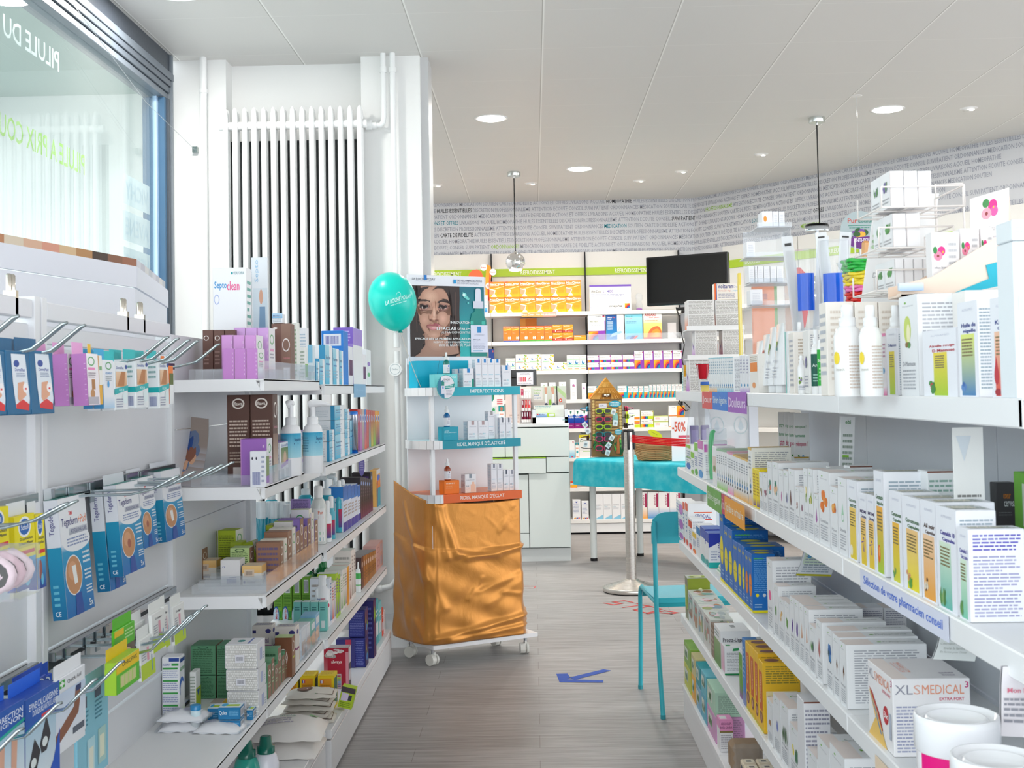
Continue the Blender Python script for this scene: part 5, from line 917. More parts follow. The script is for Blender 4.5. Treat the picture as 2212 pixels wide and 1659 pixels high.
def glasses(loc,col,lab,lens=True,rot=0,par=None,round_=False):
 g=MB();rx,rz=.026,(.017 if not round_ else .019)
 for s_ in(-1,1):
  n=20;sh=lambda t,k=1:((s_*.031)+rx*k*(abs(math.cos(t))**.7)*math.copysign(1,math.cos(t)),0,rz*k*(abs(math.sin(t))**.7)*math.copysign(1,math.sin(t)))
  P=[sh(2*math.pi*i/n)for i in range(n+1)];g.tube(P,.0036,6,col,'glossy_plastic',cap=False)
  q=[sh(2*math.pi*i/n,.96)for i in range(n)];g.add([(a,-.0005,c)for a,b,c in q],[tuple(range(n))],'1c1d22','glossy_plastic')
  g.tube([(s_*.058,0,.010),(s_*.061,.012,.010),(s_*.058,.046,.006)],.0025,6,col,'glossy_plastic')
 g.tube([(-.008,0,.006),(0,-.002,.009),(.008,0,.006)],.003,6,col,'glossy_plastic')
 return g.build('sunglasses',None,loc,0,lab,'sunglasses','children\'s sunglasses on the hut display',rot=(0,0,rot))
def tagcard(loc,ang,lab,rz=0):
 t_=MB().box(-.017,.017,0,.0006,-.042,0,'dfe6ea');decals(t_,faceframe('f',-.017,.017,0,.001,-.042,0),[('b',.25,.3,.8,.7,'6a7480'),('l',.2,.1,.8,.25,2,'9aa4ae')]);t_.tube([(0,0,0),(0,0,.012)],.0005,4,'ccc','clear_plastic')
 return t_.build('price_tag',None,loc,0,lab,'tag','paper tags on the sunglasses',rot=(0,ang,rz))
def part(fn):
 b=MB();fn(b);b.build('holder',HU)
cols=[('b8d820',888,'lime framed'),('d02858',905.5,'raspberry framed'),('a4cc1c',922,'second lime framed'),('0e7a84',938,'dark teal framed'),('d83070',948,'small pink round framed'),('d02a5a',968,'lowest, pink round framed')]
for c,py,n_ in cols:
 Z=z_at(HX,HY-.05,py);X=at_y(1303.5,HY-.05,Z)
 glasses((X,HY-.055,Z),c,f'{n_} children\'s sunglasses on the front of the hut display',round_=py>940)
 part(lambda b:b.box(X-HX-.01,X-HX+.01,-.02,-.0,Z-TZ-.044,Z-TZ-.002,'26282c','glossy_plastic',.003).tube([(X-HX,-.018,Z-TZ-.014),(X-HX,-.058,Z-TZ+.003)],.003,6,'26282c','glossy_plastic'))
for s_,X0 in((-1,-hw),(1,hw)):
 for k,py in enumerate((888,904,921,938,952,970)):
  Z=z_at(HX,HY,py)-TZ;part(lambda b:b.tube([(X0,.06,Z),(X0+s_*.06,.055,Z+.004),(X0+s_*.085,.05,Z+.012)],.0028,6,'26282c','glossy_plastic'))
for px,py,c,n_,rz_ in((1269,883,'22a4d0','sky blue',80),(1266,902,'ee4a9c','bright pink',80),(1270,945,'4a2a30','dark brown',80),(1352,884,'e83a78','pink',-80),(1354,900,'a8cc20','lime',-80),(1352,920,'5a4a4a','dark',-80)):
 Z=z_at(HX,HY+.05,py);glasses((at_y(px,HY+.045,Z),HY+.045,Z),c,f'{n_} children\'s sunglasses on the {"left" if rz_ > 0 else "right"} side of the hut display',rot=math.radians(rz_))
for k,(px,py,a)in enumerate(((1327,884,20),(1260,912,-35),(1330,908,8),(1325,941,35),(1318,957,40),(1314,972,15),(1266,953,10),(1266,925,-30))):
 Z=z_at(HX,HY-.07,py);tagcard((at_y(px,HY-.075,Z),HY-.075,Z),math.radians(a),'white paper tag hanging from the sunglasses on the hut display, '+('at the lime pair','leftmost at the bright pink pair','right of the raspberry pair','right of the teal pair','right of the small pink pair','at the very bottom','low on the left side','middle of the left side')[k])
# wicker basket
def wicker(name,lab,loc,rz,w0,d0,w1,d1,h,rows,cols_,stakes,rad=.0042,m='matte',braid=True,round_=False):
 o=empty(name,loc,rz,lab,'basket');b=MB();N_=stakes*4
 def ring(t,ph,off):
  P=[]
  for i in range(N_+1):
   a=2*math.pi*i/N_;w_,d_=w0+(w1-w0)*t,d0+(d1-d0)*t
   e=1 if round_ else .45;cx_=math.copysign(abs(math.cos(a))**e,math.cos(a));cy_=math.copysign(abs(math.sin(a))**e,math.sin(a));k=off*math.sin(a*stakes/2+ph)
   P.append(((w_/2+k)*cx_,(d_/2+k)*cy_,h*t+.001*math.sin(a*7+t*20)))
  return P
 for r in range(rows):
  c=cols_[min(len(cols_)-1,int(r/rows*len(cols_)))]if not callable(cols_)else cols_(r/rows);b.tube(ring((r+.5)/rows,math.pi*(r%2),rad*1.1),h/rows*.62,6,c,m,cap=False)
 b.build('woven_wall',o);s_=MB()
 for i in range(stakes*2 if not round_ else stakes):
  a=2*math.pi*i/(stakes*2 if not round_ else stakes);e=1 if round_ else .45;cx_=math.copysign(abs(math.cos(a))**e,math.cos(a));cy_=math.copysign(abs(math.sin(a))**e,math.sin(a));s_.tube([(w0/2*cx_,d0/2*cy_,0),(w1/2*cx_,d1/2*cy_,h)],rad*.7,5,cols_(0)if callable(cols_)else shade(cols_[0],.8),m)
 s_.add([(w0/2*math.cos(t)*(.95),d0/2*math.sin(t)*.95,.004)for t in[2*math.pi*i/24 for i in range(24)]],[tuple(range(24))],cols_(0)if callable(cols_)else shade(cols_[0],.6),m)
 s_.build('stakes',o)
 if braid:
  rb=MB()
  for ph in(0,2.1,4.2):
   P=[(x,y,z+.006*math.sin(i*1.1+ph))for i,(x,y,z)in enumerate(ring(1,ph,.004))];rb.tube(P,rad*1.1,6,shade(cols_[0],1.1),m,cap=False)
  rb.build('braided_rim',o)
 return o
bX=at_y(1420,8.55,.8);bZ=TZ+.006
wicker('wicker_basket','natural wicker basket behind the red belt on the turquoise table',(bX,8.62,bZ),math.radians(-10),.245,.17,.33,.24,.125,15,['c49a6a','d0a878','bf9262','cda274'],22)
for k,(dx,dy,c,n_)in enumerate(((-.09,.0,'f1efe8','white'),(-.02,.03,'e8d9c0','cream'),(.05,-.02,'e9eef2','pale grey'),(.11,.02,'8fc4de','pale blue'))):
 q=MB().box(-.03,.03,-.02,.02,0,.075,c,'printed_card',.006);decals(q,faceframe('f',-.03,.03,-.02,.02,0,.075),[('l',.1,.5,.9,.9,3,'b0704a')]);q.build('sachet',None,(bX+dx,8.62+dy,bZ+.045),.3*k,f'{n_} sachet lying in the wicker basket','sachet','sachets in the wicker basket')
sg=MB();n=28;P=[(.055*math.cos(2*math.pi*i/n),.024*math.sin(2*math.pi*i/n))for i in range(n)];sg.prism(P,1,0,.001,'d8e021');decals(sg,lambda u,v,e:(.05*u,-e,.02*v),[('t',-.6,-.1,.3,.35,'Drops au','3a3a20')])
X=at_y(1412,8.60,1);sg.build('lime_tag',None,(X,8.50,z_at(X,8.50,938)),0,'oval lime price sign leaning in the wicker basket','sign',rot=(0,math.radians(28),0))
sg=MB();X0,X1=at_y(1450,8.35,1),at_y(1500,8.35,1);Za,Zb=z_at(X0,8.35,946),z_at(X0,8.35,902);sg.box(X0,X1,8.35,8.352,TZ+.01,Zb,'f0eff2');decals(sg,faceframe('f',X0,X1,8.35,8.352,Za,Zb),[('t',.04,.30,.62,.80,'-50%','d4502e',2),('q',.3,0,1,.12,'d8506a')])
sg.build('discount_sign',None,label='white sign reading minus fifty percent behind the wicker basket',cat='sign')
# television on its bracket
tA=Vector((.852,8.9,0));tB=Vector((1.405,8.6,0));TVr=math.atan2(tB.y-tA.y,tB.x-tA.x);TVw=(tB-tA).length
tv_=empty('television',(tA.x,tA.y,1.89),TVr,'black flat television hung above the far shelves','television')
t1=MB();t1.box(0,TVw,0,.045,0,.362,'101114','glossy_plastic',.004);t1.build('bezel',tv_);MB().box(.016,TVw-.016,-.002,-.0004,.022,.348,'fff','black_gloss').build('screen',tv_)
lg=MB();decals(lg,lambda u,v,e:(TVw*.80+.04*u,-.0045-e,.006+.009*v),[('t',0,0,1,1,'SAMSUNG','c8c8cc',1)]);lg.build('maker_mark',tv_)
ar=MB().box(TVw*.60,TVw*.76,.045,.10,.04,.25,'1a1b1d','matte').tube([(TVw*.60,.1,.10),(-.40,1.74,.06)],.016,8,'1a1b1d','matte').tube([(TVw*.35,.03,-.03),(TVw*.7,.06,-.025)],.012,8,'1a1b1d','glossy_plastic').box(TVw*.62,TVw*.74,.02,.08,-.04,.0,'1a1b1d','matte');ar.build('wall_bracket',tv_)
cb=MB();yy=10.62
P=[(1462,665,9.1),(1470,690,10.2),(1474,730,yy),(1478,745,yy),(1472,775,yy),(1478,805,yy),(1476,845,yy),(1462,872,yy),(1474,868,yy),(1488,882,yy),(1478,888,yy),(1464,872,yy)]
pt=[]
for px,py,y in P:X=at_y(px,y,1.7);pt.append((X,y,z_at(X,y,py)))
cb.tube(pt,.005,6,'151515','silicone_matt');cb.build('television_cable',None,label='black cable hanging down from the television bracket',cat='cable')
# floor tape
def tape(polys,col,lab,w=None):
 b=MB()
 for P in polys:
  if w:
   for(a,b_)in zip(P,P[1:]):
    A_,B_=hit(*a,2,.0012),hit(*b_,2,.0012);d=(B_-A_).normalized();n_=Vector((-d.y,d.x,0))*w/2;A_-=d*w/2;B_+=d*w/2
    b.add([tuple(A_-n_),tuple(B_-n_),tuple(B_+n_),tuple(A_+n_)],[(0,1,2,3)],col,'matte')
  else:
   b.add([tuple(hit(x,y,2,.0012))for x,y in P],[tuple(range(len(P)))],col,'matte')
 return b.build('floor_tape',None,label=lab,cat='floor marking')
q=lambda P:[(1150+a/2.864,1080+b/2.864)for a,b in P]
tape([q([(148,1075),(217,1073),(235,1100),(168,1127)]),q([(228,1098),(440,1047),(487,1055),(262,1112)]),q([(168,1127),(175,1108),(440,1115),(437,1130)])],'4560b4','blue tape arrow stuck on the floor')
tape([[(1305.7,1302.6),(1324.6,1306.4),(1343.5,1303.6),(1324.6,1300.2),(1348.2,1297.3),(1366.2,1301.1)],[(1346.5,1312),(1385,1307)],[(1377,1304),(1402,1309.5)],[(1370,1317.4),(1401,1308.7),(1429,1315.7),(1398,1324.4),(1370,1317.4)],[(1399.6,1325.5),(1436,1319),(1464,1323.4),(1450,1326),(1429,1323.7)]],'c8504e','red outlined letters reading STOP on the floor by the barrier post',.017)
tape([[(1128,1266.3),(1157,1266),(1154,1270.3),(1128,1270.6)]],'d07072','small red tape rectangle on the floor right of the gold cloth',.008)
# right gondola stock
def Rbox(name,lab,cat,zi,x0,x1,yt,dep,col,faces,Xf=.572,grp=None,zb=None,sh=None,bev=.0012):
 z=RZ[zi]if zi<4 else .134
 if zb is not None:z=zb
 zr=RZ[zi]if zi<4 else .134
 ya=y_at(Xf,zr,x0);yb=y_at(Xf,zr,x1);h=z_at(Xf,yb,yt)-z
 o=carton_mb(dep,abs(ya-yb)-.0012,max(h,.01),col,faces,bev=bev).build(name,None,(Xf+dep/2,(ya+yb)/2,z+.0006),0,lab,cat,grp)
 return z+h+.0012,ya,yb
def blob(cols,cx=.5,cy=.5,rx=.28,ry=.10,n=7,sd=1):
 r=random.Random(sd);return[('e',cx+r.uniform(-rx,rx)*.6,cy+r.uniform(-ry,ry)*.7,rx*r.uniform(.25,.5),ry*r.uniform(.3,.6),r.choice(cols),9)for _ in range(n)]
def fibre(cols,sd=1,rx=.22,ry=.1,cx=.5,cy=.5):
 r=random.Random(sd);out=[]
 for _ in range(6):a=cx+r.uniform(-rx,rx);out.append(('p',[(a,cy-ry),(a+.06,cy-ry*.4),(a+r.uniform(-.05,.12),cy+ry),(a-.05,cy)],r.choice(cols)))
 return out
BT=[('l',.08,.05,.92,.93,26,'a9abb4')]
def herb(pic,title='',cy=.55,n=6):
 return{'l':[('q',0,0,1,1,'eef0f3'),('e',.35,.93,.06,.012,'7ab648',8),('t',.2,.885,.8,.905,'Phytopharma','9a9fa6')]+pic+([('t',.15,.30,.85,.345,title,'8a8e98')]if title else[])+[('l',.15,.06,.85,.27,n,'b8bcc4')],'f':[('l',.1,.08,.9,.92,22,'b4b6be')],'t':[('q',0,0,.35,1,'f6e9e4'),('t',.5,.35,.9,.6,'Phytopharma','9aa09a'),('e',.45,.45,.03,.06,'7ab648',8)]}
def alp(title,c0,c1,pic=[],tcol='2f6b3a',w0=.22,w1=.88,ttl2=None):
 a=[('q',w0,.02,w1,.66,c0,c1),('t',.25,.90,.8,.925,'ALPINAMED','c0c4d6')]+pic
 a+=[('t',.2,.73,.95,.775,title,tcol,2)]+([('t',.3,.665,.95,.71,ttl2,tcol,2)]if ttl2 else[])
 return{'l':[('q',0,0,1,1,'eff1f8')]+a+[('l',w0+.06,.42,w1-.06,.62,6,'8a7a50')],'f':[('l',.1,.08,.92,.92,24,'a4b4c0')],'t':[('q',.1,.3,.7,.7,'f2e8d8'),('l',.1,.2,.9,.8,3,'9aa89a')]}
W_='f2f3f5'
def homeo(foot,c2=None,trim=None):return{'l':[('q',0,0,1,.22,foot,'eef2f4'),('e',.5,.33,.22,.05,'3f8fc8',8),('p',[(.3,.22),(.5,.28),(.8,.24),(.6,.2)],'2b2f33'),('p',[(.35,.36),(.5,.5),(.6,.42)],'3f7a4a'),('l',.2,.62,.8,.86,4,'9aa0aa')]+([('q',0,.955,1,1,trim)]if trim else[]),'f':BT,'t':[('q',0,0,1,1,trim or 'd8dfe0'),('l',.1,.1,.9,.9,3,'c8c2b0')]}
s2=', second right shelf'
for i,(x0,x1,yt,d,col,f,lab)in enumerate(((1483,1493,963,.06,W_,{'l':[('q',0,.88,1,1,'9cc832'),('e',.5,.22,.45,.12,'3b6fc0'),('q',0,.5,1,.56,'8ac03a'),('l',.1,.3,.9,.8,6,'9ab')]},'white and green remedy carton beside the clear bag'),(1493,1500.5,976,.05,W_,{'l':[('q',0,.7,1,.95,'8ccb2c'),('e',.5,.1,.45,.1,'7ab83a'),('l',.1,.3,.9,.6,4,'9ab')]},'small carton with a lime block and lime globe'),(1501,1508.5,958,.05,W_,{'l':[('q',0,.75,1,1,'8ccb4c'),('e',.5,.12,.45,.1,'4fae3a'),('l',.1,.3,.9,.6,5,'8a9ac0')]},'narrow carton with a green top and green globe'),(1509,1520,954,.085,W_,{'l':[('q',0,.78,1,1,'d77ac0'),('e',.5,.12,.42,.11,'3f96d8'),('l',.1,.3,.9,.7,6,'9aa0c8')],'f':[('q',.05,.72,.95,.92,'c86ab8'),('l',.1,.1,.9,.65,12,'b0b4c0')],'t':[('q',0,0,1,1,'eeeef0')]},'white carton with a pink band and blue globe, left of the green brush'),(1540,1549,966,.06,W_,{'l':[('q',.1,.35,.9,.75,'d9b8ac','e8d8d0'),('e',.5,.45,.3,.08,'7a9a5a',8),('q',.1,.05,.9,.2,'f6f6f6')],'f':BT},'white carton with a beige picture right of the green brush'),)):
 Rbox('remedy_carton',lab+s2,'carton',1,x0,x1,yt,d,col,f)
for k,(n,xa,xb,ya_,yb_,ft,tr,dn,dep)in enumerate(((5,1549.5,1572,970,974,'8cc84a','9fc9a4','green',.115),(3,1572.5,1585.5,976,980,'ef8ab8','f0a8c4','pink',.10),(6,1586,1618,981,994,'f2b62c','eec267','yellow',.10))):
 for i in range(n):
  x0=xa+(xb-xa)*i/n;x1=xa+(xb-xa)*(i+1)/n
  Rbox('homeopathic_carton',f'slim white carton with a {dn} foot and blue drop, {place(n, i)} from the left'+s2,'carton',1,x0,x1,ya_+(yb_-ya_)*(i+1)/n,dep,W_,homeo(ft,trim=tr),grp=f'slim {dn} footed cartons on the second right shelf')
Rbox('homeopathic_carton','taller white carton with a golden rim and small print behind the yellow cartons'+s2,'carton',1,1618.5,1626.5,968,.105,'f6f5f0',homeo('f2b62c',trim='e8bf60'))
for i in range(2):Rbox('supplement_carton',f'bright yellow carton with violet scribble, {"farther" if i == 0 else "nearer"} of two'+s2,'carton',1,1627+7.6*i,1634.5+7.6*i,1014+2*i,.075,'f6dd1e',{'l':[('q',.1,.05,.9,.25,'5a3f9a','f6dd1e'),('l',.15,.3,.85,.9,8,'c8a010')],'f':[('l',.1,.1,.9,.9,10,'d8b81a')]},grp='bright yellow cartons')
P_h=lambda cols,sd=1,k=0:(blob(cols,sd=sd)if k==0 else fibre(cols,sd))
H2=[(1642,1650,1023,.05,P_h(['8a9a5a','a8814a','6f8a4a'],1),'','brown nuts'),(1650.5,1660,1024,.05,P_h(['7a2f50','5a8a3a','a04a68'],2),'','red beet'),(1660.5,1670.5,1000,.12,blob(['f0c8a0','e88060','5fa0a0'],.5,.5,.35,.1,8,3)+fibre(['3f9a80'],3,.15,.06,.5,.62),'Ananas','pineapple, farther of two'),(1671,1684,1001,.12,blob(['f0c8a0','e88060','5fa0a0'],.5,.5,.35,.1,8,4)+fibre(['3f9a80'],4,.15,.06,.5,.62),'Ananas','pineapple, nearer of two'),(1685,1694.7,1018,.08,fibre(['c85aa8','d880b8'],5,.08),'Echinacea','pink flower head'),(1695,1706,1019,.08,fibre(['7a78c0','8f8ad0','9aa860'],6),'Lavandin','lavender'),(1706.5,1719,1016,.105,fibre(['7a5a48','8f6a54','9a88a0'],7,.3,.14),'Griffe du diable','dark brown root'),(1720,1729,1054,.055,blob(['a8706a','8a5a50'],.5,.55,.3,.1,5,8),'Maca','reddish tuber'),(1729.5,1739,1055,.055,fibre(['b05a9a','5f8a3a'],9,.15,.08,.5,.55),'Chardon','thistle'),(1739,1748,1014,.085,blob(['f4e08a','ffffff','8aa83a'],.5,.6,.3,.12,8,10),'C13','camomile, farther of two'),(1748.5,1760,1015,.085,blob(['f4e08a','ffffff','8aa83a'],.5,.6,.3,.12,8,11),'C13','camomile, nearer of two'),(1760.5,1771,1070,.055,[('p',[(.5,.72),(.3,.45),(.5,.38),(.7,.45)],'b06ab0')],'Cran','mauve drop'),(1771.5,1795,1022,.125,blob(['ee7f28','d8641c','f29a48'],.5,.6,.34,.13,9,12),'Curcuma forte','big orange turmeric root'),(1797,1812.5,1055,.06,blob(['ea8a30','f0b050','d86a20'],.5,.62,.34,.13,8,13),'9+ Curcuma','small orange root'),(1814,1833,1036,.10,[('o',.5,.5,.14,.07,'8ac49a',.2),('p',[(.5,.68),(.38,.52),(.62,.52)],'a8d8b8')],'Stevia','pale green drop')]
for x0,x1,yt,d,pic,t,dn in H2:Rbox('herbal_carton',f'white herbal carton picturing {dn}'+s2,'carton',1,x0,x1,yt,d,'f4f5f7',herb(pic,t))
RUN=[('p',[(.5,.2),(.56,.34),(.62,.2)],'6a4a9a'),('e',.56,.38,.06,.02,'6a4a9a',8),('p',[(.3,.33),(.8,.36),(.3,.31)],'6a4a9a')]
Rbox('supplement_carton','white and yellow turmeric extract carton left of the two runner cartons'+s2,'carton',1,1834,1854.5,1041,.085,'f4f5fa',alp('Curcuma','e9d028','f6cf6a',[('e',.35,.12,.14,.07,'f4efd8',12)],ttl2='extract'))
for i in range(2):Rbox('supplement_carton',f'small white and yellow carton with a running figure, {"farther" if i == 0 else "nearer"} of two'+s2,'carton',1,1858.5+17*i,1875.5+17.5*i,1069+4*i,.055,'f4f5fa',alp('MSM','e8c81a','f6c878',RUN,'3a2f6a',ttl2='Curcuma'),grp='running figure cartons')
Rbox('supplement_carton','tall white and orange liquid turmeric carton'+s2,'carton',1,1893.5,1914,1021,.09,'f4f5fa',alp('Curcumactiv','a8cc3a','f4b040',[('e',.4,.2,.14,.09,'e8681c',12),('e',.42,.22,.07,.05,'f6a85a',10)],'2f6b3a',ttl2='liquide'))
Rbox('supplement_carton','white and gold turmeric capsule carton, second from the tall orange one'+s2,'carton',1,1926,1953,1066,.06,'f4f5fa',alp('Curcumosan','d8d838','f2b83a',blob(['d8a878','5fa04a'],.3,.12,.15,.06,5,20),ttl2='Capsules',w1=.75))
Rbox('supplement_carton','larger white and gold turmeric capsule carton with a ginger root'+s2,'carton',1,1954.5,1993,1081,.085,'f4f5fa',alp('Curcumosan','efe01a','f4c98a',blob(['dba070','c88a58'],.25,.17,.14,.06,5,21)+fibre(['4f9a3a','6fb04a'],22,.08,.06,.35,.09),ttl2='Capsules',w0=.2,w1=.85))
Rbox('supplement_carton','white and orange black garlic capsule carton'+s2,'carton',1,1995,2027,1088,.085,'f4f5fa',alp('Ail noir','f0a83a','f6cfa8',blob(['4a3030','e8dcc8','6a4838'],.25,.16,.14,.07,7,23),'4a3028',ttl2='Capsules',w0=.1,w1=.88))
Rbox('supplement_carton','white and mint hemp capsule carton, larger of two'+s2,'carton',1,2029,2071,1104,.055,'f4f5fa',alp('Cannabis 10','62bcae','dcefd8',fibre(['4f8a48','6aa05a','87b070'],24,.16,.09,.24,.12),'3a34a0',ttl2='Capsules',w0=.12,w1=.72))
Rbox('supplement_carton','small white and mint hemp carton nearest the camera, with violet small print'+s2,'carton',1,2074,2097,1145,.075,'f4f5fa',{**alp('Cannabis 5','7accae','dcefd8',fibre(['4f8a48','6aa05a'],25,.2,.09,.3,.12),'3a34a0',ttl2='Teint. mere',w0=.2,w1=.8),'f':[('l',.08,.76,.92,.95,5,'6a66c0'),('l',.08,.05,.92,.72,18,'a8a8cc')]})
def backbox(name,lab,zi,px0,px1,yt,Yf,dep,col,faces,cat='carton',grp=None):
 z=RZ[zi]if zi<4 else .134;x0,x1=at_y(px0,Yf,z),at_y(px1,Yf,z);x1=min(x1,RB-.002);h=z_at(x0,Yf,yt)-z
 return carton_mb(x1-x0,dep,h,col,faces).build(name,None,((x0+x1)/2,Yf+dep/2,z+.0006),0,lab,cat,grp)
bt=lambda c='9aa8a4',b='7a4030':{'f':[('l',.04,.05,.96,.93,20,c),('q',.0,.985,1,1,b)]}
backbox('supplement_carton','wide white carton with green small print behind the turmeric cartons, second right shelf',1,1924,2004,1021,2.085,.05,'eceef0',bt('8fb0a4'))
backbox('supplement_carton','wide white carton with green small print at the back panel, second right shelf',1,2010,2108,1019,1.96,.05,'eceef0',bt('8fb0a4'))
for i,(a,b,yt,Y)in enumerate(((1800,1838,1011,2.62),(1840,1889,1008,2.52))):backbox('herbal_carton',f'grey shaded white carton at the back of the second right shelf, {"left" if i == 0 else "right"} of two',1,a,b,yt,Y,.05,'ecedef',bt('a4a8ae'),grp='rear cartons on the second right shelf')
for i,(a,b,yt,Y)in enumerate(((1667,1690,980,3.72),(1690,1716,986,3.55),(1718,1750,988,3.36))):backbox('homeopathic_carton',f'gold rimmed carton with small print at the back of the second right shelf, {place(3, i)} from the left',1,a,b,yt,Y,.05,'f2f1ee',{'f':[('l',.06,.1,.94,.9,6,'9a9890'),('q',0,.97,1,1,'dcb050')],'t':[('q',0,0,1,1,'efe6cf')]},grp='gold rimmed rear cartons')
def leaflet(lab,zi,px0,px1,yt,Yf,tilt,faces,n=4,col='f4f5f5',dz=0,name='leaflet',cat='leaflet',grp=None,lean=0,rzz=0):
 z=(RZ[zi]if zi<4 else .134)+dz;x0,x1=at_y(px0,Yf,z),at_y(px1,Yf,z);h=z_at(x0,Yf,yt)-z
 return carton_mb(x1-x0,.0012*n,h,col,faces,bev=.0003).build(name,None,((x0+x1)/2,Yf,z+.001),0,lab,cat,grp,rot=(math.radians(tilt),math.radians(lean),math.radians(rzz)))
lf=lambda c,t:{'f':[('q',0,0,1,.12,'1f8a50'),('t',.08,.82,.8,.86,t,'4a9a5a'),('t',.05,.72,.7,.76,'hormones','4aa06a',1),('t',.1,.6,.85,.67,t,'c84a70',1),('e',.55,.45,.14,.06,'3f9ad0'),('p',[(.2,.52),(.35,.5),(.3,.4)],'3f8a3a'),('p',[(.1,.38),(.5,.3),(.9,.4),(.5,.34)],'22262a'),('q',.05,.13,.95,.28,c,'f4f4f4')]}
for i,(a,b,t,c)in enumerate(((1685,1710,'stress','8ac46a'),(1698,1722,'digestion','4aa860'),(1707,1733,'poids','e8a0b0'),(1719,1752,'m\u00e9nopause ?','ee7ab0'))):
 leaflet('white health leaflet with a drop motif, '+('leftmost','second','third','rightmost, with a pink foot')[i]+' of four on the second right shelf',1,a,b,891+i,3.46-i*.03,0,lf(c,t),3,grp='drop motif leaflets')
leaflet('tall narrow leaflet stack leaning on the back panel, second right shelf',1,1810,1840,901,2.76,0,{'f':[('t',.3,.93,.7,.97,'ebi','3a8a4a',1),('l',.15,.1,.85,.85,14,'9aa89c'),('q',.15,.62,.6,.64,'8ac43a'),('q',.1,.3,.7,.32,'8ac43a')]},12,lean=3)
leaflet('large grey white leaflet standing against the back panel at the right of the second shelf',1,2068,2134,925,1.80,0,{'f':[('l',.1,.58,.9,.61,1,'7a7a78'),('l',.1,.1,.9,.55,12,'a4a4a0'),('p',[(.1,.95),(.6,.95),(.35,.8)],'d3dbe2')]},3,'e9eae8')
backbox('supplement_box','dark grey box printed coeur and cerveau, right end of the second right shelf',1,2157,2200,1044,2.14,.03,'4c4a4c',{'f':[('t',.35,.80,.72,.86,'coeur','e88a2a',1),('t',.38,.70,.98,.77,'cerveau','eceef0',1),('l',.1,.58,.8,.64,2,'7a7a7e'),('q',.72,.04,.98,.42,'eceef0'),('q',.76,.06,.94,.3,'d8904a')]},'box')
Rbox('supplement_box','green and blue box cut by the right edge of the photo'+s2,'box',1,2196,2262,1030,.02,'7ac142',{'f':[('q',0,0,1,.35,'1a62b0')],'l':[('q',0,0,1,.38,'1a62b0'),('q',.3,.5,1,.9,'dfe8d8')]},Xf=.78)
bg_=MB();bx_=.61;by_=4.62
n=24
for(r0,z0),(r1,z1)in zip([(.055,0),(.052,.1),(.043,.2),(.028,.255)],[(.052,.1),(.043,.2),(.028,.255),(.034,.275)]):
 vv=[];
 for r_,z_ in((r0,z0),(r1,z1)):
  for i in range(n):a=2*math.pi*i/n;k=1+.06*math.sin(a*5+z_*40);vv.append((r_*1.0*k*math.cos(a),r_*.9*k*math.sin(a),z_))
 bg_.add(vv,[(i,(i+1)%n,n+(i+1)%n,n+i)for i in range(n)],'fff','clear_plastic',True)
bg_.tube([(-.03,-.02,.262),(.0,-.03,.264),(.035,-.01,.26),(.07,.0,.25)],.0025,5,'5a86b8');bag=bg_.build('clear_gift_bag',None,(.632,4.62,RZ[1]+.001),0,'clear plastic gift bag of cosmetics at the far end of the second right shelf','bag')
for i,(dx,dy)in enumerate(((-.022,-.012),(.02,.0))):carton_mb(.032,.03,.165,'6a5a90',{'f':[('q',.1,.5,.9,.9,'8a7ab0'),('l',.1,.1,.9,.4,4,'c8c0d8')],'l':[('q',0,0,1,1,'e8eaee')]}).build('cosmetic_carton',None,(.632+dx,4.62+dy,RZ[1]+.003),0,f'violet carton inside the clear gift bag, {"left" if i == 0 else "right"} one','carton')
ya=y_at(.575,RZ[1],1533);gb=empty('hairbrush_pack',(.60,ya,RZ[1]+.001),0,'green plastic comb in a clear pack on the second right shelf','comb')
MB().tube([(-.018,0,.01),(-.020,0,.06),(-.018,0,.13),(-.012,0,.165),(-.004,0,.17)],[.006,.008,.009,.008,.005],10,'18c46a','glossy_plastic').build('comb',gb)
MB().box(-.028,.03,-.03,.03,0,.178,'fff','clear_plastic').build('clear_pack',gb)
s3=', third right shelf'
zt=RZ[2]
for i in range(3):zt,_,_=Rbox('remedy_carton',f'small white carton with a pink ellipse, {("lowest", "middle", "top")[i]} of the stack at the far end'+s3,'carton',2,1462,1476,(1152,1120,1087)[i],.06,W_,{'l':[('e',.75,.5,.3,.35,'c87ac8',14),('l',.05,.2,.5,.8,3,'a8b8d8')],'f':BT},zb=zt,grp='pink ellipse carton stack')
std={'l':[('q',0,.82,.9,1,'f0603a'),('l',.1,.3,.6,.75,5,'8aa0c8'),('e',.5,.08,.4,.07,'e05038',12)],'f':[('q',.2,.79,.85,.81,'e8643a'),('t',.25,.66,.8,.76,'STODAL','4a5aa0',1),('q',.2,.62,.85,.645,'e0403a'),('l',.1,.2,.9,.5,4,'b8c0d0')]}
Rbox('syrup_carton','white syrup carton with an orange corner, farther of two'+s3,'carton',2,1476.5,1481.5,1087,.075,W_,std);Rbox('syrup_carton','white syrup carton with red bars around its name'+s3,'carton',2,1482,1488,1089,.105,W_,std)
for x0,x1,yt,d,cc,dn in((1488.5,1495.5,1122,.05,('e8542a','e0403a'),'a red block'),(1496.5,1505,1151,.045,('f2c838','ef7a2a'),'a yellow block'),(1505.5,1513.5,1137,.055,('2a86c8','f4f5f6'),'a blue corner')):
 Rbox('remedy_carton',f'small white carton with {dn}'+s3,'carton',2,x0,x1,yt,d,W_,{'l':[('q',0,.7,1,.92,cc[0]),('e',.5,.1,.42,.1,cc[1]),('l',.15,.3,.85,.6,5,'9aa8c8')],'f':BT})
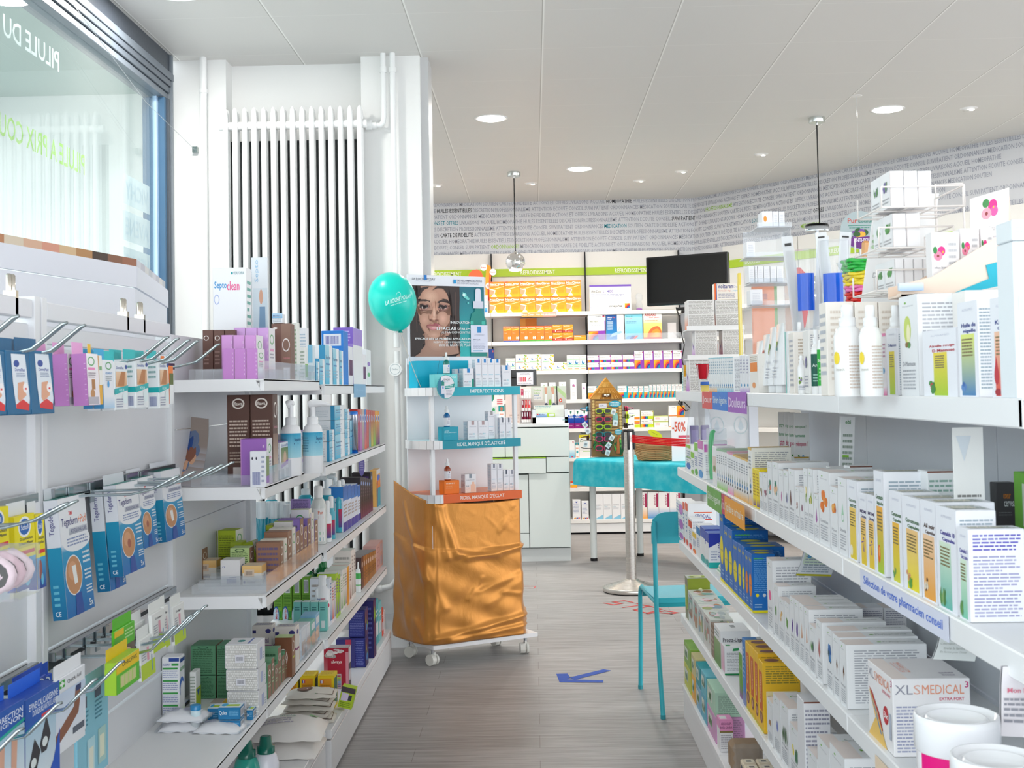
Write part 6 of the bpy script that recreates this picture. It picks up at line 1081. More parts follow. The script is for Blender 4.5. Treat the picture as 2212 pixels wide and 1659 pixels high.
for i,(x0,x1,yt)in enumerate(((1514,1524,1144),(1525,1532,1153))):
 Rbox('remedy_carton',f'white carton with a deep blue top and teal foot, {"farther" if i == 0 else "nearer"} of two'+s3,'carton',2,x0,x1,yt,.062,W_,{'l':[('q',0,.72,1,1,'3a5ab8'),('e',.5,.1,.45,.12,'2aa8a8')],'f':[('p',[(0,1),(1,1),(1,.82),(.5,.72),(0,.58)],'2438a8'),('w',.5,.3,.8,.75,'S\u00e9diatif PC','3a3a8a',1),('q',.0,.0,.9,.16,'18b0a8'),('l',.1,.2,.45,.5,4,'a8b0c8')],'t':[('q',0,0,1,1,'5a7ac8')]},grp='blue topped cartons')
pp=MB()
for i in range(6):pp.add([(-.02+.002*i,0,.004*i),(-.02+.002*i,.10,.004*i),(.03,.10,.004*i+.045),(.03,0,.004*i+.045)],[(0,1,2,3)],'eef2ee' if i%2 else '8ab89a')
pp.box(-.02,.03,0,.1,-.0,.004,'e6eae6');pp.build('folded_leaflets',None,(.60,y_at(.58,RZ[2],1556)-.0,RZ[2]+.001),0,'curled leaflets lying between the remedy cartons and the blue cartons'+s3,'leaflet')
def strath(ov,cam=1):return{'l':[('q',0,.0,1,.045,'f2e41c'),('t',.25,.86,.85,.92,'Strath','f2e04a',1),('e',.5,.45,.38,.20,ov,22),('t',.2,.43,.8,.47,'original','2a6a9a'),('l',.3,.1,.9,.2,2,'9ac4e8')],'f':[('q',0,0,1,.045,'f2e41c'),('l',.08,.35,.92,.94,18,'5aa0e0'),('l',.08,.9,.5,.95,1,'5ac06a'),('e',.2,.3,.07,.03,'f2e41c'),('e',.5,.3,.07,.03,'d8dde2'),('e',.8,.3,.07,.03,'4aa85a'),('q',.66,.12,.8,.18,'e0304a'),('l',.08,.08,.4,.16,2,'a8d0f0')],'t':[('e',.5,.5,.32,.3,'d8d428',18)]}
for i,(x0,x1,yt,ov,d)in enumerate(((1557,1565.5,1107,'f2e01c',.125),(1566,1574.5,1140,'f2e01c',.10),(1575,1584.5,1147,'f2e01c',.105),(1585,1595,1173,'f2e01c',.09),(1595.5,1604,1178,'f2e01c',.11),(1604.5,1611,1183,'f2e01c',.11),(1611.5,1618.5,1193,'f08a2a',.075),(1619,1627,1198,'f08a2a',.062))):
 Rbox('tonic_carton',f'blue tonic carton with {"a yellow" if i < 6 else "an orange"} oval, {place(8, i)} from the left'+s3,'carton',2,x0,x1,yt,d,'0f6fc4',strath(ov),grp='blue tonic cartons')
H3=[(1660,1671.5,1212,.095,[('e',.5,.5,.25,.07,'ef6aa0',12)],'Femin C22','pink oval'),(1673.5,1684,1268,.09,fibre(['6aa83a','4a8a3a'],31),'','green sprig'),(1685,1696,1299,.05,blob(['d8b070','e8c890'],.5,.6,.3,.12,6,32),'Ginger','pale ginger'),(1697,1707.5,1306,.05,[('p',[(.35,.68),(.7,.6),(.6,.42),(.35,.48)],'5f9a3a')],'Ginkgo','green leaf'),(1709,1718.5,1294,.115,fibre(['6a4aa8','8a6ac0'],33,.15,.13),'Lavande','lavender, farther of two'),(1719,1729,1301,.115,fibre(['6a4aa8','8a6ac0'],34,.15,.13),'Lavande','lavender, nearer of two'),(1729.5,1739.5,1309,.115,[('p',[(.5,.68),(.35,.42),(.65,.44)],'e0aa84')],'Levure','beige shell, farther of two'),(1740,1750,1318,.115,[('p',[(.5,.68),(.35,.42),(.65,.44)],'e0aa84')],'Levure','beige shell, nearer of two'),(1750.5,1764,1358,.055,fibre(['4a9a3a','7a4a9a'],35,.25,.12,.5,.58),'Menthe','mint and violet flower'),(1766,1778.5,1346,.13,[('p',[(.5,.72),(.3,.5),(.5,.38),(.7,.5)],'c07a78')],'Rhodiola','dusky pink bud'),(1788,1801.5,1364,.155,blob(['2f6ab0','4a8ac8','2a5a6a'],.5,.6,.32,.13,10,36),'Myrtille','blueberries'),(1802.5,1816,1378,.15,[('p',[(.2,.75),(.5,.55),(.75,.5),(.6,.65),(.6,.38),(.45,.58)],'8a5a38')],'Harpago','brown claw, farther of two'),(1817,1831,1394,.15,[('p',[(.2,.75),(.5,.55),(.75,.5),(.6,.65),(.6,.38),(.45,.58)],'8a5a38')],'Harpago','brown claw, nearer of two')]
for x0,x1,yt,d,pic,t,dn in H3:Rbox('herbal_carton',f'white herbal carton picturing {dn}'+s3,'carton',2,x0,x1,yt,d,'f4f5f7',herb(pic,t))
xls=lambda k:[('t',.03,.80,.26,.92,'XL','9a9aa8'),('t',.27,.80,.36,.92,'S','eab8a8'),('t',.38,.80,.92,.92,'MEDICAL','f0a080'),('t',.93,.88,.98,.96,'3','c83a7a',1),('t',.6,.72,.92,.76,'EXTRA FORT','d8506a',1)]
Rbox('slimming_carton','big square white slimming carton with orange lettering'+s3,'carton',2,1878,1932.5,1468,.125,'f5f3f5',{'l':xls(0)+[('e',.72,.45,.1,.12,'c8343f',18),('t',.65,.41,.8,.49,'3x','fff',1),('p',[(.0,.0),(.75,.0),(.4,.35),(.1,.6),(.05,.62),(.3,.3)],'f2c86a'),('p',[(.05,.66),(.2,.6),(.45,.4),(.6,.2),(.55,.2),(.4,.38),(.15,.58)],'c8453a'),('p',[(.03,.6),(.3,.42),(.55,.14),(.5,.14),(.28,.4)],'5a90c0'),('q',.85,.18,.93,.52,'b8c0d0')],'f':xls(1)+[('l',.04,.05,.46,.66,14,'a4a8c4'),('l',.54,.05,.94,.66,14,'a4a8c4')],'t':[('q',0,0,.2,1,'fbeee9'),('t',.22,.3,.36,.8,'XL-S MED','f0b0a0'),('l',.7,.1,.9,.3,2,'b0a8b8')]})
for i in range(3):backbox('herbal_carton',f'white carton turned with its small print to the front, {place(3, i)} from the left, back of third right shelf',2,1812+50*i,1861+50*i,1314,2.70,.06,'eeeef2',{'f':[('l',.08,.06,.92,.95,20,'a8aabc')],'t':[('q',0,0,.3,1,'f6e9e4')]},grp='rear cartons on the third right shelf')
def tub(lab,pxc,Yc,pyl,r,zi=2):
 z=RZ[zi];X=at_y(pxc,Yc,z);h=z_at(X,Yc,pyl)-z;o=empty('powder_tub',(X,Yc,z+.001),0,lab,'tub','white powder tubs')
 b=MB().lathe([(r*.92,0),(r*.95,.004),(r*.95,h*.82)],n=56,col='f3f2f6',m='glossy_plastic')
 cyl=lambda u,v,e:(math.sin(u)*(r*.951+e),-math.cos(u)*(r*.951+e),h*.82*v)
 def patch(u0,u1,v0,v1,c,k=12):
  for i in range(k):a,b_=u0+(u1-u0)*i/k,u0+(u1-u0)*(i+1)/k;decals(b,cyl,[('q',a,v0,b_,v1,c)],e0=.0003)
 patch(-1.35,-.42,.45,.98,'e6007e');patch(-.35,.9,.90,.94,'c8509a')
 decals(b,lambda u,v,e:cyl(-.75+.24*u,.72+.16*v,e),[('e',0,0,1,1,'b01a86',20),('l',-.6,-.6,.6,.6,4,'f0b8dc'),('o',-.2,0,1.3,1.3,'fbe4f2',.12)][0:2],e0=.0007)
 decals(b,lambda u,v,e:cyl(-.3+1.2*u,v,e),[('l',0,.05,.9,.85,18,'c8a8cc')],e0=.0005)
 decals(b,lambda u,v,e:cyl(-1.1+.75*u,v,e),[('t',.25,.34,.8,.38,'TRIPLE ACTION','c0408a',1),('l',.35,.05,.9,.30,4,'8a86a8')],e0=.0005)
 b.build('tub_body',o)
 MB().lathe([(r*.97,h*.80),(r*1.0,h*.81),(r*1.0,h*.96),(r*.985,h),(r*.93,h),(r*.90,h*.965),(r*.74,h*.965),(r*.70,h*.985),(r*.66,h*.985),(r*.60,h*.97),(0,h*.97)],n=56,col='f3f4f8',m='glossy_plastic').build('lid',o)
tub('white powder tub with a magenta label, farther of two'+s3,2078,1.455,1543,.049);tub('white powder tub with a magenta label, nearer one cut by the photo corner'+s3,2166,1.30,1635,.047)
def curl(lab,zi,pts,Yf,w,col,ds,grp=None):
 """booklet bent along a curve; pts are (px, py) of its lower-left to upper edge"""
 z=RZ[zi]if zi<4 else .134;b=MB();Q=[]
 for px,py in pts:X=at_y(px,Yf,z);Q.append((X,z_at(X,Yf,py)))
 n=len(Q)-1
 for off,c in((0,col),(.003,'8a8a90'),(.006,col)):
  vv=[]
  for i,(x,zz)in enumerate(Q):vv+=[(x,Yf+off,zz),(x+w,Yf+off+.02*i/n,zz-.004)]
  b.add(vv,[(2*i,2*i+1,2*i+3,2*i+2)for i in range(n)],c,'printed_card',True)
 def fr(u,v,e):
  k=v*n;i=min(int(k),n-1);t=k-i;x=Q[i][0]+(Q[i+1][0]-Q[i][0])*t;zz=Q[i][1]+(Q[i+1][1]-Q[i][1])*t;return(x+w*u,Yf-.001-e+.02*v*u,zz-.004*u)
 decals(b,fr,ds);return b.build('booklet',None,label=lab,cat='booklet',group=grp)
curl('curled booklet with a yellow edge hanging under the second shelf'+s3,2,[(1722,1243),(1733,1220),(1742,1190),(1748,1165)],2.95,.085,'e4e8ec',[('q',0,0,1,.06,'b8b01a'),('q',.05,.35,.8,.85,'d4e4d0'),('l',.1,.1,.9,.9,12,'9aa8b4'),('q',.15,.5,.25,.8,'4a9ac8')])
curl('white leaflet with a drawn jug leaning at the back of the third right shelf',2,[(2024,1424),(2036,1395),(2043,1365),(2046,1340)],1.82,.062,'e6ebea',[('p',[(.35,.95),(.75,.95),(.8,.6),(.45,.55)],'c4ccd6'),('t',.05,.36,.85,.42,"L'alternative naturelle pour",'a0a8a0'),('t',.15,.26,.7,.32,'toute la famille.','a0a8a0'),('t',.1,.16,.75,.22,"En forme pour l'hiver",'a0a8a0')])
curl('white leaflet with a pink heading cut by the right edge'+s3,2,[(2174,1590),(2176,1530),(2178,1480),(2182,1440)],1.46,.06,'f2eef2',[('t',.12,.56,.95,.63,'Mon intestin','e07a90',1),('l',.05,.15,.95,.5,5,'9a9aa4'),('o',.8,.85,.4,.2,'e0506a',.12)])
mg=MB().box(-.07,.07,-.11,.11,0,.006,'5a4a50','printed_card').box(-.06,.075,-.10,.12,.0065,.010,'7a5a60','printed_card');decals(mg,faceframe('t',-.06,.075,-.10,.12,0,.010),[('q',0,.93,1,1,'c8c020')]+blob(['8a5a58','4a5a78','a07a70','3a3a48','c89a90'],.5,.5,.45,.45,14,40));mg.build('magazines',None,(.765,2.62,RZ[2]+.001),.0,'dark magazines lying flat at the back of the third right shelf','magazine')
s4=', fourth right shelf'
def tea(cols,sd,cam):r=random.Random(sd);return{'l':[('q',.1,.3,.9,.8,cols[1],cols[0])]+blob(cols,.5,.5,.4,.3,9,sd)+[('t',.2,.82,.8,.9,'TEA','9a6a78',1)],'f':[('q',0,0,1,1,cols[2])]+blob(cols,.5,.5,.45,.4,26,sd+50)+([('q',.25,.3,.7,.52,'e4e6dc'),('b',.3,.34,.65,.48,'555')]if cam else[]),'t':[('q',0,0,1,1,'d8dcd4')]+blob(cols+['f0d8e0'],.5,.5,.45,.4,16,sd+9)}
for i,(x0,x1,yt,d,cc,cam)in enumerate(((1481,1487,1250,.085,['a8b428','d0d860','8a9a28','e8ecb0'],1),(1487.5,1498,1288,.09,['8ab8b0','c8a888','d8e0dc','a0705a'],0),(1498.5,1508.5,1303,.09,['9ac0b8','b89878','dce0dc','c07a70'],0),(1509,1520.5,1320,.09,['88a8b8','a8b070','d8dcd8','c88a60'],0),(1521,1536,1340,.075,['b8c0c0','c0887a','d8dcd4','90a890'],0))):
 Rbox('tea_box',('film wrapped tea box with a yellow green leaf print, tallest at the far end' if i==0 else f'film wrapped pastel tea box, {place(4, i - 1)} from the left')+s4,'box',3,x0,x1,yt,d,('8a8a70','d4dcda','d8dcd8','d4dad8','d6d4d0')[i],tea(cc,60+i,cam),grp='film wrapped tea boxes')
Rbox('tea_box','brown box with its flap folded up'+s4,'box',3,1537,1543.5,1352,.075,'8a7464',{'t':[('q',.7,.0,.76,1,'d8d040')],'l':[('l',.1,.2,.9,.9,5,'b8a898')]})
Rbox('remedy_carton','white and green prostate remedy carton'+s4,'carton',3,1544,1558,1364,.095,W_,{'l':[('q',0,0,1,.68,'4f8a3a','8fae78'),('l',.1,.75,.8,.92,2,'9aa')],'f':[('t',.08,.68,.9,.82,'Prosta-Urgenin','3a3a44',1),('t',.08,.56,.85,.64,'Extrait de palmier','8a8a94'),('q',.55,.0,1,.42,'1f8a48')],'t':[('b',.45,.4,.6,.7,'666')]})
Rbox('remedy_carton','white carton with a green foot and green leaf emblem'+s4,'carton',3,1559,1566,1398,.07,W_,{'l':[('q',0,.1,1,1,'e8b0c8','e8d0dc')],'f':[('q',0,0,1,.06,'0f8a4a'),('p',[(.38,.93),(.66,.96),(.62,.86),(.36,.84)],'2f9a5a'),('l',.1,.15,.92,.8,12,'b4b8bc')],'t':[('q',.1,.2,.3,.5,'2f9a5a')]})
Rbox('remedy_carton','narrow green and violet carton left of the blue one'+s4,'carton',3,1598.5,1605.5,1407,.05,'e8ecf0',{'l':[('q',0,.3,1,.92,'6aa83a'),('q',0,.04,1,.3,'8a4aa0','6aa83a'),('t',.2,.6,.8,.66,'Vogel','e8f0e0')]})
Rbox('supplement_carton','blue carton at the left of the yellow cartons'+s4,'carton',3,1606,1612.5,1384,.12,'3a84cc',{'l':[('q',0,0,1,.2,'7a8ac0'),('l',.2,.4,.8,.9,7,'a8ccee')],'t':[('q',.3,.2,.7,.8,'e0e6ec')]})
yel={'l':[('q',.12,.3,.8,.85,'d8662a'),('w',.3,.4,.62,.8,'Burgerstein','f6d8a0',1),('e',.45,.2,.3,.09,'8a4a3a',16),('e',.45,.2,.16,.05,'d8a080',10),('q',0,0,1,.04,'d8c838')],'f':[('l',.08,.70,.95,.96,8,'9a8a30'),('q',.08,.04,.92,.60,'f4e4b0'),('l',.12,.1,.88,.55,10,'a89a70')],'t':[('e',.3,.5,.2,.28,'8a5a5a',16),('q',.6,.3,.8,.7,'e6dcd0')]}
for i,(x0,x1,yt)in enumerate(((1613,1622.5,1394),(1623,1632,1403),(1632.5,1641,1413),(1641.5,1651,1433))):
 Rbox('supplement_carton',f'tall yellow and orange carton, {place(4, i)} from the left'+s4,'carton',3,x0,x1,yt,(.10,.10,.10,.095)[i],'f4c22e',yel,grp='tall yellow cartons')
H4=[(1659,1671,1521,.06,blob(['c89a6a','a87a4a'],.5,.5,.25,.1,5,51),'','brown grains'),(1673,1688,1515,.075,fibre(['7a8ad0'],52,.15,.1),'','blue violet sprig'),(1689.5,1706,1532,.085,fibre(['3f6a3a','5a8a50','2f5a3a'],53,.28,.15),'Origan','dark green herb'),(1708.5,1728,1584,.085,blob(['f2e04a','e8d030'],.35,.6,.15,.14,4,54)+fibre(['3f7a58'],55,.12,.14,.7,.5),'Opuntia','yellow flower and green leaf'),(1730,1745,1633,.085,fibre(['6a8a3a'],56),'','small green sprig')]
for x0,x1,yt,d,pic,t,dn in H4:Rbox('herbal_carton',f'white herbal carton picturing {dn}'+s4,'carton',3,x0,x1,yt,d,'f4f5f7',herb(pic,t))
for i,(x0,x1,yt,d)in enumerate(((1747,1768,1640,.06),(1770,1796,1618,.09),(1798,1830,1640,.10))):Rbox('herbal_carton',f'white carton top at the bottom edge of the photo, {place(3, i)} from the left'+s4,'carton',3,x0,x1,yt,d,'f4f5f7',herb(fibre(['d8403a','5a8a3a'],57+i),''),grp='white carton tops at the bottom edge')
backbox('herbal_carton','tall white carton with boxed small print at the back of the fourth right shelf',3,1742,1799,1517,2.62,.07,'ececf0',bt('9a9aac'))
s5=', bottom right shelf'
def teabox(c,dn,where,x0,x1,yt,zb,d,ff=None):return Rbox('tea_carton',f'{dn} herb tea carton, {where}'+s5,'carton',4,x0,x1,yt,d,c,{'l':[('q',.1,.3,.6,.8,'dfe6dc')]+fibre(['5a8a4a','3a6a3a'],int(x0),.2,.2,.4,.5),'f':ff or[('l',.1,.1,.9,.9,10,shade(c,.6))],'t':[]},zb=zb)[0]
for i,(c1,n1,c2,n2,x0,x1,ym,yt,d)in enumerate((('c8cc48','lime','8ab048','green',1479,1493,1452,1405,.09),('ecae3c','orange','cfc28a','beige',1494.5,1503.5,1468,1424,.09),('86b4d0','pale blue','1d98a4','teal',1504.5,1515,1493,1446,.09),('5ab0c8','sky blue','68b8c8','light teal',1516,1527,1510,1463,.09),('d8a0cc','pink','b0d4bc','mint',1528.5,1547,1550,1497,.095))):
 zt=teabox(c1,n1,'lower one of its stack',x0,x1,ym,None,d);teabox(c2,n2,'upper one of its stack',x0+.5,x1+.5,yt,zt,d)
for i in range(3):
 Rbox('capsule_carton',f'pink and white rose hip capsule carton, {("front", "middle", "rear")[i]} one'+s5,'carton',4,1549.5,1556,1556,.042,'f0eef0',{'l':[('q',0,.72,1,1,'e89ac8')],'f':[('q',0,.66,1,1,'ee9acb'),('q',0,.60,1,.66,'8a7848'),('t',.1,.84,.9,.92,'ARKOCAPS','7a2a5a',1),('t',.05,.72,.95,.80,'ROSA CANINA','7a2a5a',1),('l',.08,.08,.92,.55,7,'b8b4bc')],'t':[('q',0,0,1,1,'ee9acb'),('q',.1,.2,.6,.8,'e6e4e4')]},Xf=.572+.045*i,grp='rose hip capsule cartons')
b_=MB();n=16;vv=[]
for i in range(n+1):
 for j in range(n+1):u,v=i/n,j/n;vv.append((.005+.09*u+.003*math.sin(v*21),.004*math.sin(u*17+v*9),.16*v*(1-.0*u)))
b_.box(.0,.095,-.04,.04,0,.085,'a08870','matte',.012);b_.add([(a,b-.045,c*.55)for a,b,c in vv],[(i*(n+1)+j,(i+1)*(n+1)+j,(i+1)*(n+1)+j+1,i*(n+1)+j+1)for i in range(n)for j in range(n)],'fff','clear_plastic',True)
b_.build('wrapped_soap_bag',None,(.575,y_at(.575,.134,1577),.135),0,'cellophane wrapped brown bag in front of the rose hip cartons'+s5,'bag')
for i in range(3):
 for j in range(2):
  for k in range(2):
   Y_=y_at(.575,.134,1602)-.052*j
   s_=carton_mb(.04,.05,.042,'e2d4bc',{'f':[('q',.3,.3,.7,.7,'5a5a58')],'l':[('q',.25,.25,.75,.75,'4a5260')],'t':[('e',.5,.5,.4,.4,'efe4cf',14),('q',.32,.35,.68,.62,'6a6a66')]},bev=.004).build('soap',None,(.597+.043*i,Y_,.135+.0435*k),0,f'small cream wrapped soap, {place(3, i)} from the aisle, {("rear", "front")[j]} row, {("lower", "upper")[k]} layer, right gondola','soap','small cream wrapped soaps')
def liplabel(px0,px1,zi,hgt,col,txt,tcol,lab,over=.002,up=0):
 z=RZ[zi];ya,yb=y_at(RX,z,px0),y_at(RX,z,px1);m_=MB().box(RX-over-.0008,RX-over,yb,ya,z-hgt+up,z+up,col)
 decals(m_,faceframe('l',RX-over-.0008,RX,yb,ya,z-hgt+up,z+up),[('t',.05,.25,.95,.75,txt,tcol,1)]);return m_.build('shelf_label',None,label=lab,cat='label',group='labels on the right shelf edges')
liplabel(1518,1540,0,.055,'de4a4a','Jour','f8e0e0','red paper label on the edge of the top right shelf',up=.002)
liplabel(1540.5,1573,0,.055,'1f7ad8','Sph\u00e8re digestive','e0f0fc','blue paper label on the edge of the top right shelf',up=.002)
liplabel(1573.5,1614,0,.057,'a45ac0','Douleurs','f0e0f8','violet paper label on the edge of the top right shelf',up=.002)
liplabel(1529,1559,1,.065,'6ab04a','Sph\u00e8re digestive','eef8e8','green paper label on the edge of the second right shelf',up=-.004)
liplabel(1560,1580,1,.06,'cc3a66','Troubles f\u00e9min.','f8e0e8','crimson paper label on the edge of the second right shelf',up=-.004)
liplabel(1580.5,1625,1,.062,'f4a52a','Sph\u00e8re urinaire','fff4e0','orange paper label standing off the edge of the second right shelf',over=.02,up=.004)
liplabel(1861,2052,1,.036,'dfe3f4','S\u00e9lection de votre pharmacien conseil','4a7ae0','long white label with blue words on the edge of the second right shelf')
m_=liplabel(1893,1944,2,.11,'f4dcc0','Conseil','8a6a50','peach coloured hanging sign on the edge of the third right shelf',up=-.015)
# left gondola stock
LL=['top left shelf','second left shelf','third left shelf','fourth left shelf','bottom left shelf']
def lz(zi,far=0):return(LZ[zi]-(.012 if far and zi==0 else 0))if zi<4 else .165
def Lf(name,lab,cat,zi,xl,xr,yt,y,dep,col,faces,zb=None,far=0,grp=None,rz=0,bev=.0012,sfx=1):
 """carton facing the camera; y is its shelf row in the photo (> 10) or its depth in metres"""
 z=lz(zi,far);Y=hit(xr,y,2,z).y if y>10 else y
 zb=z if zb is None else zb;x0,x1=at_y(xl,Y,z),at_y(xr,Y,z);h=z_at(x1,Y,yt)-zb
 carton_mb(x1-x0-.001,dep,max(h,.008),col,faces,bev=bev).build(name,None,((x0+x1)/2,Y+dep/2,zb+.0006),math.radians(rz),lab+(', '+LL[zi]if sfx else ''),cat,grp);return zb+h+.001
def Lr(name,lab,cat,zi,xl,xr,yt,dep,col,faces,Xf=-.735,zb=None,far=0,grp=None,bev=.0012):
 """carton facing the aisle"""
 z=lz(zi,far);ya,yb=y_at(Xf,z,xl),y_at(Xf,z,xr);zb=z if zb is None else zb;h=z_at(Xf,ya,yt)-zb
 carton_mb(dep,yb-ya-.001,max(h,.008),col,faces,bev=bev).build(name,None,(Xf-dep/2,(ya+yb)/2,zb+.0006),0,lab+', '+LL[zi],cat,grp);return zb+h+.001
SM=lambda c,n=14:[('l',.08,.06,.92,.9,n,c)]
OV=lambda c,y=.86:[('o',.5,y,.28,.06,c,.25),('t',.32,y-.02,.68,y+.02,'flawa',c,1)]
flb=lambda c='efe6dc':{'f':OV(c,.9)+[('l',.1,.4,.9,.72,8,'cbb8a8'),('l',.1,.22,.9,.36,4,'b8a290'),('q',.25,.06,.75,.18,'d8d0c8')],'r':[('q',0,0,1,.55,'e8d4c4','8a6a58'),('o',.5,.82,.3,.09,'f2ece6',.25),('t',.15,.6,.85,.65,'Compresses','f0a0b0')]}
flg=lambda b='f':{b:SM('3c5a2c',16)[:1]+[('o',.5,.93,.25,.045,'3a5a30',.3)],'r':[('q',0,0,1,1,'96705a'),('o',.5,.75,.32,.12,'f2ece6',.22),('l',.2,.35,.8,.5,2,'e0d0c0')]}
lil={'f':[('l',.85,.1,.92,.9,6,'e8c8ea'),('q',0,0,.03,1,'c890c8')],'r':[('q',0,0,1,1,'f0eef2'),('o',.5,.78,.3,.10,'5aa868',.25),('q',.2,.55,.8,.6,'e8a8cc'),('q',0,0,1,.3,'d8b8dc','f0eef2'),('l',.2,.4,.8,.52,2,'a8a8b4')]}
Lf('display_box','tall white carton with cupped hands, hand cleaner display box','display',0,461,534,578,3.62,.07,'f4f5f8',{'f':[('t',.05,.80,.42,.88,'Septo','3a9ad8',1),('t',.43,.80,.80,.88,'clean','ee4a90',1),('t',.62,.94,.94,.965,'VERFORA','6a9aa0'),('e',.58,.952,.03,.012,'1a9aa0'),('o',.12,.72,.08,.045,'a8b8e4',.2),('q',0,0,1,.34,'e8a488','f6ece8')]+blob(['e0a080','eab898','d89070'],.5,.14,.4,.12,9,70)+[('q',.28+.14*i,.06,.34+.14*i,.16,'fff')for i in range(4)]+[('e',.31+.14*i,.18,.03,.02,'fff',8)for i in range(4)],'r':[('l',.15,.3,.85,.9,10,'7ac0b4')]})
Lf('display_board','white board with a blue clad figure behind the hand cleaner box','display',0,545,580,556,3.78,.02,'e6ecf2',{'f':[('q',.1,.05,1,.75,'a9c4d8','d8e4ec'),('e',.6,.68,.12,.06,'d8a890'),('p',[(.4,.1),(.9,.1),(.85,.6),(.5,.6)],'7a9cbc'),('w',.2,.8,.5,.98,'Septo','9ac8e8')]})
for i in range(3):Lf('compress_carton',f'chocolate brown carton with a white oval, {place(3, i)} from the left','carton',0,438+24*i,461.5+24*i,713,3.42,.07,'6a4a40',{'f':[('o',.35,.84,.25,.05,'e8e0da',.3),('l',.1,.3,.6,.6,4,'9a7a70')]},grp='brown cartons at the back of the top left shelf')
for r,(a,yt,Y)in enumerate(((481.5,753,3.225),(479,724,3.33),(506,708,3.44))):
 for i in range(3):Lf('plaster_carton',f'lilac plaster carton, {place(3, i)} from the left in the {("front", "middle", "rear")[r]} row','carton',0,a+25.3*i,a+24.8+25.3*i,yt,Y,.085,('c98ad0','d8a0dc','d4a8e0')[r],lil,grp='lilac plaster cartons')
Lf('compress_carton','tall brown carton with a big white oval right of the lilac ones','carton',0,587,629,699,3.60,.06,'7a584c',{'f':[('q',.52,0,1,1,'8f7060'),('o',.76,.62,.2,.12,'f0eae4',.2),('t',.6,.36,.95,.41,'Compresses','e89098'),('q',.62,.0,.95,.22,'d8d4d8'),('e',.2,.92,.12,.02,'e8e0da')]})
Lf('ointment_box','small white and blue box lying on top of the tall brown carton','box',0,589,612,677,3.61,.04,'eef2f6',{'f':[('q',0,.5,1,1,'7ab8e0','b8d8ee'),('t',.1,.65,.7,.8,'Merfen','3a6ab0',1)]+SM('b8c4cc',5)},zb=z_at(-.78,3.60,699)+.001)
for a,b,yt,Y,c,dn,fc in((631,643,697,3.72,'eef2ec','narrow white and green carton beside the tall brown one',{'f':SM('a4c4a0',12)}),(643,663,708,3.96,'f2f4f8','stack like white carton with pale blue print',{'f':SM('b8ccdc',14)}),(645,660,750,3.85,'f0f2f0','small white and green carton before the pale blue one',{'f':SM('a8b8a8',8),'r':[('q',0,.1,1,.5,'8ac04a')]}),(661,676,745,3.99,'d8e8f0','small pale blue carton at the end of the nearer unit',{'f':[('q',0,.5,1,1,'8ac8e4')]})):Lf('remedy_carton',dn,'carton',0,a,b,yt,Y,.045,c,fc)
bep={'r':[('q',0,0,.55,1,'4ab8dc','a8dcee'),('t',.1,.62,.7,.74,'Bepanthen','2a4a80',1),('q',.1,.5,.6,.54,'3a7ab8'),('l',.1,.15,.7,.4,3,'9ab8d0')],'f':[('q',.8,0,1,1,'3a9ac8'),('l',.1,.2,.7,.7,4,'c8d4dc')]}
for i,(a,b,yt)in enumerate(((683,690,781),(690.5,702,775),(702.5,719,745),(719.5,733,752),(733.5,742,757))):Lr('ointment_carton',f'white and sky blue ointment carton, {place(5, i)} from the left','carton',0,a,b,yt,.10,'f0f4f8',bep,-.73,far=1,grp='sky blue ointment cartons on the top left shelf')
for a,b,yt,c,dn,fc,d in((742.5,753,714,'1f80d8','tall blue carton with bar codes',{'f':[('q',.1,.72,.9,.94,'e4eaf4'),('b',.2,.75,.8,.9,'55a')]},.085),(754,763,748,'eceef4','white and plum tube carton, left',{'r':[('q',.1,.25,.9,.65,'5a1a50')],'f':SM('b8b0c8',8)},.07),(763.5,784,707,'a890dc','tall lavender and white carton',{'f':[('q',0,.72,1,1,'8a6ad0'),('l',.1,.75,.9,.95,4,'c8b8ee'),('l',.1,.1,.9,.6,10,'c0c0cc')],'r':[('q',0,0,1,.7,'ecf0f2')]},.08),(784.5,791,765,'f0f0f4','white and plum tube carton, right',{'r':[('q',.1,.2,.9,.6,'6a2a60')]},.05),(792,802,755,'ecf2f4','white carton with green and violet dots at the far end',{'r':[('e',.5,.3,.3,.06,'6ab87a'),('e',.5,.6,.3,.06,'9a7ac8')]},.07)):Lr('care_carton',dn,'carton',0,a,b,yt,d,c,fc,-.735,far=1)
l_=MB();za_,zb_=y_at(LX+.015,1.3,765),y_at(LX+.015,1.3,790);l_.box(LX+.0135,LX+.0145,za_,zb_,1.277,1.33,'82b4d8');decals(l_,faceframe('r',LX,LX+.0145,za_,zb_,1.277,1.33),[('t',.2,.45,.8,.6,'Soins','a8cce8')]);l_.build('shelf_label',None,label='pale blue paper label on the edge of the top left shelf',cat='label')
def guard(zi,y0,y1,lab,far=0,X=-.727):
 z=lz(zi,far);g=MB().box(X,X+.0015,y0,y1,z+.001,z+.05,'fff','clear_plastic');n=int((y1-y0)/.06)
 for i in range(n+1):g.box(X-.20,X,y0+(y1-y0)*i/n-.0006,y0+(y1-y0)*i/n+.0006,z+.001,z+.03,'fff','clear_plastic')
 g.build('shelf_divider',None,label=lab,cat='divider',group='clear dividers')
guard(0,3.23,4.0,'clear plastic dividers along the front of the top left shelf');guard(1,3.24,4.0,'clear plastic dividers along the front of the second left shelf');guard(2,3.24,4.0,'clear plastic dividers along the front of the third left shelf');guard(3,3.75,4.0,'clear plastic dividers along the front of the fourth left shelf')
b_=MB();n=12
def mgs(u,v,k,e):return(.001*k+.088*u+.012*(1-v)*u,-.11*(1-v)**2.2-e-.004*k-.03*u*(1-v),.006+.185*v**.8-.012*u)
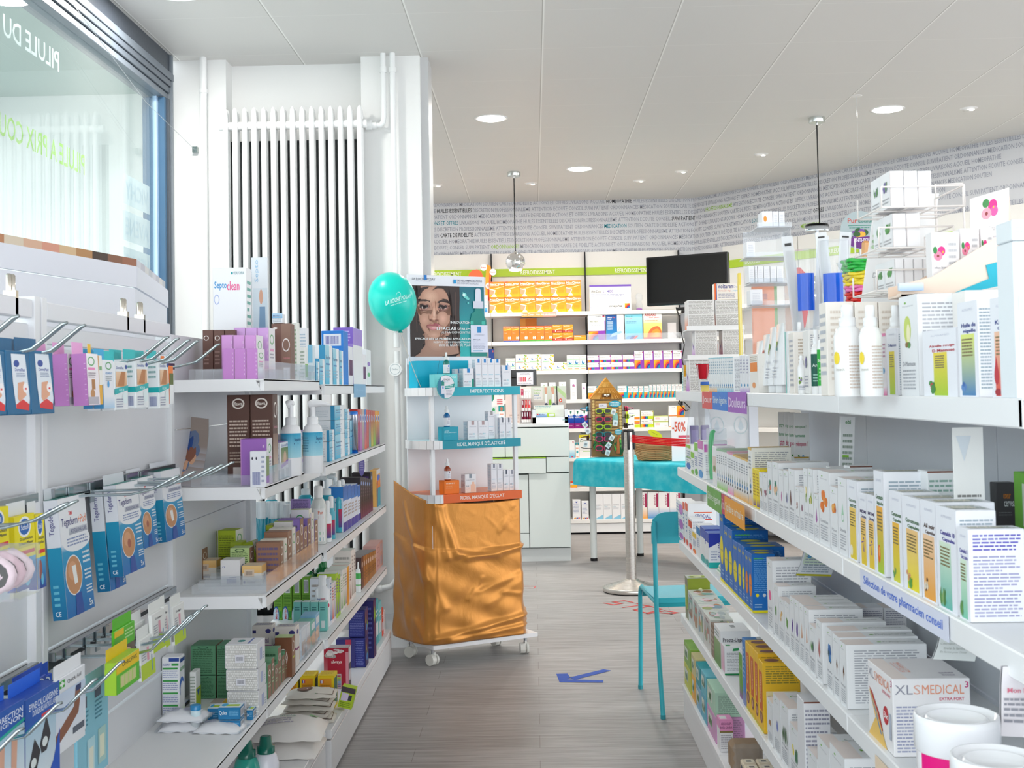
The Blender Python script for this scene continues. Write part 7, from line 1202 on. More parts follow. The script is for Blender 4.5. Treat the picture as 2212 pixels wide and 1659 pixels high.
for k,c in enumerate(('5a7a58','3a4a70','d8dce0','8a7468','b8b4b8')):
 vv=[mgs(u,i/n,k,0)for i in range(n+1)for u in(0,1)];b_.add(vv,[(2*i,2*i+1,2*i+3,2*i+2)for i in range(n)],c,'printed_card',True)
decals(b_,lambda u,v,e:mgs(u,v,4,.002+e),[('q',0,.1*j,1,.1*j+.1,'b0aeb4' if j<5 else '9c8e86','9c8e86')for j in range(10)]+blob(['b07a58','8a5a48','d8a888','6a7a9a','2a4a8a'],.5,.4,.35,.3,12,90),e0=.001)
b_.build('magazines',None,(at_y(386,3.42,1.05),3.42,LZ[1]+.001),0,'fan of curled magazines at the left end of the second left shelf','magazine')
for i in range(2):Lf('compress_carton',f'large chocolate brown carton with white small print, {("left", "right")[i]} one','carton',1,491.5+50*i,541+50*i,853-i,3.36,.065,'5a3c32',flb(),grp='large brown compress cartons')
Lf('plaster_carton','violet and white carton leaning open before the brown ones','carton',1,520,577,948,3.27,.07,'a06ac0',lil)
Lf('plaster_carton','small white plaster carton with a blue bar code','carton',1,540,576,975,3.205,.035,'eef0f6',{'f':[('b',.15,.06,.62,.42,'4a5aa8'),('e',.15,.8,.05,.04,'445'),('e',.4,.8,.05,.04,'445'),('l',.7,.1,.9,.9,6,'a8b0c8')],'r':[('q',.0,.3,1,.85,'8aa06a'),('q',0,.1,1,.3,'a884cc')]})
for i,(a,b,yt)in enumerate(((606,633,957),(634,651,939),(652,666,951),(667,684,932))):Lr('plaster_carton',f'white plaster carton with a garden photo and violet ribbon, {place(4, i)} from the left','carton',1,a,b,yt,.05,'eceef4',{'r':[('q',.08,.35,.6,.85,'c8b898','6a8a4a'),('e',.35,.55,.12,.2,'dcb89a',10),('p',[(.05,.28),(.6,.38),(.6,.5),(.05,.38)],'9a5ac8'),('e',.75,.4,.12,.25,'d8e4ee'),('t',.1,.88,.7,.95,'DermaPlast','8a9ac8')],'f':[('l',.1,.1,.9,.9,8,'b8b0c8')],'t':[('q',0,0,1,1,'b090d8')]},grp='garden photo plaster cartons')
def lathe_bottle(name,lab,cat,zi,px,Y,ytop,prof,far=0,parts=None,grp=None,zz=None,n=26):
 """prof: (radius, share of height, colour); parts: extra builders"""
 z=lz(zi,far)if zz is None else zz;X=at_y(px,Y,z);h=z_at(X,Y,ytop)-z;o=empty(name,(X,Y,z+.001),0,lab,cat,grp)
 for pn,m,pr in prof:MB().lathe([(r,t*h,c)for r,t,c in pr],n=n,m=m).build(pn,o)
 if parts:parts(o,h)
 return o
def pump(lab,px,Y,ytop,r,body,cap,zi,far,spout=1,label=None,grp=None,mat='glossy_plastic'):
 def ex(o,h):
  m=MB().tube([(0,0,h*.78),(0,0,h*.97)],.008,10,cap,'glossy_plastic').tube([(-.012,0,h*.965),(.0,0,h*.985),(.03*spout,-.0,h*.985),(.055*spout,-.0,h*.96)],[.012,.013,.009,.005],10,cap,'glossy_plastic');m.build('pump_head',o)
  if label:q=MB();decals(q,lambda u,v,e:((r+.0006+e)*math.sin(u),-(r+.0006+e)*math.cos(u),h*v),label,e0=.0002);q.build('label',o)
 return lathe_bottle('pump_bottle',lab,'bottle',zi,px,Y,ytop,[('body',mat,[(r*.95,0,body),(r,.02,body),(r,.58,body),(r*.85,.66,body),(r*.5,.70,body)]),('collar','glossy_plastic',[(r*.55,.68,cap),(r*.55,.79,cap),(r*.4,.80,cap)])],far,ex,grp)
def strips(u0,u1,v0,v1,c,c2=None,k=8):return[('q',u0+(u1-u0)*i/k,v0,u0+(u1-u0)*(i+1)/k,v1,c,c2 or c)for i in range(k)]
for i,(px,Y,sp)in enumerate(((630,3.62,0),(677,3.72,1))):
 pump(f'white lotion pump bottle with a sky blue label, {("left", "right")[i]} one, '+LL[1],px,Y,870,.031,'f2f3f6','eff1f4',1,0,1 if sp else .15,strips(-1.4,1.3,.25,.58,'a8dcea','2aa4cc',14)+[('t',.5,.46,1.25,.52,'Bepanthen','1a3a70',1),('q',.45,.43,.9,.445,'1a4a80'),('l',-1.1,.3,-.2,.52,6,'5a9ab8')],'lotion pump bottles')
for c,(xl,xr,yts)in enumerate(((698,722,(939,907,875)),)):
 zb=None
 for k,yt in enumerate(yts):zb=Lr('ointment_carton',f'white and sky blue ointment carton, {("lowest", "middle", "top")[k]} of the tall stack','carton',1,724,745,yt+2,.075,'eef3f7',bep,-.735,zb,1,'stacked ointment cartons')
zb=None
for k,yt in enumerate((955,930)):zb=Lr('ointment_carton',f'small sky blue ointment carton, {("lower", "upper")[k]}, before the tall stack','carton',1,712,723,yt,.05,'eef3f7',bep,-.735,zb,1,'small ointment cartons')
zb=None
for k,yt in enumerate((948,928,908,884)):zb=Lr('ointment_carton',f'narrow sky blue ointment carton, {place(4, k)} from the bottom of its stack','carton',1,745.5,756,yt,.06,'eef3f7',bep,-.735,zb,1,'narrow ointment cartons')
Lr('ointment_carton','sky blue carton with small print left of the silver tube','carton',1,756.5,765,909,.05,'bfe0ea',bep,-.735,far=1)
lathe_bottle('spray_can','silver and blue can with a blue cap, '+LL[1],'can',1,765,4.87,889,[('can_body','bright_metal',[(.016,0,'2a7ad8'),(.016,.08,'2a7ad8'),(.0165,.08,'b8bcc8'),(.0165,.92,'b8bcc8')]),('cap','glossy_plastic',[(.0168,.92,'2a80e0'),(.0168,.99,'2a80e0'),(.012,1,'2a80e0')])],1)
DX=[('c8322a','7a2a9a'),('c88a80','b06ac0'),('c0b0a8','9a9490'),('4a80c8','e8643a'),('d8584a','c05a58'),('c05a50','6aa8a0'),('b85a4a','c8c040'),('c8604a','7ac840'),('e8a838','6a5a60'),('e8a030','6a2a80')]
for i,(c1,c2)in enumerate(DX):Lr('slim_carton',f'slim carton fading from {("red", "rose", "grey", "blue", "coral", "brick", "rust", "tomato", "amber", "orange")[i]} downwards, {place(10, i)} from the left','carton',1,773.5+4.7*i,778+4.7*i,884+.5*i,.07,c1,{'r':[('q',0,0,1,.85,c2,c1),('e',.5,.78,.3,.10,'dfe6f2'),('e',.5,.78,.2,.07,'3a5ab0')]},-.735,far=1,grp='slim fading cartons')
crm={'f':[('q',0,.62,1,1,'f0bf72','f4ca86'),('q',.1,.42,.62,.8,'e6cdb4'),('b',.18,.52,.52,.72,'7a6a60'),('q',.06,.08,.16,.22,'4a5a98'),('l',.22,.06,.7,.26,3,'8a90a8')],'r':[('q',0,.62,1,1,'edb96c'),('w',.3,.1,.7,.5,'Molin','6a70a0')],'t':[('q',0,.0,1,1,'f2dcc0')]}
for i,(a,b,yt,yb)in enumerate(((380,423,1213,1253),(424,468,1211,1251),(523,566,1222,1265))):Lf('bandage_carton',f'cream carton with a pale orange top band and price sticker, {place(3, i)} from the left','carton',2,a,b,yt,yb,.06,'ece6dd',crm,grp='cream and orange bandage cartons')
Lf('bandage_carton','plain white carton with a blue bar code in front of the cream ones','carton',2,476,519,1210,1266,.06,'eae8e8',{'f':[('b',.32,.05,.82,.27,'5a66a8'),('t',.1,.70,.25,.76,'CE','6a74b0',1),('l',.45,.3,.85,.34,1,'7a80a8')],'r':[('l',.3,.3,.7,.8,4,'8a90b8')]})
Lf('compress_carton','pale green carton with a brown end behind the cream ones','carton',2,393,437,1187,3.50,.06,'b4cc8a',flg())
for i,(a,b,yt,Y,r_)in enumerate(((432,469,1147,3.66,0),(473,513,1146,3.60,-6),(574,591,1135,3.74,0))):Lf('compress_carton',f'lime carton with dark small print, {place(3, i)} from the left','carton',2,a,b,yt,Y,.065,'a8bc28',{'f':SM('6a7a18',16),'r':[('q',0,0,1,1,'eef0e6'),('o',.5,.8,.3,.1,'5aa868',.25),('l',.2,.5,.8,.6,2,'a8b83a')],'t':[('q',0,.0,1,.1,'7ab06a')]},rz=r_,grp='lime compress cartons')
z=lz(2);Y=3.58;X=at_y(541,Y,z);carton_mb(.056,.065,.072,'a8bc28',{'f':SM('6a7a18',16),'r':[('q',0,0,1,1,'eef0e6'),('o',.5,.8,.3,.1,'5aa868',.25)]}).build('compress_carton',None,(X,Y+.03,z+.022),0,'tilted lime carton resting on the others, '+LL[2],'carton',None,rot=(0,math.radians(-16),0))
for i,a in enumerate((497,522)):Lf('compress_carton',f'low lime carton under the tilted one, {("left", "right")[i]}','carton',2,a,a+26,1172,3.565,.01+.05,'a2b62a',{'f':SM('6a7a18',8)},grp='low lime cartons')if i==0 else None
Lf('compress_carton','pale green carton with a brown end in front of the lime ones','carton',2,497,540,1184,3.44,.055,'b4cc8a',flg())
wfl={'f':[('o',.5,.8,.24,.09,'3a9a5a',.25),('t',.34,.77,.66,.83,'flawa','3a9a5a',1),('t',.2,.52,.62,.6,'SMAFT','7a9a30',1),('e',.7,.12,.3,.2,'cfe08a',14)],'r':[('q',0,0,1,1,'ece8dc'),('o',.5,.82,.28,.1,'5aa868',.25),('q',.25,.55,.75,.62,'c8d440'),('q',.1,0,.9,.35,'c8b080','ece8dc')],'t':[('q',0,0,1,.5,'b8cc3a')]}
brn={'f':[('o',.5,.5,.26,.22,'efe8e0',.2),('t',.32,.46,.68,.54,'flawa','efe8e0',1)],'r':[('q',0,0,1,1,'9a7058'),('o',.5,.75,.3,.14,'f2ece6',.22),('q',.2,.45,.8,.5,'c8cc50')],'t':[('q',0,0,1,1,'bcd094')]}
for a,b,yt,Y,c,fc,dn in((555,601,1176,3.50,'eceae4',wfl,'white carton with a green oval, front one'),(585,626,1148,3.62,'8a5a3c',brn,'brown carton with a white oval in the middle'),(592,632,1127,3.74,'eceae4',wfl,'white carton with a green oval, rear one'),(629,668,1101,3.92,'ecebee',{**wfl,'f':wfl['f'][:2]+[('t',.2,.6,.7,.68,'WEICH EXTRA','9a3a90',1)]},'tall white carton with an open violet lid')):Lf('compress_carton',dn,'carton',2,a,b,yt,Y,.05,c,fc)
z=lz(2);Y=3.975;x0,x1=at_y(630,Y,z),at_y(672,Y,z);zz=z_at(x0,Y,1103);ld=MB().box(x0,x1,Y,Y+.002,zz,zz+.038,'9a84c0');decals(ld,faceframe('f',x0,x1,Y,Y+.002,zz,zz+.038),SM('5a4a80',8));ld.build('carton_lid',None,label='violet lid flap standing up from the tall white carton, '+LL[2],cat='carton lid')
for i,(a,b,yt,c)in enumerate(((606,613,1172,'9a7058'),(614,621,1166,'ece6d8'),(622,631,1150,'9a7058'),(632,639,1142,'e8e4dc'),(640,648,1150,'8a70b8'),(649,656,1122,'8a70b8'),(657,664,1140,'8a70b8'),(665,672,1122,'8a70b8'),(673,679,1110,'e4d8e8'),(680,687,1126,'8a70b8'))):Lr('compress_carton',f'narrow {("brown", "cream", "brown", "cream", "violet and brown", "violet and brown", "violet and brown", "violet and brown", "white", "violet and brown")[i]} carton end at the clear divider, {place(10, i)} from the left','carton',2,a,b,yt,.07,c,{'r':[('q',0,0,1,1,'96705a' if i not in(1,3,8)else 'ece6dc'),('o',.5,.75,.35,.12,'f2ece6' if i not in(1,3,8)else '5aa868',.25),('l',.2,.3,.8,.5,2,'d8c8b8')],'f':SM('6a5a80',6)},-.735,grp='carton ends along the third left shelf')
for i,(px,r,Y)in enumerate(((566,.0165,4.35),(590,.0165,4.37),(609,.0165,4.40),(621,.013,4.30),(560,.0165,4.44),(583,.0165,4.46),(603,.0165,4.48),(624,.0165,4.5))):
 lathe_bottle('gel_bottle',f'small teal gel bottle with a white cap, {place(4, i % 4)} from the left, {("front", "rear")[i // 4]} row, '+LL[2],'bottle',2,px,Y,1084 if i!=3 else 1090,[('body','glossy_plastic',[(r,0,'1f8fa4'),(r,.56,'1f8fa4'),(r*.9,.6,'3aa4b4')]),('cap','glossy_plastic',[(r*.98,.58,'dfe8ec'),(r*.96,.97,'e4ecef'),(r*.85,1,'e4ecef')])],1,None,'small teal gel bottles')
for i,(px,Y,yt,r,sp)in enumerate(((587,4.62,1047,.028,0),(661,4.60,1032,.030,1),(707,4.50,1030,.030,-1),(725,4.72,1028,.028,-1))):pump(f'teal disinfectant pump bottle, {place(4, i)} from the left, '+LL[2],px,Y,yt,r,'27a6bc','e2ebee',2,1,sp or .2,None,'teal pump bottles')
lathe_bottle('gel_bottle','tall clear gel bottle with a white cap and green print, '+LL[2],'bottle',2,689,4.28,1050,[('body','glossy_plastic',[(.026,0,'dfe3df'),(.027,.02,'dfe3df'),(.027,.66,'dfe3df'),(.02,.76,'d4d8d4'),(.0135,.80,'d4d8d4')]),('cap','glossy_plastic',[(.0155,.80,'f2f2f0'),(.0155,.98,'f2f2f0'),(.012,1,'f2f2f0')])],1,lambda o,h:decals(MB(),lambda u,v,e:(.0275*math.sin(u)+0,-(.0275+e)*math.cos(u),h*v),strips(-.6,1.1,.05,.62,'f4f4f2')+[('t',.1,.52,.8,.58,'Pur','e06a3a',1),('q',.2,.44,.8,.49,'ee6a2a'),('q',.3,.17,.8,.22,'22a85a'),('q',.3,.06,.8,.12,'1a9aa8')]).build('label',o))
for i,(px,Y,yt,c)in enumerate(((708,4.33,1082,'f0f2f4'),(716,4.42,1072,'58b8cc'),(733,4.62,1038,'3fb0c4'),(741,4.74,1036,'46b4c8'))):lathe_bottle('spray_bottle',f'slim bottle with a white cap and red label, {place(4, i)} from the left, '+LL[2],'bottle',2,px,Y,yt,[('body','glossy_plastic',[(.014,0,c),(.015,.02,c),(.015,.62,c),(.008,.72,c)]),('cap','glossy_plastic',[(.0095,.72,'eef0f2'),(.009,.97,'eef0f2'),(.006,1,'eef0f2')])],1,lambda o,h:decals(MB(),lambda u,v,e:(.0155*math.sin(u),-(.0155+e)*math.cos(u),h*v),strips(.0,1.2,.1,.45,'3a4a90','c8304a',5)).build('label',o),'slim bottles on the third left shelf')
for i,(a,b,yt)in enumerate(((742,751,1052),(751.5,759,1050),(759.5,766,1050),(766.5,773,1048),(773.5,779,1050))):Lr('toothpaste_carton',f'blue and white carton, {place(5, i)} from the left before the black ones','carton',2,a,b,yt,.06,'dfe6f4',{'r':[('q',0,.68,1,1,'2a80d0','1a60b0'),('q',0,0,1,.2,'3a3aa0'),('l',.1,.3,.9,.6,4,'b8a8a0')],'f':[('q',0,.75,1,1,'2a80d0'),('t',.1,.6,.9,.7,'Perlen','2a3a80',1)]},-.735,far=1,grp='blue and white cartons')
for i in range(6):Lr('intimate_carton',f'near black carton with a plum foot, {place(6, i)} from the left','carton',2,779.5+4.4*i,783.7+4.4*i,1032-(16 if i==5 else 0)+i,.085,'2e262c',{'r':[('q',0,0,1,.4,'7a3050','2e262c'),('e',.5,.85,.3,.05,'8aa0d0'),('l',.2,.5,.8,.75,3,'6a5a60')],'f':[('q',.3,.3,.9,.9,'4a1a7a')]if i==5 else[]},-.735,far=1,grp='near black cartons')
lathe_bottle('lotion_bottle','small dark red bottle at the far end, '+LL[2],'bottle',2,809,5.62,1016,[('body','glossy_plastic',[(.016,0,'8a2a2a'),(.017,.7,'8a2028'),(.008,.85,'6a1a20'),(.008,1,'5a1a20')])],1)
Lr('bath_pouch','colourful orange and blue pouch at the far end','pouch',2,814,822,1016,.03,'e8b060',{'r':[('q',0,0,1,.5,'30a8c0'),('q',0,.5,1,.7,'e8842a'),('e',.5,.78,.4,.08,'4a6ac8'),('q',0,.88,1,1,'e0e0e0')]},-.735,far=1)
w=MB();n=20;P=[(.013*math.cos(2*math.pi*i/n),.046*math.sin(2*math.pi*i/n))for i in range(n)];w.prism(P,1,0,.001,'7a70b8');decals(w,lambda u,v,e:(.01*u,-e,.03*v),[('l',-.8,-.8,.8,.8,5,'b8b0dc')]);w.tube([(.012,0,.01),(.04,.02,.02)],.0008,4,'ccc','clear_plastic')
Y=5.1;X=at_y(781,Y,1);w.build('shelf_wobbler',None,(X,Y,z_at(X,Y,1005)),0,'violet oval advertising wobbler above the near black cartons','sign')
grn={'f':SM('3f6a4c',14)+[('o',.5,.93,.22,.04,'35604a',.3)],'r':[('q',0,0,1,1,'8a6a58'),('o',.5,.78,.3,.1,'f0e8e0',.22)]}
Lf('compress_carton','dark green carton with a brown end, topmost at the back','carton',3,403,456,1331,3.66,.06,'477258',grn)
for i,(a,b,yt,zb)in enumerate(((412,467,1460,0),(468.5,500,1460,0),(412,467,1395,1),(468.5,500,1395,1))):Lf('compress_carton',f'green carton block, {("lower", "upper")[i // 2]} {("left", "right")[i % 2]}','carton',3,a,b,yt,3.30,.08,'5f9a74',grn,zb=(lz(3)if not zb else z_at(at_y(a,3.30,.5),3.30,1460)+.0015),grp='green compress cartons')
swb=[('q',.03,.02,.97,.98,'d4d4d0')];r=random.Random(4)
for a in range(17):
 for b in range(9):swb.append(('e',.05+a*.056+(.028 if b%2 else 0),.07+b*.106,.026,.05,r.choice(('f0efeb','f4f3f0','e4e2dd')),6))
swb+=[('q',.34,.28,.62,.6,'e6e6ec'),('b',.38,.36,.58,.52,'667')]
zb=None
for k,yt in enumerate((1493,1446,1392)):zb=Lf('cotton_swab_box',f'clear box packed with white cotton swabs, {("lowest", "middle", "top")[k]} of three','box',3,490-2*k,561-1.5*k,yt,1545,.085,'e9eaee',{'f':swb,'r':[('q',0,0,1,1,'eceef2'),('q',.3,.25,.6,.75,'b4bee0'),('l',.7,.2,.9,.5,3,'9ab')],'t':[('q',.05,.05,.95,.95,'f2f2f6'),('e',.4,.5,.12,.16,'1f8a88',9),('q',.66,.1,.72,.9,'6a7ac0')]},zb=zb,grp='cotton swab boxes',bev=.003)
Lf('ear_spray_carton','tall white ear spray carton with green bars','carton',3,350,389,1420,1553,.045,'eef0f4',{'f':[('q',.4,.93,.98,.985,'2a4a9a'),('t',.05,.86,.5,.90,'AUDISPRAY','3a4a9a',1),('q',.55,.86,.95,.9,'3aa04a')]+[q for k in range(4)for q in(('q',.05,.80-.2*k,.9,.83-.2*k,'3aa04a'),('l',.05,.66-.2*k,.92,.79-.2*k,4,'a0a8cc'))],'r':[('q',0,0,1,.2,'a8d88a','eef0f4'),('e',.4,.5,.45,.16,'3a6ac0',16),('e',.5,.44,.4,.14,'eef0f4',16),('t',.05,.76,.95,.82,'AUDISPRAY','3aa04a',1),('q',.1,.9,.95,.96,'2a4a9a')]})
Lf('ear_spray_carton','narrow white carton edge behind the ear spray carton','carton',3,342,351,1428,3.30,.045,'e8ebee',{'f':[('l',.1,.3,.9,.9,8,'889')]})
Lf('remedy_carton','slim white and lime carton right of the ear spray','carton',3,410,424,1452,3.16+.03,.045,'eef0ee',{'f':SM('9aa89a',10),'r':[('q',0,0,1,.55,'b4cc2a'),('p',[(.2,.5),(.8,.5),(.5,.3)],'2a5ab0')]})
lathe_bottle('tablet_tube','small tube with a blue cap and lime label, '+LL[3],'tube',3,423,hit(423,1577,2,lz(3)).y,1523,[('tube_body','glossy_plastic',[(.0125,0,'c8d82a'),(.0125,.1,'c8d82a'),(.0127,.1,'e8f0f4'),(.0127,.38,'e8f0f4'),(.0128,.38,'c4d82c'),(.0128,.5,'c4d82c'),(.0127,.5,'d0e8f0'),(.0127,.80,'8ac8dc')]),('cap','glossy_plastic',[(.0135,.80,'2a88c0'),(.0135,.98,'2a88c0'),(.012,1,'2a88c0')])])
qs={'f':[('t',.05,.35,.4,.75,'Quies','e8f2f8',1),('l',.5,.3,.95,.8,3,'6ab0d8')],'r':[('q',.15,.15,.85,.85,'e4eaf0'),('b',.25,.25,.8,.75,'667')],'t':[('q',0,0,1,1,'dcecf4'),('q',.3,.3,.9,.7,'b4d43a'),('e',.2,.6,.15,.3,'3aa8d8')]}
for a,b,yt,yb,zb,dn in((448,473,1531,1560,0,'rear left'),(472,519,1557,1578,0,'lower front'),(532,546,1535,1556,0,'right'),(471,519,1529,1578,1,'upper front')):Lf('ear_plug_box',f'blue and lime ear plug box, {dn} one','box',3,a,b,yt,yb,.045,'1f7ab0',qs,zb=(z_at(at_y(a,3.2,.5),hit(b,yb,2,lz(3)).y,1557)+.001)if zb else None,grp='ear plug boxes')
Lf('plaster_box','dark blue and white plaster box lying flat','box',3,331,398,1593,3.06+.15,.055,'2c3a78',{'f':SM('7a8ac0',4),'t':[('q',.02,.05,.98,.95,'dfe4f0'),('q',.2,.5,.55,.9,'33343c'),('e',.5,.3,.2,.12,'d89a78')],'r':[('q',0,0,1,1,'24282f')]})
def pad(name,lab,cat,loc,rz,w,d,h,col,top,clear=True,grp=None,bars=True):
 b=MB();n=12;vv=[]
 for i in range(n+1):
  for j in range(n+1):u,v=i/n,j/n;vv.append(((u-.5)*w,(v-.5)*d,h*(math.sin(math.pi*min(1,max(0,u*1.04-.02)))**.35)*(math.sin(math.pi*min(1,max(0,v*1.04-.02)))**.35)+.0015*math.sin(u*19+v*13)))
 f=[(i*(n+1)+j,(i+1)*(n+1)+j,(i+1)*(n+1)+j+1,i*(n+1)+j+1)for i in range(n)for j in range(n)]
 b.add(vv,f,col,'glossy_plastic' if clear else 'printed_card',True);b.add([(x,y,0)for x,y,_ in vv[:1]]+[(w/2,-d/2,0),(w/2,d/2,0),(-w/2,d/2,0)],[(3,2,1,0)],col)
 decals(b,lambda u,v,e:((u-.5)*w*.9,(v-.5)*d*.8,h*(math.sin(math.pi*(.05+.9*u))**.35)*(math.sin(math.pi*(.1+.8*v))**.35)+.001+e),top)
 if clear:b.box(-w*.56,w*.56,-d*.5,d*.5,.001,.003,'fff','clear_plastic')
 return b.build(name,None,loc,math.radians(rz),lab,cat,grp)
gz=lz(3);tp=[('q',.1,.2,.9,.8,'eceef4'),('b',.5,.3,.85,.6,'8a90b0'),('l',.12,.3,.45,.7,4,'9aa0c0')]
for i,(px,py,k,w_,d_)in enumerate(((300,1640,0,.15,.10),(420,1645,0,.13,.10),(330,1600,0,.16,.09),(450,1612,1,.12,.09),(290,1612,1,.14,.10))):
 p=hit(px,py,2,gz+.02*k);Y=max(p.y,3.255+.0);X=min(max(p.x,-.89),-.80)
for i,(X,Y,k,rz_)in enumerate(((-.885,3.02,0,4),(-.79,3.00,0,-5),(-.885,3.02,1,-3))):pad('gauze_pack',f'clear wrapped white gauze pack, {("lower left", "lower right", "upper left")[i]} at the near end, '+LL[3],'pack',(X,Y,gz+.001+.024*k),rz_,.115,.085,.022,'e9ebf0',tp,grp='gauze packs')
Lf('leaflets','small stack of health leaflets with a yellow corner','leaflet',3,452,524,1598,3.215,.055,'e8e6ee',{'t':[('q',.0,.1,.35,.95,'c8b8b0'),('q',.36,.1,.55,.95,'f0c040'),('q',.56,.3,.95,.9,'eef0f4')]})
rh={'f':[('t',.25,.55,.85,.68,'Rhena-Ideal','7a5a90',1),('q',.1,.42,1,.48,'8a2070'),('e',.82,.86,.14,.06,'3a3a80',14),('q',.02,.8,.2,.88,'2a2a6a')],'r':[('q',.1,.4,.9,.45,'8a2070'),('e',.5,.85,.25,.06,'3a3a80')],'t':[('l',.1,.2,.9,.8,3,'8a8ab0')]}
for i,(a,b)in enumerate(((545,588),(594,640))):Lf('bandage_carton',f'white bandage carton with a plum line, {("left", "right")[i]} one','carton',3,a,b,1352+3*i,3.72-.06*i,.055,'e6e0da',rh,grp='plum line bandage cartons')
Lf('compress_carton','brown and green carton with a white oval below the bandage cartons','carton',3,594,631,1378,3.53,.05,'7a4a30',brn)
for i,(a,b,yt)in enumerate(((579,586,1440),(587,593,1425),(594,600,1440),(601,608,1402),(609,615,1420),(616,623,1408))):Lr('compress_carton',f'narrow green carton with a brown end, {place(6, i)} from the left','carton',3,a,b,yt,.06,'6fa07c',{'r':[('q',.0,0,1,1,'96705a'),('o',.5,.75,.35,.1,'f2ece6',.25),('l',.2,.3,.8,.5,2,'b8d0a8')],'f':SM('3f6a4c',6)},-.735,grp='green carton ends')
for i,(a,b,yt)in enumerate(((640,650,1375),(651,661,1360),(662,671,1352),(672,681,1345),(682,691,1330))):Lr('plaster_blister',f'clear blister pack with beige plasters, {place(5, i)} from the left','pack',3,a,b,yt,.05,('c8d8e8','dfe6ee','e0e4ea','7ac0b0','8ac0e0')[i],{'r':[('q',.1,.1,.9,.55,'c8a490','d8d0cc'),('q',.1,.65,.9,.9,'e8eef4')],'f':[('q',.1,.2,.8,.8,'eef2f6')]},-.735,grp='beige plaster blister packs')
vm={'f':[('q',.25,.62,.8,.93,'d8dcd8'),('b',.3,.65,.75,.9,'556'),('l',.1,.3,.9,.58,8,'3f6a18'),('e',.25,.1,.35,.22,'2a5aa8',14),('e',.22,.08,.32,.2,'c8dce8',14),('w',.15,.02,.4,.26,'Merfen','d0405a',1),('q',.7,.05,.9,.2,'2f9a2a')],'t':[('q',.2,.1,.8,.9,'dfe6dc')]}
for i in range(4):Lf('wound_cream_carton',f'tall green wound cream carton, {place(4, i)} from the left','carton',3,592+20*i,611+20*i,1246,4.42,.05,'74a836',vm,far=1,grp='tall green wound cream cartons')
mt={'f':[('l',.2,.7,.8,.85,2,'3a7a7a'),('q',.3,.12,.75,.36,'e4f0ee')],'t':[('q',0,0,1,1,'e8f2f0')]}
for i in range(4):Lf('care_carton',f'small mint carton, {place(4, i)} from the left','carton',3,634+18.3*i,651+18.5*i,1301,4.20,.035,'7fcdc4',mt,far=1,grp='small mint cartons')
lathe_bottle('antiseptic_bottle','white round antiseptic bottle with red and blue print, '+LL[3],'bottle',3,698,4.29,1243,[('body','glossy_plastic',[(.026,0,'f2f3f6'),(.027,.72,'f2f3f6'),(.015,.80,'eef0f4')]),('cap','glossy_plastic',[(.0155,.80,'f4f5f7'),(.014,.99,'f4f5f7'),(.011,1,'f4f5f7')])],1,lambda o,h:decals(MB(),lambda u,v,e:((.0275+e)*math.sin(u),-(.0275+e)*math.cos(u),h*v),[('t',-.7,.52,-.1,.58,'steri','5a8ac0',1),('t',-.05,.52,.5,.58,'sept','d8406a',1),('l',-.7,.1,.5,.48,7,'8ab0dc'),('e',.95,.42,.2,.04,'e0406a')]).build('label',o))
for i,(px,Y,yt)in enumerate(((664,4.62,1212),(698,4.66,1203),(735,4.86,1201))):lathe_bottle('mouthwash_bottle',f'dark green bottle with a green cap, {place(3, i)} from the left, '+LL[3],'bottle',3,px,Y,yt,[('body','glossy_plastic',[(.032,0,'0f6a34'),(.034,.6,'0f6a34'),(.031,.72,'117038'),(.016,.80,'117038')]),('cap','glossy_plastic',[(.0165,.80,'0f7a3a'),(.0135,.99,'12823e'),(.011,1,'12823e')])],1,None,'green capped bottles')
CR=[('e8ecf4','3a8ac8',1250),('f0e8e8','d84a4a',1262),('e4dce0','8a90b0',1258),('b8d840','6a4aa0',1240),('a4d030','7a5ab0',1242),('f0ece8','5a9a4a',1246),('ece6e0','6ab04a',1232),('e8dcd4','9a8a80',1230),('e8a030','e89020',1226),('ecdcd4','8a4a40',1220),('eee4de','a89a90',1190),('e8e0da','a08a80',1188)]
for i,(c1,c2,yt)in enumerate(CR):Lr('remedy_carton',f'upright carton, {("white and blue", "white and red", "pale rose", "lime and violet", "grass and violet", "white and green", "cream and green", "beige", "orange", "rose and brown", "tall ivory", "tall blush")[i]}, {place(12, i)} from the white bottle','carton',3,713+4.7*i,717.4+4.7*i,yt,.07,c1,{'r':[('q',.1,.1,.9,.5,c2,c1),('l',.2,.55,.8,.9,5,c2)],'f':SM('b0a8a4',8),'t':[('q',0,0,1,1,'e4e8e0')]},-.735,far=1,grp='upright cartons on the fourth left shelf')
lathe_bottle('dropper_bottle','small white dropper bottle with a green label, '+LL[3],'bottle',3,774.5,5.0,1214,[('body','glossy_plastic',[(.0105,0,'f0f2f2'),(.011,.2,'f0f2f2'),(.011,.21,'8ac88a'),(.011,.26,'f0f2f2'),(.011,.45,'4ab85a'),(.011,.62,'4ab85a'),(.011,.63,'f0f2f2'),(.009,.76,'f0f2f2')]),('nozzle','glossy_plastic',[(.004,.76,'f4f6f6'),(.003,.98,'f4f6f6'),(.001,1,'f4f6f6')])],1)
for i in range(7):Lr('intimate_carton',f'brown and gold wrapped carton, {place(7, i)} from the left','carton',3,781+4.5*i,785.3+4.5*i,1205-2.2*i,.075,'4a3436',{'r':[('q',0,0,1,1,('6a4038','a86a3a','b0743c','9a6434','a8703a','a06a38','b07a40')[i]),('e',.5,.75,.3,.09,'d0b0a0'),('l',.2,.2,.8,.5,3,'7a5040')],'t':[('q',0,0,1,1,'8a8484')]},-.735,far=1,grp='brown and gold cartons')
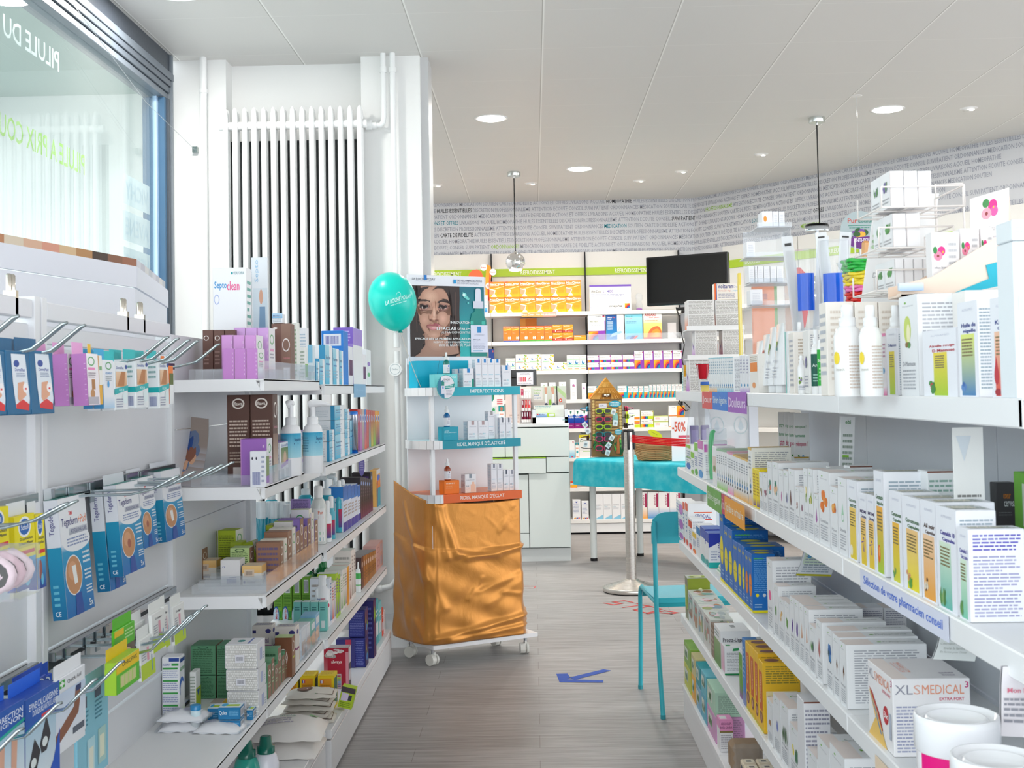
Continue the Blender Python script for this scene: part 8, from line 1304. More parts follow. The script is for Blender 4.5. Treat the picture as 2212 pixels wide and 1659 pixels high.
for k in range(2):Lr('intimate_carton',f'dusty pink carton at the far end, {("lower", "upper")[k]}','carton',3,813,827,(1206,1180)[k],.06,'d4a49c',{'r':[('o',.3,.5,.2,.25,'b87a78',.3),('q',.6,.2,.9,.8,'c0a8b0')]},-.735,zb=None if k==0 else z_at(-.735,y_at(-.735,.47,813),1206)+.001,far=1)
for k,(a,b,yt,yb,zb)in enumerate(((755,790,1378,1442,None),(754,790,1318,1442,1))):Lf('pad_carton',f'dark blue and violet sanitary carton, {("lower", "upper")[k]} of the stack','carton',4,a,b,yt,yb,.09,'1e2470',{'f':[('q',.05,.04,.95,.96,'2c3286')]+SM('6a74b8',14),'r':[('q',0,0,1,.9,'3a2a60','4a1e58'),('p',[(.1,.5),(.4,.55),(.3,.8)],'d8c028'),('p',[(.55,.2),(.9,.3),(.7,.55)],'7ab02a'),('e',.5,.3,.25,.12,'2a7ac0')]},zb=None if zb is None else z_at(at_y(755,hit(790,1442,2,.165).y,.3),hit(790,1442,2,.165).y,1378)+.001,grp='dark blue sanitary cartons')
Lf('pad_carton','taller dark violet sanitary carton behind the stack','carton',4,778,808,1298,5.15,.08,'2a2468',{'f':SM('5a60a8',10),'r':[('q',0,0,1,1,'4a1e58'),('p',[(.2,.6),(.8,.7),(.5,.9)],'8ac02a')]})
for i,(a,b,yt,c)in enumerate(((806,811,1352,'e0cfc8'),(812,818,1300,'4aa8b0'),(818.5,825,1304,'7ac4c8'),(825.5,829,1317,'e0503a'),(829.5,833,1322,'e4d8dc'))):Lr('care_carton',f'{("beige", "teal", "pale teal", "red", "whitish")[i]} carton at the far end','carton',4,a,b,yt,.08,c,{'r':[('q',.1,.2,.9,.5,'d8e4e8'),('l',.2,.6,.8,.8,2,'e8f0f0')],'f':[('q',.15,.3,.85,.8,'dfe8ea'),('b',.2,.35,.8,.75,'667')]},-.72)
Lf('pad_carton','crimson sanitary carton with white blossom twigs','carton',4,700,754,1400,1487,.06,'b01838',{'f':[('q',0,0,.15,.8,'d8a0a8','b01838'),('q',.88,0,1,.9,'d890a0'),('t',.3,.60,.72,.70,'always','f4dfe0',1)]+blob(['d8ccd0','e8e0e2','b0a8a8'],.25,.86,.25,.1,16,95)+blob(['d8ccd0','e8e0e2'],.6,.92,.25,.06,10,96)+[('q',.36,.02,.7,.36,'d4c4cc')]+[('q',.38,.04+.05*i,.68,.075+.05*i,c)for i,c in enumerate(('6a4a90','3a5aa0','3a90c8','4a9a3a','a8c83a','b04a60'))],'t':[('q',0,0,1,1,'c8bcc0')],'r':[('q',0,0,1,.6,'4a3a48'),('e',.5,.3,.4,.15,'e0d8dc'),('q',0,.6,1,1,'e0d0d4')]})
Lf('pad_carton','violet and blue sanitary pack behind the crimson carton','carton',4,726,768,1382,4.98,.05,'3a3a80',{'f':[('q',.5,.8,.8,1,'c03a58')],'r':[('q',0,0,1,.8,'7a2ab0','2a60c8')]})
yw={'f':[('q',.12,.34,.86,.92,'e89a1e'),('q',.16,.78,.36,.86,'e8e8f0'),('q',.16,.78,.225,.86,'3a4ab0'),('q',.295,.78,.36,.86,'d84048'),('l',.18,.38,.8,.74,7,'b87a18'),('q',.12,.0,.86,.28,'e89a1e'),('q',.18,.18,.38,.25,'4a5ab8')],'r':[('q',.1,.1,.9,.9,'3a6a50')],'t':[('q',0,0,1,1,'ecd020'),('l',.1,.1,.9,.9,5,'c08a1a')]}
for i,(a,b)in enumerate(((619,645),(648,681),(687,722))):Lf('capsule_carton',f'bright yellow and orange carton with little flags, {place(3, i)} from the left','carton',4,a,b,1460+(3 if i==0 else 0),4.36-.012*i,.08,'eccc14',yw,grp='bright yellow cartons with flags')
z=.166;X=at_y(742,4.30,z);carton_mb(.05,.045,.075,'b4d02a',{'f':[('q',.0,.75,1,1,'4a4048'),('q',.1,.35,.6,.72,'e0d4ec'),('q',.6,.4,.85,.65,'3a3a44'),('l',.1,.05,.9,.3,3,'7a9a1a')]}).build('plaster_box',None,(X,4.34,z+.008),math.radians(8),'lime green box tipped against the yellow cartons, '+LL[4],'box',None,rot=(0,math.radians(14),0))
for i in range(5):pad('wipes_pack',f'brown and white wet wipes pack, {place(5, i)} from the bottom of the pile','pack',(-.80+(.006,-.008,.004,.0,.01)[i],4.215,.166+.021*i+.001),(4,-6,3,-4,5)[i],.17,.12,.020,'e2dcd2',[('q',.62,.0,1,1,'7a6254'),('q',.60,0,.63,1,'3fa048'),('e',.35,.5,.18,.3,'6a4a3a'),('e',.35,.5,.14,.24,'8a5a44')],False,'wet wipes packs')
for i,(X,Y,k,lab)in enumerate(((-.81,3.86,0,'lower'),(-.80,3.87,1,'upper'))):pad('pad_pack',f'white soft pack of pads with a green leaf print, {lab} one at the foot of the left shelves','pack',(X,Y,.168+.05*k),3*i,.23,.22,.048,'ece8e4',[('l',.1,.2,.6,.5,3,'b8b0c0')]+blob(['4ab04a','6ac05a'],.85,.8,.08,.06,8,97)+[('e',.4,.9,.12,.03,'9a3a80'),('t',.35,.55,.6,.65,'incia','6a9a8a',1)],False,'packs of pads')
def deterg(lab,px,Y,yt,c,cap):return lathe_bottle('detergent_bottle',lab,'bottle',4,px,Y,yt,[('body','glossy_plastic',[(.035,0,c),(.038,.05,c),(.038,.45,c),(.030,.62,c),(.020,.68,c)]),('cap','glossy_plastic',[(.026,.66,cap),(.026,.80,cap),(.019,.82,cap),(.016,.985,cap),(.012,1,cap)])])
deterg('white bottle with a dark green cap at the foot of the left shelves',575,3.52,1590,'e9eaf4','0d6a5a');deterg('teal bottle with a dark cap at the foot of the left shelves',533,3.48,1600,'2aa896','0d6a5a')
# packs hanging on the hook wall
def hang(name,lab,cat,px0,px1,yt,yb,Xf,th,col,faces,n=1,tilt=0,grp=None,shape=None,step=None,header=None):
 zm=1.0;ya,yb_=y_at(Xf,zm,px0),y_at(Xf,zm,px1);Yc=(ya+yb_)/2;z1,z0=z_at(Xf,Yc,yt),z_at(Xf,Yc,yb);w=yb_-ya;h=z1-z0
 for k in range(n):
  mb=MB();mb.box(-th,0,-w/2,w/2,-h,0,col,'printed_card',.0012)
  for f,ds in faces.items():decals(mb,faceframe(f,-th,0,-w/2,w/2,-h,0),ds)
  mb.box(-th,-th+.0008,-w*.45,w*.45,-.001,.022,header or col,'printed_card')
  mb.build(name,None,(Xf-k*(step or th+.002),Yc-.001,z1),0,lab+('' if n==1 else(', front one',', second one',', third one')[k]+' on its hook'),cat,grp,rot=(0,math.radians(-tilt),0))
foot={'r':[('p',[(.2,.95),(.8,.95),(.95,.25),(.9,.08),(.35,.1),(.25,.5)],'dfe6ee'),('p',[(.35,.1),(.9,.06),(.92,.16),(.65,.24),(.35,.16)],'d8343a'),('e',.42,.80,.12,.055,'2a4a9a'),('t',.35,.68,.78,.73,'DermaPlast','4a5aa8',1),('l',.4,.58,.8,.66,3,'8a9ab8'),('p',[(.45,.5),(.72,.52),(.8,.3),(.5,.2),(.42,.26)],'dfa688'),('e',.78,.42,.12,.08,'f4f0f2'),('q',.74,.39,.82,.42,'d8343a')],'f':[('q',0,0,1,.08,'14567e')]}
for i,(a,b)in enumerate(((-40,12),(14,65),(66,116))):hang('plaster_pack',f'blue moulded foot plaster pack, {place(3, i)} from the left','pack',a,b,758,894+(4-2*i),-.79,.026,'15638f',foot,2,2,'blue foot plaster packs')
pk={'r':[('q',0,0,1,1,'ecdfe8','f4f2f4'),('o',.4,.85,.3,.09,'5aa868',.25),('q',.1,.68,.7,.73,'ee8ac0'),('l',.1,.52,.75,.64,3,'8a7a88'),('q',.35,.3,.65,.5,'b07a4a'),('e',.4,.22,.2,.09,'c08a5a',10),('q',0,.02,.9,.16,'b8b4c0')],'f':[('q',0,0,1,1,'b87abc')]+[('q',.82,.1+.1*i,.95,.108+.1*i,'e4c4e4')for i in range(8)]}
hang('plaster_pack','pink and white plaster pack','pack',188,213,764,875,-.795,.026,'c48ac8',pk,3,3,'pink plaster packs',header='e8a8d8',step=.034)
hang('plaster_pack','white and amber plaster pack behind the pink ones','pack',215,222,768,874,-.80,.02,'e8b040',{'r':[('q',0,.4,1,1,'eeece6'),('q',.1,.7,.9,.78,'7ab07a')]},1,2,header='f2c23a')
hang('plaster_pack','white and sky blue plaster pack','pack',225,248,778,882,-.80,.018,'e9ecf2',{'r':[('o',.5,.88,.28,.08,'5aa868',.25),('t',.2,.70,.8,.75,'AQUAPLAST','5a9ad0',1),('e',.45,.5,.1,.07,'4aa0d8'),('q',0,0,1,.25,'a8cbe8','e9ecf2'),('l',.2,.56,.8,.68,3,'a8b0b8')],'f':[('q',0,0,1,.5,'3a8ac0')]},2,1,header='3aa8d8')
aq={'r':[('t',.15,.85,.7,.91,'DermaPlast','7a8ac0',1),('e',.88,.9,.09,.045,'2a4a9a'),('q',.1,.48,.9,.8,'d8a070','e8c8a8'),('p',[(.2,.5),(.5,.8),(.8,.8),(.7,.5)],'b87a4a'),('p',[(0,.32),(1,.42),(1,.52),(0,.44)],'12b0b4'),('t',.3,.38,.7,.45,'AQUA','d8f4f2',1),('e',.75,.25,.2,.12,'dfeef0'),('l',.1,.05,.6,.25,4,'9aa0b8')],'f':[('q',0,.33,1,.44,'12a8ac'),('l',.15,.6,.8,.9,3,'8ab0b0'),('b',.2,.05,.8,.25,'5a6aa8')]}
for i,(a,b,t)in enumerate(((249,278,782),(295,322,777),(345,367,778))):hang('plaster_pack',f'white plaster pack with a turquoise band, {place(3, i)} from the left','pack',a,b,t,t+104,-.80,.026,'e6ebee',aq,2,1,'turquoise band plaster packs',header='1fc0c4')
hang('plaster_pack','orange and white plaster pack at the right end of the top hooks','pack',369,377,790,872,-.80,.02,'f08030',{'r':[('q',0,.0,1,.5,'eef0f2'),('q',0,.5,1,.8,'5a6a2a')]},1)
tg=lambda pad=1:{'r':[('q',0,0,1,1,'eef0f4'),('q',0,.0,1,.55,'0d6cb8','1f9ac8'),('q',0,.55,1,.62,'1f9ac8','eef0f4'),('e',.55,.62,.5,.09,'eef0f4',20),('t',.34,.845,.46,.88,'3M','e0303a',2),('t',.06,.74,.64,.83,'Tegaderm','34347a',1)]+([('t',.65,.76,.95,.83,'+Pad','f08a5a')]if pad else[])+[('q',.3,.68,.98,.735,'a8aeba','d0d4dc'),('t',.36,.69,.94,.725,'PROFESSIONAL CARE','4a4a80',1),('l',.2,.58,.95,.66,3,'8a9ac0'),('e',.34,.34,.30,.17,'f0f2f4',24),('e',.34,.34,.28,.16,'c89064',24),('e',.30,.38,.16,.08,'d8a078',14)]+([('p',[(.28,.42),(.42,.42),(.46,.27),(.34,.26)],'f4f4f0')]if pad else[('e',.36,.33,.08,.05,'a8604a',12)])+[('p',[(.3,0),(.6,0),(.55,.18),(.35,.18)],'1f4fa4'),('l',.70,.4,.98,.52,3,'e8f2f8'),('l',.72,.26,.98,.36,3,'e8f2f8'),('l',.74,.14,.98,.22,3,'e8f2f8'),('t',.80,.03,.95,.09,'5x','f0f6fa',1)],'f':[('q',0,0,1,.60,'0a6a9a','1a92b8'),('w',.25,.7,.7,.93,'Tegaderm','5a5a90',1),('l',.2,.1,.6,.3,4,'6ac0d8'),('t',.2,.03,.6,.07,'CE','e8f2f8')],'t':[('q',0,0,1,1,'1a8a80')]}
for i,(a,b,t,bt_,p_,X)in enumerate(((124,183,1072,1325,1,-.925),(220,254,1056,1270,1,-.93),(250,297,1042,1235,0,-.90),(298,330,1030,1180,0,-.93),(347,388,1014,1163,1,-.93))):hang('dressing_carton',('blue and white wound dressing carton, largest and leftmost','blue and white dressing carton partly hidden, second from the left','blue and white dressing carton with bare skin oval, third from the left','smaller blue dressing carton, fourth from the left','smaller blue dressing carton, rightmost of the middle hooks')[i],'carton',a,b,t,bt_,X,.028,'dfe3ea',tg(p_),1,5,'blue wound dressing cartons')
sch={'r':[('q',0,.42,1,1,'f0e018'),('q',0,0,1,.42,'1d3f9a','3fa8d8'),('e',.5,.84,.27,.12,'2a6ac0',20),('e',.5,.84,.31,.14,'f4f4f0',20),('e',.5,.84,.25,.11,'2468b8',20),('t',.32,.80,.68,.87,'Scholl','f4f6f8',1),('t',.25,.66,.9,.70,'Druckschutz','3a3a50',1),('t',.2,.60,.9,.64,'Schaum-Pflaster','3a3a50',1),('q',.2,.47,.95,.52,'d8343a'),('e',.35,.26,.22,.13,'9a5a58',16),('e',.55,.12,.14,.08,'6ac0e0',12)],'f':[('q',0,.42,1,1,'e4d41a'),('q',0,0,1,.42,'1d3f9a')]}
for i,(a,b,t)in enumerate(((-34,18,1098),(30,74,1112),(76,95,1110))):hang('corn_plaster_pack',f'yellow and blue corn plaster pack, {place(3, i)} from the left','pack',a,b,t,t+160,-.86,.014,'e8d81c',sch,1,2,'yellow and blue corn plaster packs',header='e4e8ec')
mb=MB();P=[(.001*i+.022*math.cos(i*.7)*(1-i*.03),0,.022*math.sin(i*.7)*(1-i*.03))for i in range(22)]
for k in range(3):mb.tube([(x,-.03+.03*k,z)for x,y,z in P],.011,6,('f0d4dc','e8c4ce','f2dce2')[k],'matte')
mb.box(-.03,.04,-.045,.045,-.035,.036,'fff','clear_plastic');Yc=y_at(-.76,1,14);mb.build('pink_roll_pack',None,(-.77,Yc,z_at(-.76,Yc,1236)),0,'pink rolled padding in a clear pack at the left edge, middle hooks','pack')
ep=lambda t1,pic:{'r':[('q',0,.0,1,.72,'dfe8ee','a8c8dc'),('p',[(0,.64),(1,.74),(1,.78),(0,.68)],'12a898'),('q',0,.78,1,1,'1f58b0'),('p',[(0,.68),(1,.78),(1,1),(0,1)],'1f58b0'),('t',.1,.86,.95,.93,t1[0],'e0e8f4',1),('t',.2,.79,.95,.85,t1[1],'e0e8f4',1)]+pic,'f':[('q',0,0,1,1,'1a4aa0')]}
hang('heel_pad_box','blue and white box with two black heel straps','box',54,127,1490,1700,-.80,.03,'1f50b4',ep(('EPINE CALCANEENNE','DOULEURS ARTICULAIRES'),[('p',[(.08,.3),(.25,.56),(.42,.4),(.3,.22),(.15,.2)],'33333a'),('p',[(.4,.46),(.6,.72),(.72,.5),(.6,.36),(.45,.36)],'33333a'),('e',.22,.32,.08,.05,'e0e8e8'),('e',.55,.46,.08,.05,'e0e8e8'),('p',[(.5,0),(1,0),(1,.5),(.8,.2)],'1f58c0'),('q',.45,.72,.8,.76,'d8404a')]),1,0,header='2a6ae0')
hang('heel_pad_box','blue box picturing bare legs at the left edge of the lowest hooks','box',-30,52,1532,1720,-.80,.03,'1f50b4',ep(('CORRECTION','OIGNON'),[('p',[(.3,.0),(.42,0),(.46,.62),(.30,.62)],'d8a890'),('p',[(.62,0),(.75,0),(.8,.62),(.64,.62)],'d8a890')]),1,0,header='2a6ae0')
for i,(a,b,t)in enumerate(((30,100,1475),(50,112,1470))):hang('heel_pad_box',f'bright blue hook tab with a white size ring, {("left", "right")[i]} of two behind','box',a,b,t,t+60,-.86-.03*i,.006,'1f50c8',{'r':[('o',.8,.75,.12,.2,'e8f0fa',.25),('t',.76,.68,.84,.82,'S','f0f6fa',1)]},header='1f50c8')
hang('first_aid_pouch','white and blue first aid pouch with a brown finger photo','pouch',119,183,1452,1612,-.80,.006,'e6e9ee',{'r':[('q',.12,.86,.3,.96,'3fa83a'),('q',.19,.87,.23,.95,'f4f6f4'),('q',.14,.895,.28,.925,'f4f6f4'),('t',.38,.87,.85,.93,'Quick Aid','7a7a80',1),('q',.0,.1,1,.8,'e6e9ee','c8d8ee'),('p',[(0,.12),(0,.28),(.6,.52),(.65,.76),(.82,.76),(.8,.55),(.75,.4),(.4,.25)],'8a5a44'),('q',.66,.7,.84,.78,'2a3a6a'),('q',.55,.15,.95,.24,'5a6270')]},header='eceef2')
hang('plaster_card','pale blue card of assorted plasters behind the first aid pouch','card',165,232,1478,1680,-.85,.006,'8ac8dc',{'r':[('q',.1,.80,.3,.92,'5a5a70'),('q',.55,.84,.75,.96,'4a5a70'),('l',.1,.55,.35,.78,5,'4a90a8'),('l',.55,.6,.8,.82,5,'4a90a8'),('q',.3,.05,.55,.45,'b8e0ea'),('q',.36,.1,.5,.35,'e8ecdc'),('q',.65,.1,.9,.48,'b0d4ce'),('q',.70,.16,.85,.4,'e8ecd4')]},header='9ad0e0')
oh={'r':[('q',0,.62,1,1,'f2cc18'),('t',.25,.76,.9,.9,'OHROPAX','4a4418',1),('q',0,0,1,.6,'5cc02a'),('q',.16,.14,.86,.52,'c0dc7a')]+[('q',.2+.17*i,.16,.31+.17*i,.48,'d8d49a')for i in range(4)],'f':[('q',0,0,1,.8,'a8d83a')]}
hang('ear_plug_pack','yellow and green ear plug pack','pack',250,299,1416,1484,-.79,.022,'a8d43a',oh,header='f2cc18')
hang('ear_plug_pack','green card with a yellow corner above the ear plug pack','pack',246,290,1352,1425,-.83,.006,'5cc02a',{'r':[('q',0,.8,.45,.98,'f2cc18'),('q',0,0,1,.42,'6a5a48'),('e',.5,.2,.3,.14,'d8b898'),('l',.5,.6,.95,.9,3,'c8f0a8')]},header='5cc02a')
dl={'r':[('t',.25,.80,.7,.87,'Dalgan','4a4a58',1),('q',0,0,1,.38,'bcd82c'),('q',.45,.42,.6,.75,'e8a8b8'),('l',.1,.45,.4,.7,4,'a8acb8'),('q',.75,.1,.8,.5,'5a9ad0')],'f':[('b',.1,.1,.9,.4,'555')]}
for i,(a,b,t,bb)in enumerate(((283,312,1345,1425),(300,330,1375,1462),(326,355,1320,1402),(352,362,1308,1396),(372,396,1305,1386))):hang('ear_care_card',f'white and lime ear care card, {place(5, i)} from the left','card',a,b,t,bb,-.83-.02*(i==0),.008,'eef0ee',dl,1,3,'white and lime ear care cards')
# stock on top of the right gondola
s1=', top right shelf';TZ0=RZ[0]
def T(name,lab,cat,p0,p1,yt,Y,dep,col,faces,zb=None,yb=None,grp=None,bev=.0012):
 zb=TZ0 if zb is None else zb;x0,x1=at_y(p0,Y,1.3),at_y(p1,Y,1.3);h=z_at(x0,Y,yt)-zb
 carton_mb(x1-x0-.0008,dep,h,col,faces,bev=bev).build(name,None,((x0+x1)/2,Y+dep/2,zb+.0006),0,lab+s1,cat,grp);return zb+h+.001
T('remedy_carton','white carton with a yellow top block and teal edge','carton',1476,1504,789,4.62,.03,'f2efe8',{'f':[('q',.05,.56,1,1,'f6b01e'),('l',.1,.6,.9,.92,5,'d89a1a'),('l',.1,.05,.95,.5,8,'c4bcb0')],'l':[('q',0,0,1,1,'d4ecea'),('l',.1,.1,.9,.9,8,'5ab8b8')]})
big={'f':[('l',.04,.52,.96,.97,11,'a8a29c'),('l',.04,.04,.96,.5,14,'9a948e')],'r':[('q',0,0,1,.5,'f08a48'),('p',[(.2,.6),(.5,.25),(.8,.7),(.5,.4)],'d04a78')],'l':[('q',0,0,1,.5,'f0824a','f2ece8')]}
vio={**big,'l':[('q',0,0,1,.45,'c06ac8','e8e4ee'),('p',[(.1,.65),(.5,.3),(.9,.75),(.5,.45)],'6a4a9a')]}
zt=TZ0
for k,(yt,nm,fc)in enumerate(((777,'lowest',vio),(714,'middle',vio),(649,'top',big))):
 for j in range(2):z2=T('remedy_carton',f'bulky pain remedy carton covered in small print, {("left", "right")[j]} of the {nm} tier','carton',1489+60*j+(14 if k==1 else 0),1548+58*j+(4 if k==1 else 0),yt,4.50,.09,'eceae8',fc,zt,grp='bulky remedy cartons')
 if k<2:
  x0,x1=at_y(1486,4.49,1.3),at_y(1611,4.49,1.3);MB().box(x0,x1,4.485,4.60,z2,z2+.004,'f0f0f0').box(x0,x1,4.484,4.486,z2,z2+.018,'f2f2f2').build('cardboard_tray',None,label=f'white cardboard tray above the {nm} tier of bulky remedy cartons',cat='tray');z2+=.0045
 zt=z2
T('remedy_carton','white carton with an orange edge and navy name','carton',1548,1606,613,4.50,.05,'f6eee4',{'f':[('q',0,0,.06,1,'ee6a2a'),('q',.06,0,.09,1,'4a4a9a'),('t',.12,.70,.70,.95,'Voltaren','3a3a8a',1),('t',.72,.72,.98,.86,'Dolo','b8b8d0'),('t',.15,.48,.6,.62,'forte 25 mg','f0a08a'),('t',.62,.48,.98,.62,'Liquid','8acce8'),('l',.15,.1,.8,.4,3,'b8b4c0')]},zt)
rp=empty('red_pouch',(at_y(1519,4.35,1.3),4.35,TZ0+.001),0,'red cloth pouch in a wire frame'+s1,'pouch')
MB().lathe([(.012,.045),(.018,.055),(.022,.09),(.024,.098)],n=14,col='b81828',m='matte').build('cloth_bag',rp)
fr_=MB();[fr_.tube([(.02*math.cos(a),.02*math.sin(a),0),(.023*math.cos(a),.023*math.sin(a),.095)],.0012,5,'b8b8b8','bright_metal')for a in(.5,2.1,3.7,5.3)];fr_.build('wire_frame',rp)
MB().lathe([(.016,0,'e8d070'),(.0165,.022,'e8d070'),(.0175,.022,'3a6ac0'),(.0175,.034,'4a7ad0')],n=20).build('small_tin',None,(at_y(1524,4.2,1.3),4.2,TZ0+.001),0,'small golden jar with a blue lid'+s1,'jar')
for i in range(12):Rbox('homeopathic_carton',f'tall slim white carton with a blue drop, {place(12, i)} from the left'+s1,'carton',0,1532+4.45*i,1536.2+4.45*i,773-.2*i,.05 if i==11 else .04,'f1f4f6',{'l':[('q',0,0,1,.15,'f2b040' if i<4 else '6ac0e0','eef2f4'),('e',.5,.2,.25,.04,'2f8fc8',8),('p',[(.3,.14),(.8,.16),(.5,.12)],'333'),('l',.2,.5,.8,.9,5,'9ab8cc'),('q',0,.97,1,1,'a8dce8')],'f':BT},grp='tall slim cartons on the top right shelf')
for i in range(3):Rbox('homeopathic_carton',f'tall slim white carton with a violet foot, {place(3, i)} from the left'+s1,'carton',0,1599+7*i,1605.5+7*i,767,.04,'f2f2f6',{'l':[('q',0,0,1,.15,'b08ad0','f2f2f6'),('e',.5,.2,.25,.04,'4a9ac8',8),('l',.2,.5,.8,.9,5,'a8a8c4')],'f':BT})
Rbox('remedy_carton','white carton with an orange square'+s1,'carton',0,1620.5,1639,764,.05,'f6f2ec',{'l':[('q',.1,.55,.9,.78,'f58a1e'),('l',.1,.8,.9,.95,3,'c8b8a0'),('e',.5,.2,.2,.08,'f0a060',8)]})
for i,(a,b,t,c)in enumerate(((1637,1652,736,'f0883a'),(1652,1667,722,'c05a48'),(1667,1681,706,'7ab83a'),(1681,1698,698,'6ab0b0'))):
 Y0,Y1=y_at(.60,TZ0,a),y_at(.60,TZ0,b);h=z_at(.60,Y1,t)-TZ0;w_=abs(Y0-Y1);m=MB();n=16;vv=[]
 for j in range(9):
  q=j/8
  for k in range(n):an=2*math.pi*k/n;vv.append(((.018*(1-q**1.3)+.0015)*math.cos(an),(w_*.42+w_*.06*q)*math.sin(an),h*(.12+.88*q)))
 m.add(vv,[(j*n+k,j*n+(k+1)%n,(j+1)*n+(k+1)%n,(j+1)*n+k)for j in range(8)for k in range(n)],'f5f6f8','glossy_plastic',True);m.lathe([(.015,0),(.016,.01),(.015,h*.13)],n=16,col='f2f4f6')
 decals(m,lambda u,v,e:(-(.018*(1-v**1.3)+.0022)-e,w_*.4*(1-2*u),h*(.12+.88*v)),blob([c,'8aa84a'],.5,.62,.18,.10,6,80+i)+[('t',.2,.36,.8,.42,('Cal','Ruben','Phera','Arnica')[i],'9aa0b0'),('l',.25,.1,.75,.3,4,'b8bcc8')]);m.build('cream_tube',None,(.60,(Y0+Y1)/2,TZ0+.001),0,f'white cream tube standing on its cap, {place(4, i)} from the left'+s1,'tube','white cream tubes on the top right shelf')
for a,b,t,d,c,fc,dn in((1698.5,1705,716,.045,'f2f4f6',{'l':[('q',0,0,.3,1,'8ad0c8')],'f':BT},'white carton with a mint edge'),(1706,1717,718,.05,'f5efe8',{'f':[('l',.2,.05,.85,.9,16,'c4b4a4')],'l':[('l',.2,.1,.9,.9,10,'c8c8d0')]},'cream carton with small print on end'),(1737,1750,713,.05,'f3f1ee',{'l':fibre(['7a5aa8','5a8a4a'],85)+[('l',.15,.1,.8,.3,4,'b8b8c4')],'f':BT},'white carton with a sprig behind the roll-on')):
 Rbox('herbal_carton',dn+s1,'carton',0,a,b,t,d,c,fc)
def sprayb(lab,px,yt,Y,r,lab_c,X=None,lv=(.12,.62),dots=None):
 X=at_y(px,Y,1.4);h=z_at(X,Y,yt)-TZ0;o=empty('spray_bottle',(X,Y,TZ0+.001),0,lab+s1,'bottle')
 MB().lathe([(r*.96,0),(r,.004),(r,h*.66),(r*.8,h*.74),(r*.5,h*.78)],n=28,col='f6f6f6').build('body',o)
 MB().lathe([(r*.6,h*.77),(r*.6,h*.86),(r*.42,h*.87),(r*.44,h*.97),(r*.38,h)],n=20,col='f2f3f5').build('spray_cap',o)
 q=MB();decals(q,lambda u,v,e:((r+.0007+e)*math.sin(u),-(r+.0007+e)*math.cos(u),h*v),(strips(-1.5,.7,lv[0],lv[1],lab_c)if lab_c else[])+(dots or[]),e0=.0002);q.build('label',o)
sprayb('white spray bottle with a dark green label',1762,713,2.46,.0105,'12594a',dots=[('l',-.9,.18,.4,.32,3,'9ac8b8'),('t',-1,.42,.4,.47,'Anti','e0f0ea',1)])
sprayb('white spray bottle with a bright green label and round black seal',1778,697,2.34,.0125,'2fb040',dots=[('t',-1.2,.44,.5,.49,'Spray','f0f8ee',1),('l',-1,.18,.4,.38,4,'a8e0a8'),('e',.2,.55,.3,.05,'22352a')])
for i,(px,yt,Y,r)in enumerate(((1729,769,2.55,.008),(1727,697,2.75,.010))):sprayb(('small roll-on bottle with a sprig print','slim spray bottle with a leafy print')[i],px,yt,Y,r,None,dots=blob(['7a9a4a','8a6ab0'],-.5,.35,.6,.1,5,88+i)+[('l',-1,.1,.6,.22,3,'b0b4c0')])
for i,(px,Y,r)in enumerate(((1830,1.93,.0225),(1879,1.88,.0175),(1935,1.98,.016))):sprayb(f'large white insect spray bottle with a yellow sun, {place(3, i)} from the left',px,661,Y,r,None,dots=[('e',-1.15,.42,.3,.07,'f2d83a',14),('t',-1.2,.28,-.5,.31,'insect','a8a898'),('l',-.2,.08,.9,.56,14,'d4c4b8')])
for i,(a,b)in enumerate(((1788,1849),(1850.5,1901),(1902.5,1946))):T('herbal_carton',f'white carton back with a crescent of small print, {place(3, i)} behind the insect sprays','carton',a,b,653,2.06,.05,'f8f2ea',{'f':[('l',.15,.15,.9,.92,12,'e0d4c8')],'l':[('l',.1,.2,.9,.9,8,'c8ccd4')]},grp='white cartons behind the insect sprays')
Rbox('herbal_carton','white carton with blue violet blossom'+s1,'carton',0,1880,1903,722,.035,'eef1f6',herb(fibre(['4a5aa8','8a4a98','3f8a98'],41,.25,.12),'Acerola'))
Rbox('remedy_carton','narrow white and pink carton with a drop'+s1,'carton',0,1904,1917,720,.03,'f4eef2',{'l':[('q',0,0,1,.15,'ee6ab0','f4eef2'),('e',.5,.4,.25,.05,'4a9ad0'),('q',0,.95,1,1,'ee8ab8'),('l',.1,.6,.9,.85,4,'c898b0')]})
Rbox('supplement_carton','small white and lime carton beside the tall carton'+s1,'carton',0,1918.5,1941,709,.03,'f4f5fa',alp('D-Mannose','a8cc28','f0d830',[],'3a4a98',w1=.75))
Rbox('supplement_carton','tall white carton picturing a cut melon'+s1,'carton',0,1948,1987,635,.075,'eff1f4',herb([('e',.45,.66,.2,.14,'c8d86a',14),('e',.5,.62,.1,.10,'f0ecc0',12)]+blob(['8a6a3a','5a9a4a'],.5,.52,.2,.05,6,44),'D-Mannose'))
Rbox('supplement_carton','white carton with red name and lime panel'+s1,'carton',0,1997,2071,707,.022,'f4f5fa',alp('Airelle rouge','a8cc20','f0d838',blob(['c8303a','8a2030','3a8a3a'],.28,.14,.14,.09,8,45),'c03a48',w0=.32,w1=.72,ttl2='D-Mannose'))
Rbox('supplement_carton','white carton with a lime to blue panel'+s1,'carton',0,2074,2116,648,.03,'f4f5fa',alp('Huile de','3f80b8','e4ec7a',blob(['5a8ac8','3a6ab0'],.25,.12,.16,.06,6,46),'3a4a98',w0=.15,w1=.85,ttl2='nigelle'))
Rbox('supplement_carton','white carton with a peach to red panel and red drop'+s1,'carton',0,2145,2199,636,.04,'f4f5fa',alp('Krill Oil','e0453a','f6c8a8',[('e',.2,.22,.10,.09,'c8303a',14),('p',[(.2,.42),(.11,.26),(.29,.26)],'c8303a'),('e',.25,.06,.14,.035,'a82030',12)],'3a4a98',w0=.15,w1=.85,ttl2='Capsules'))
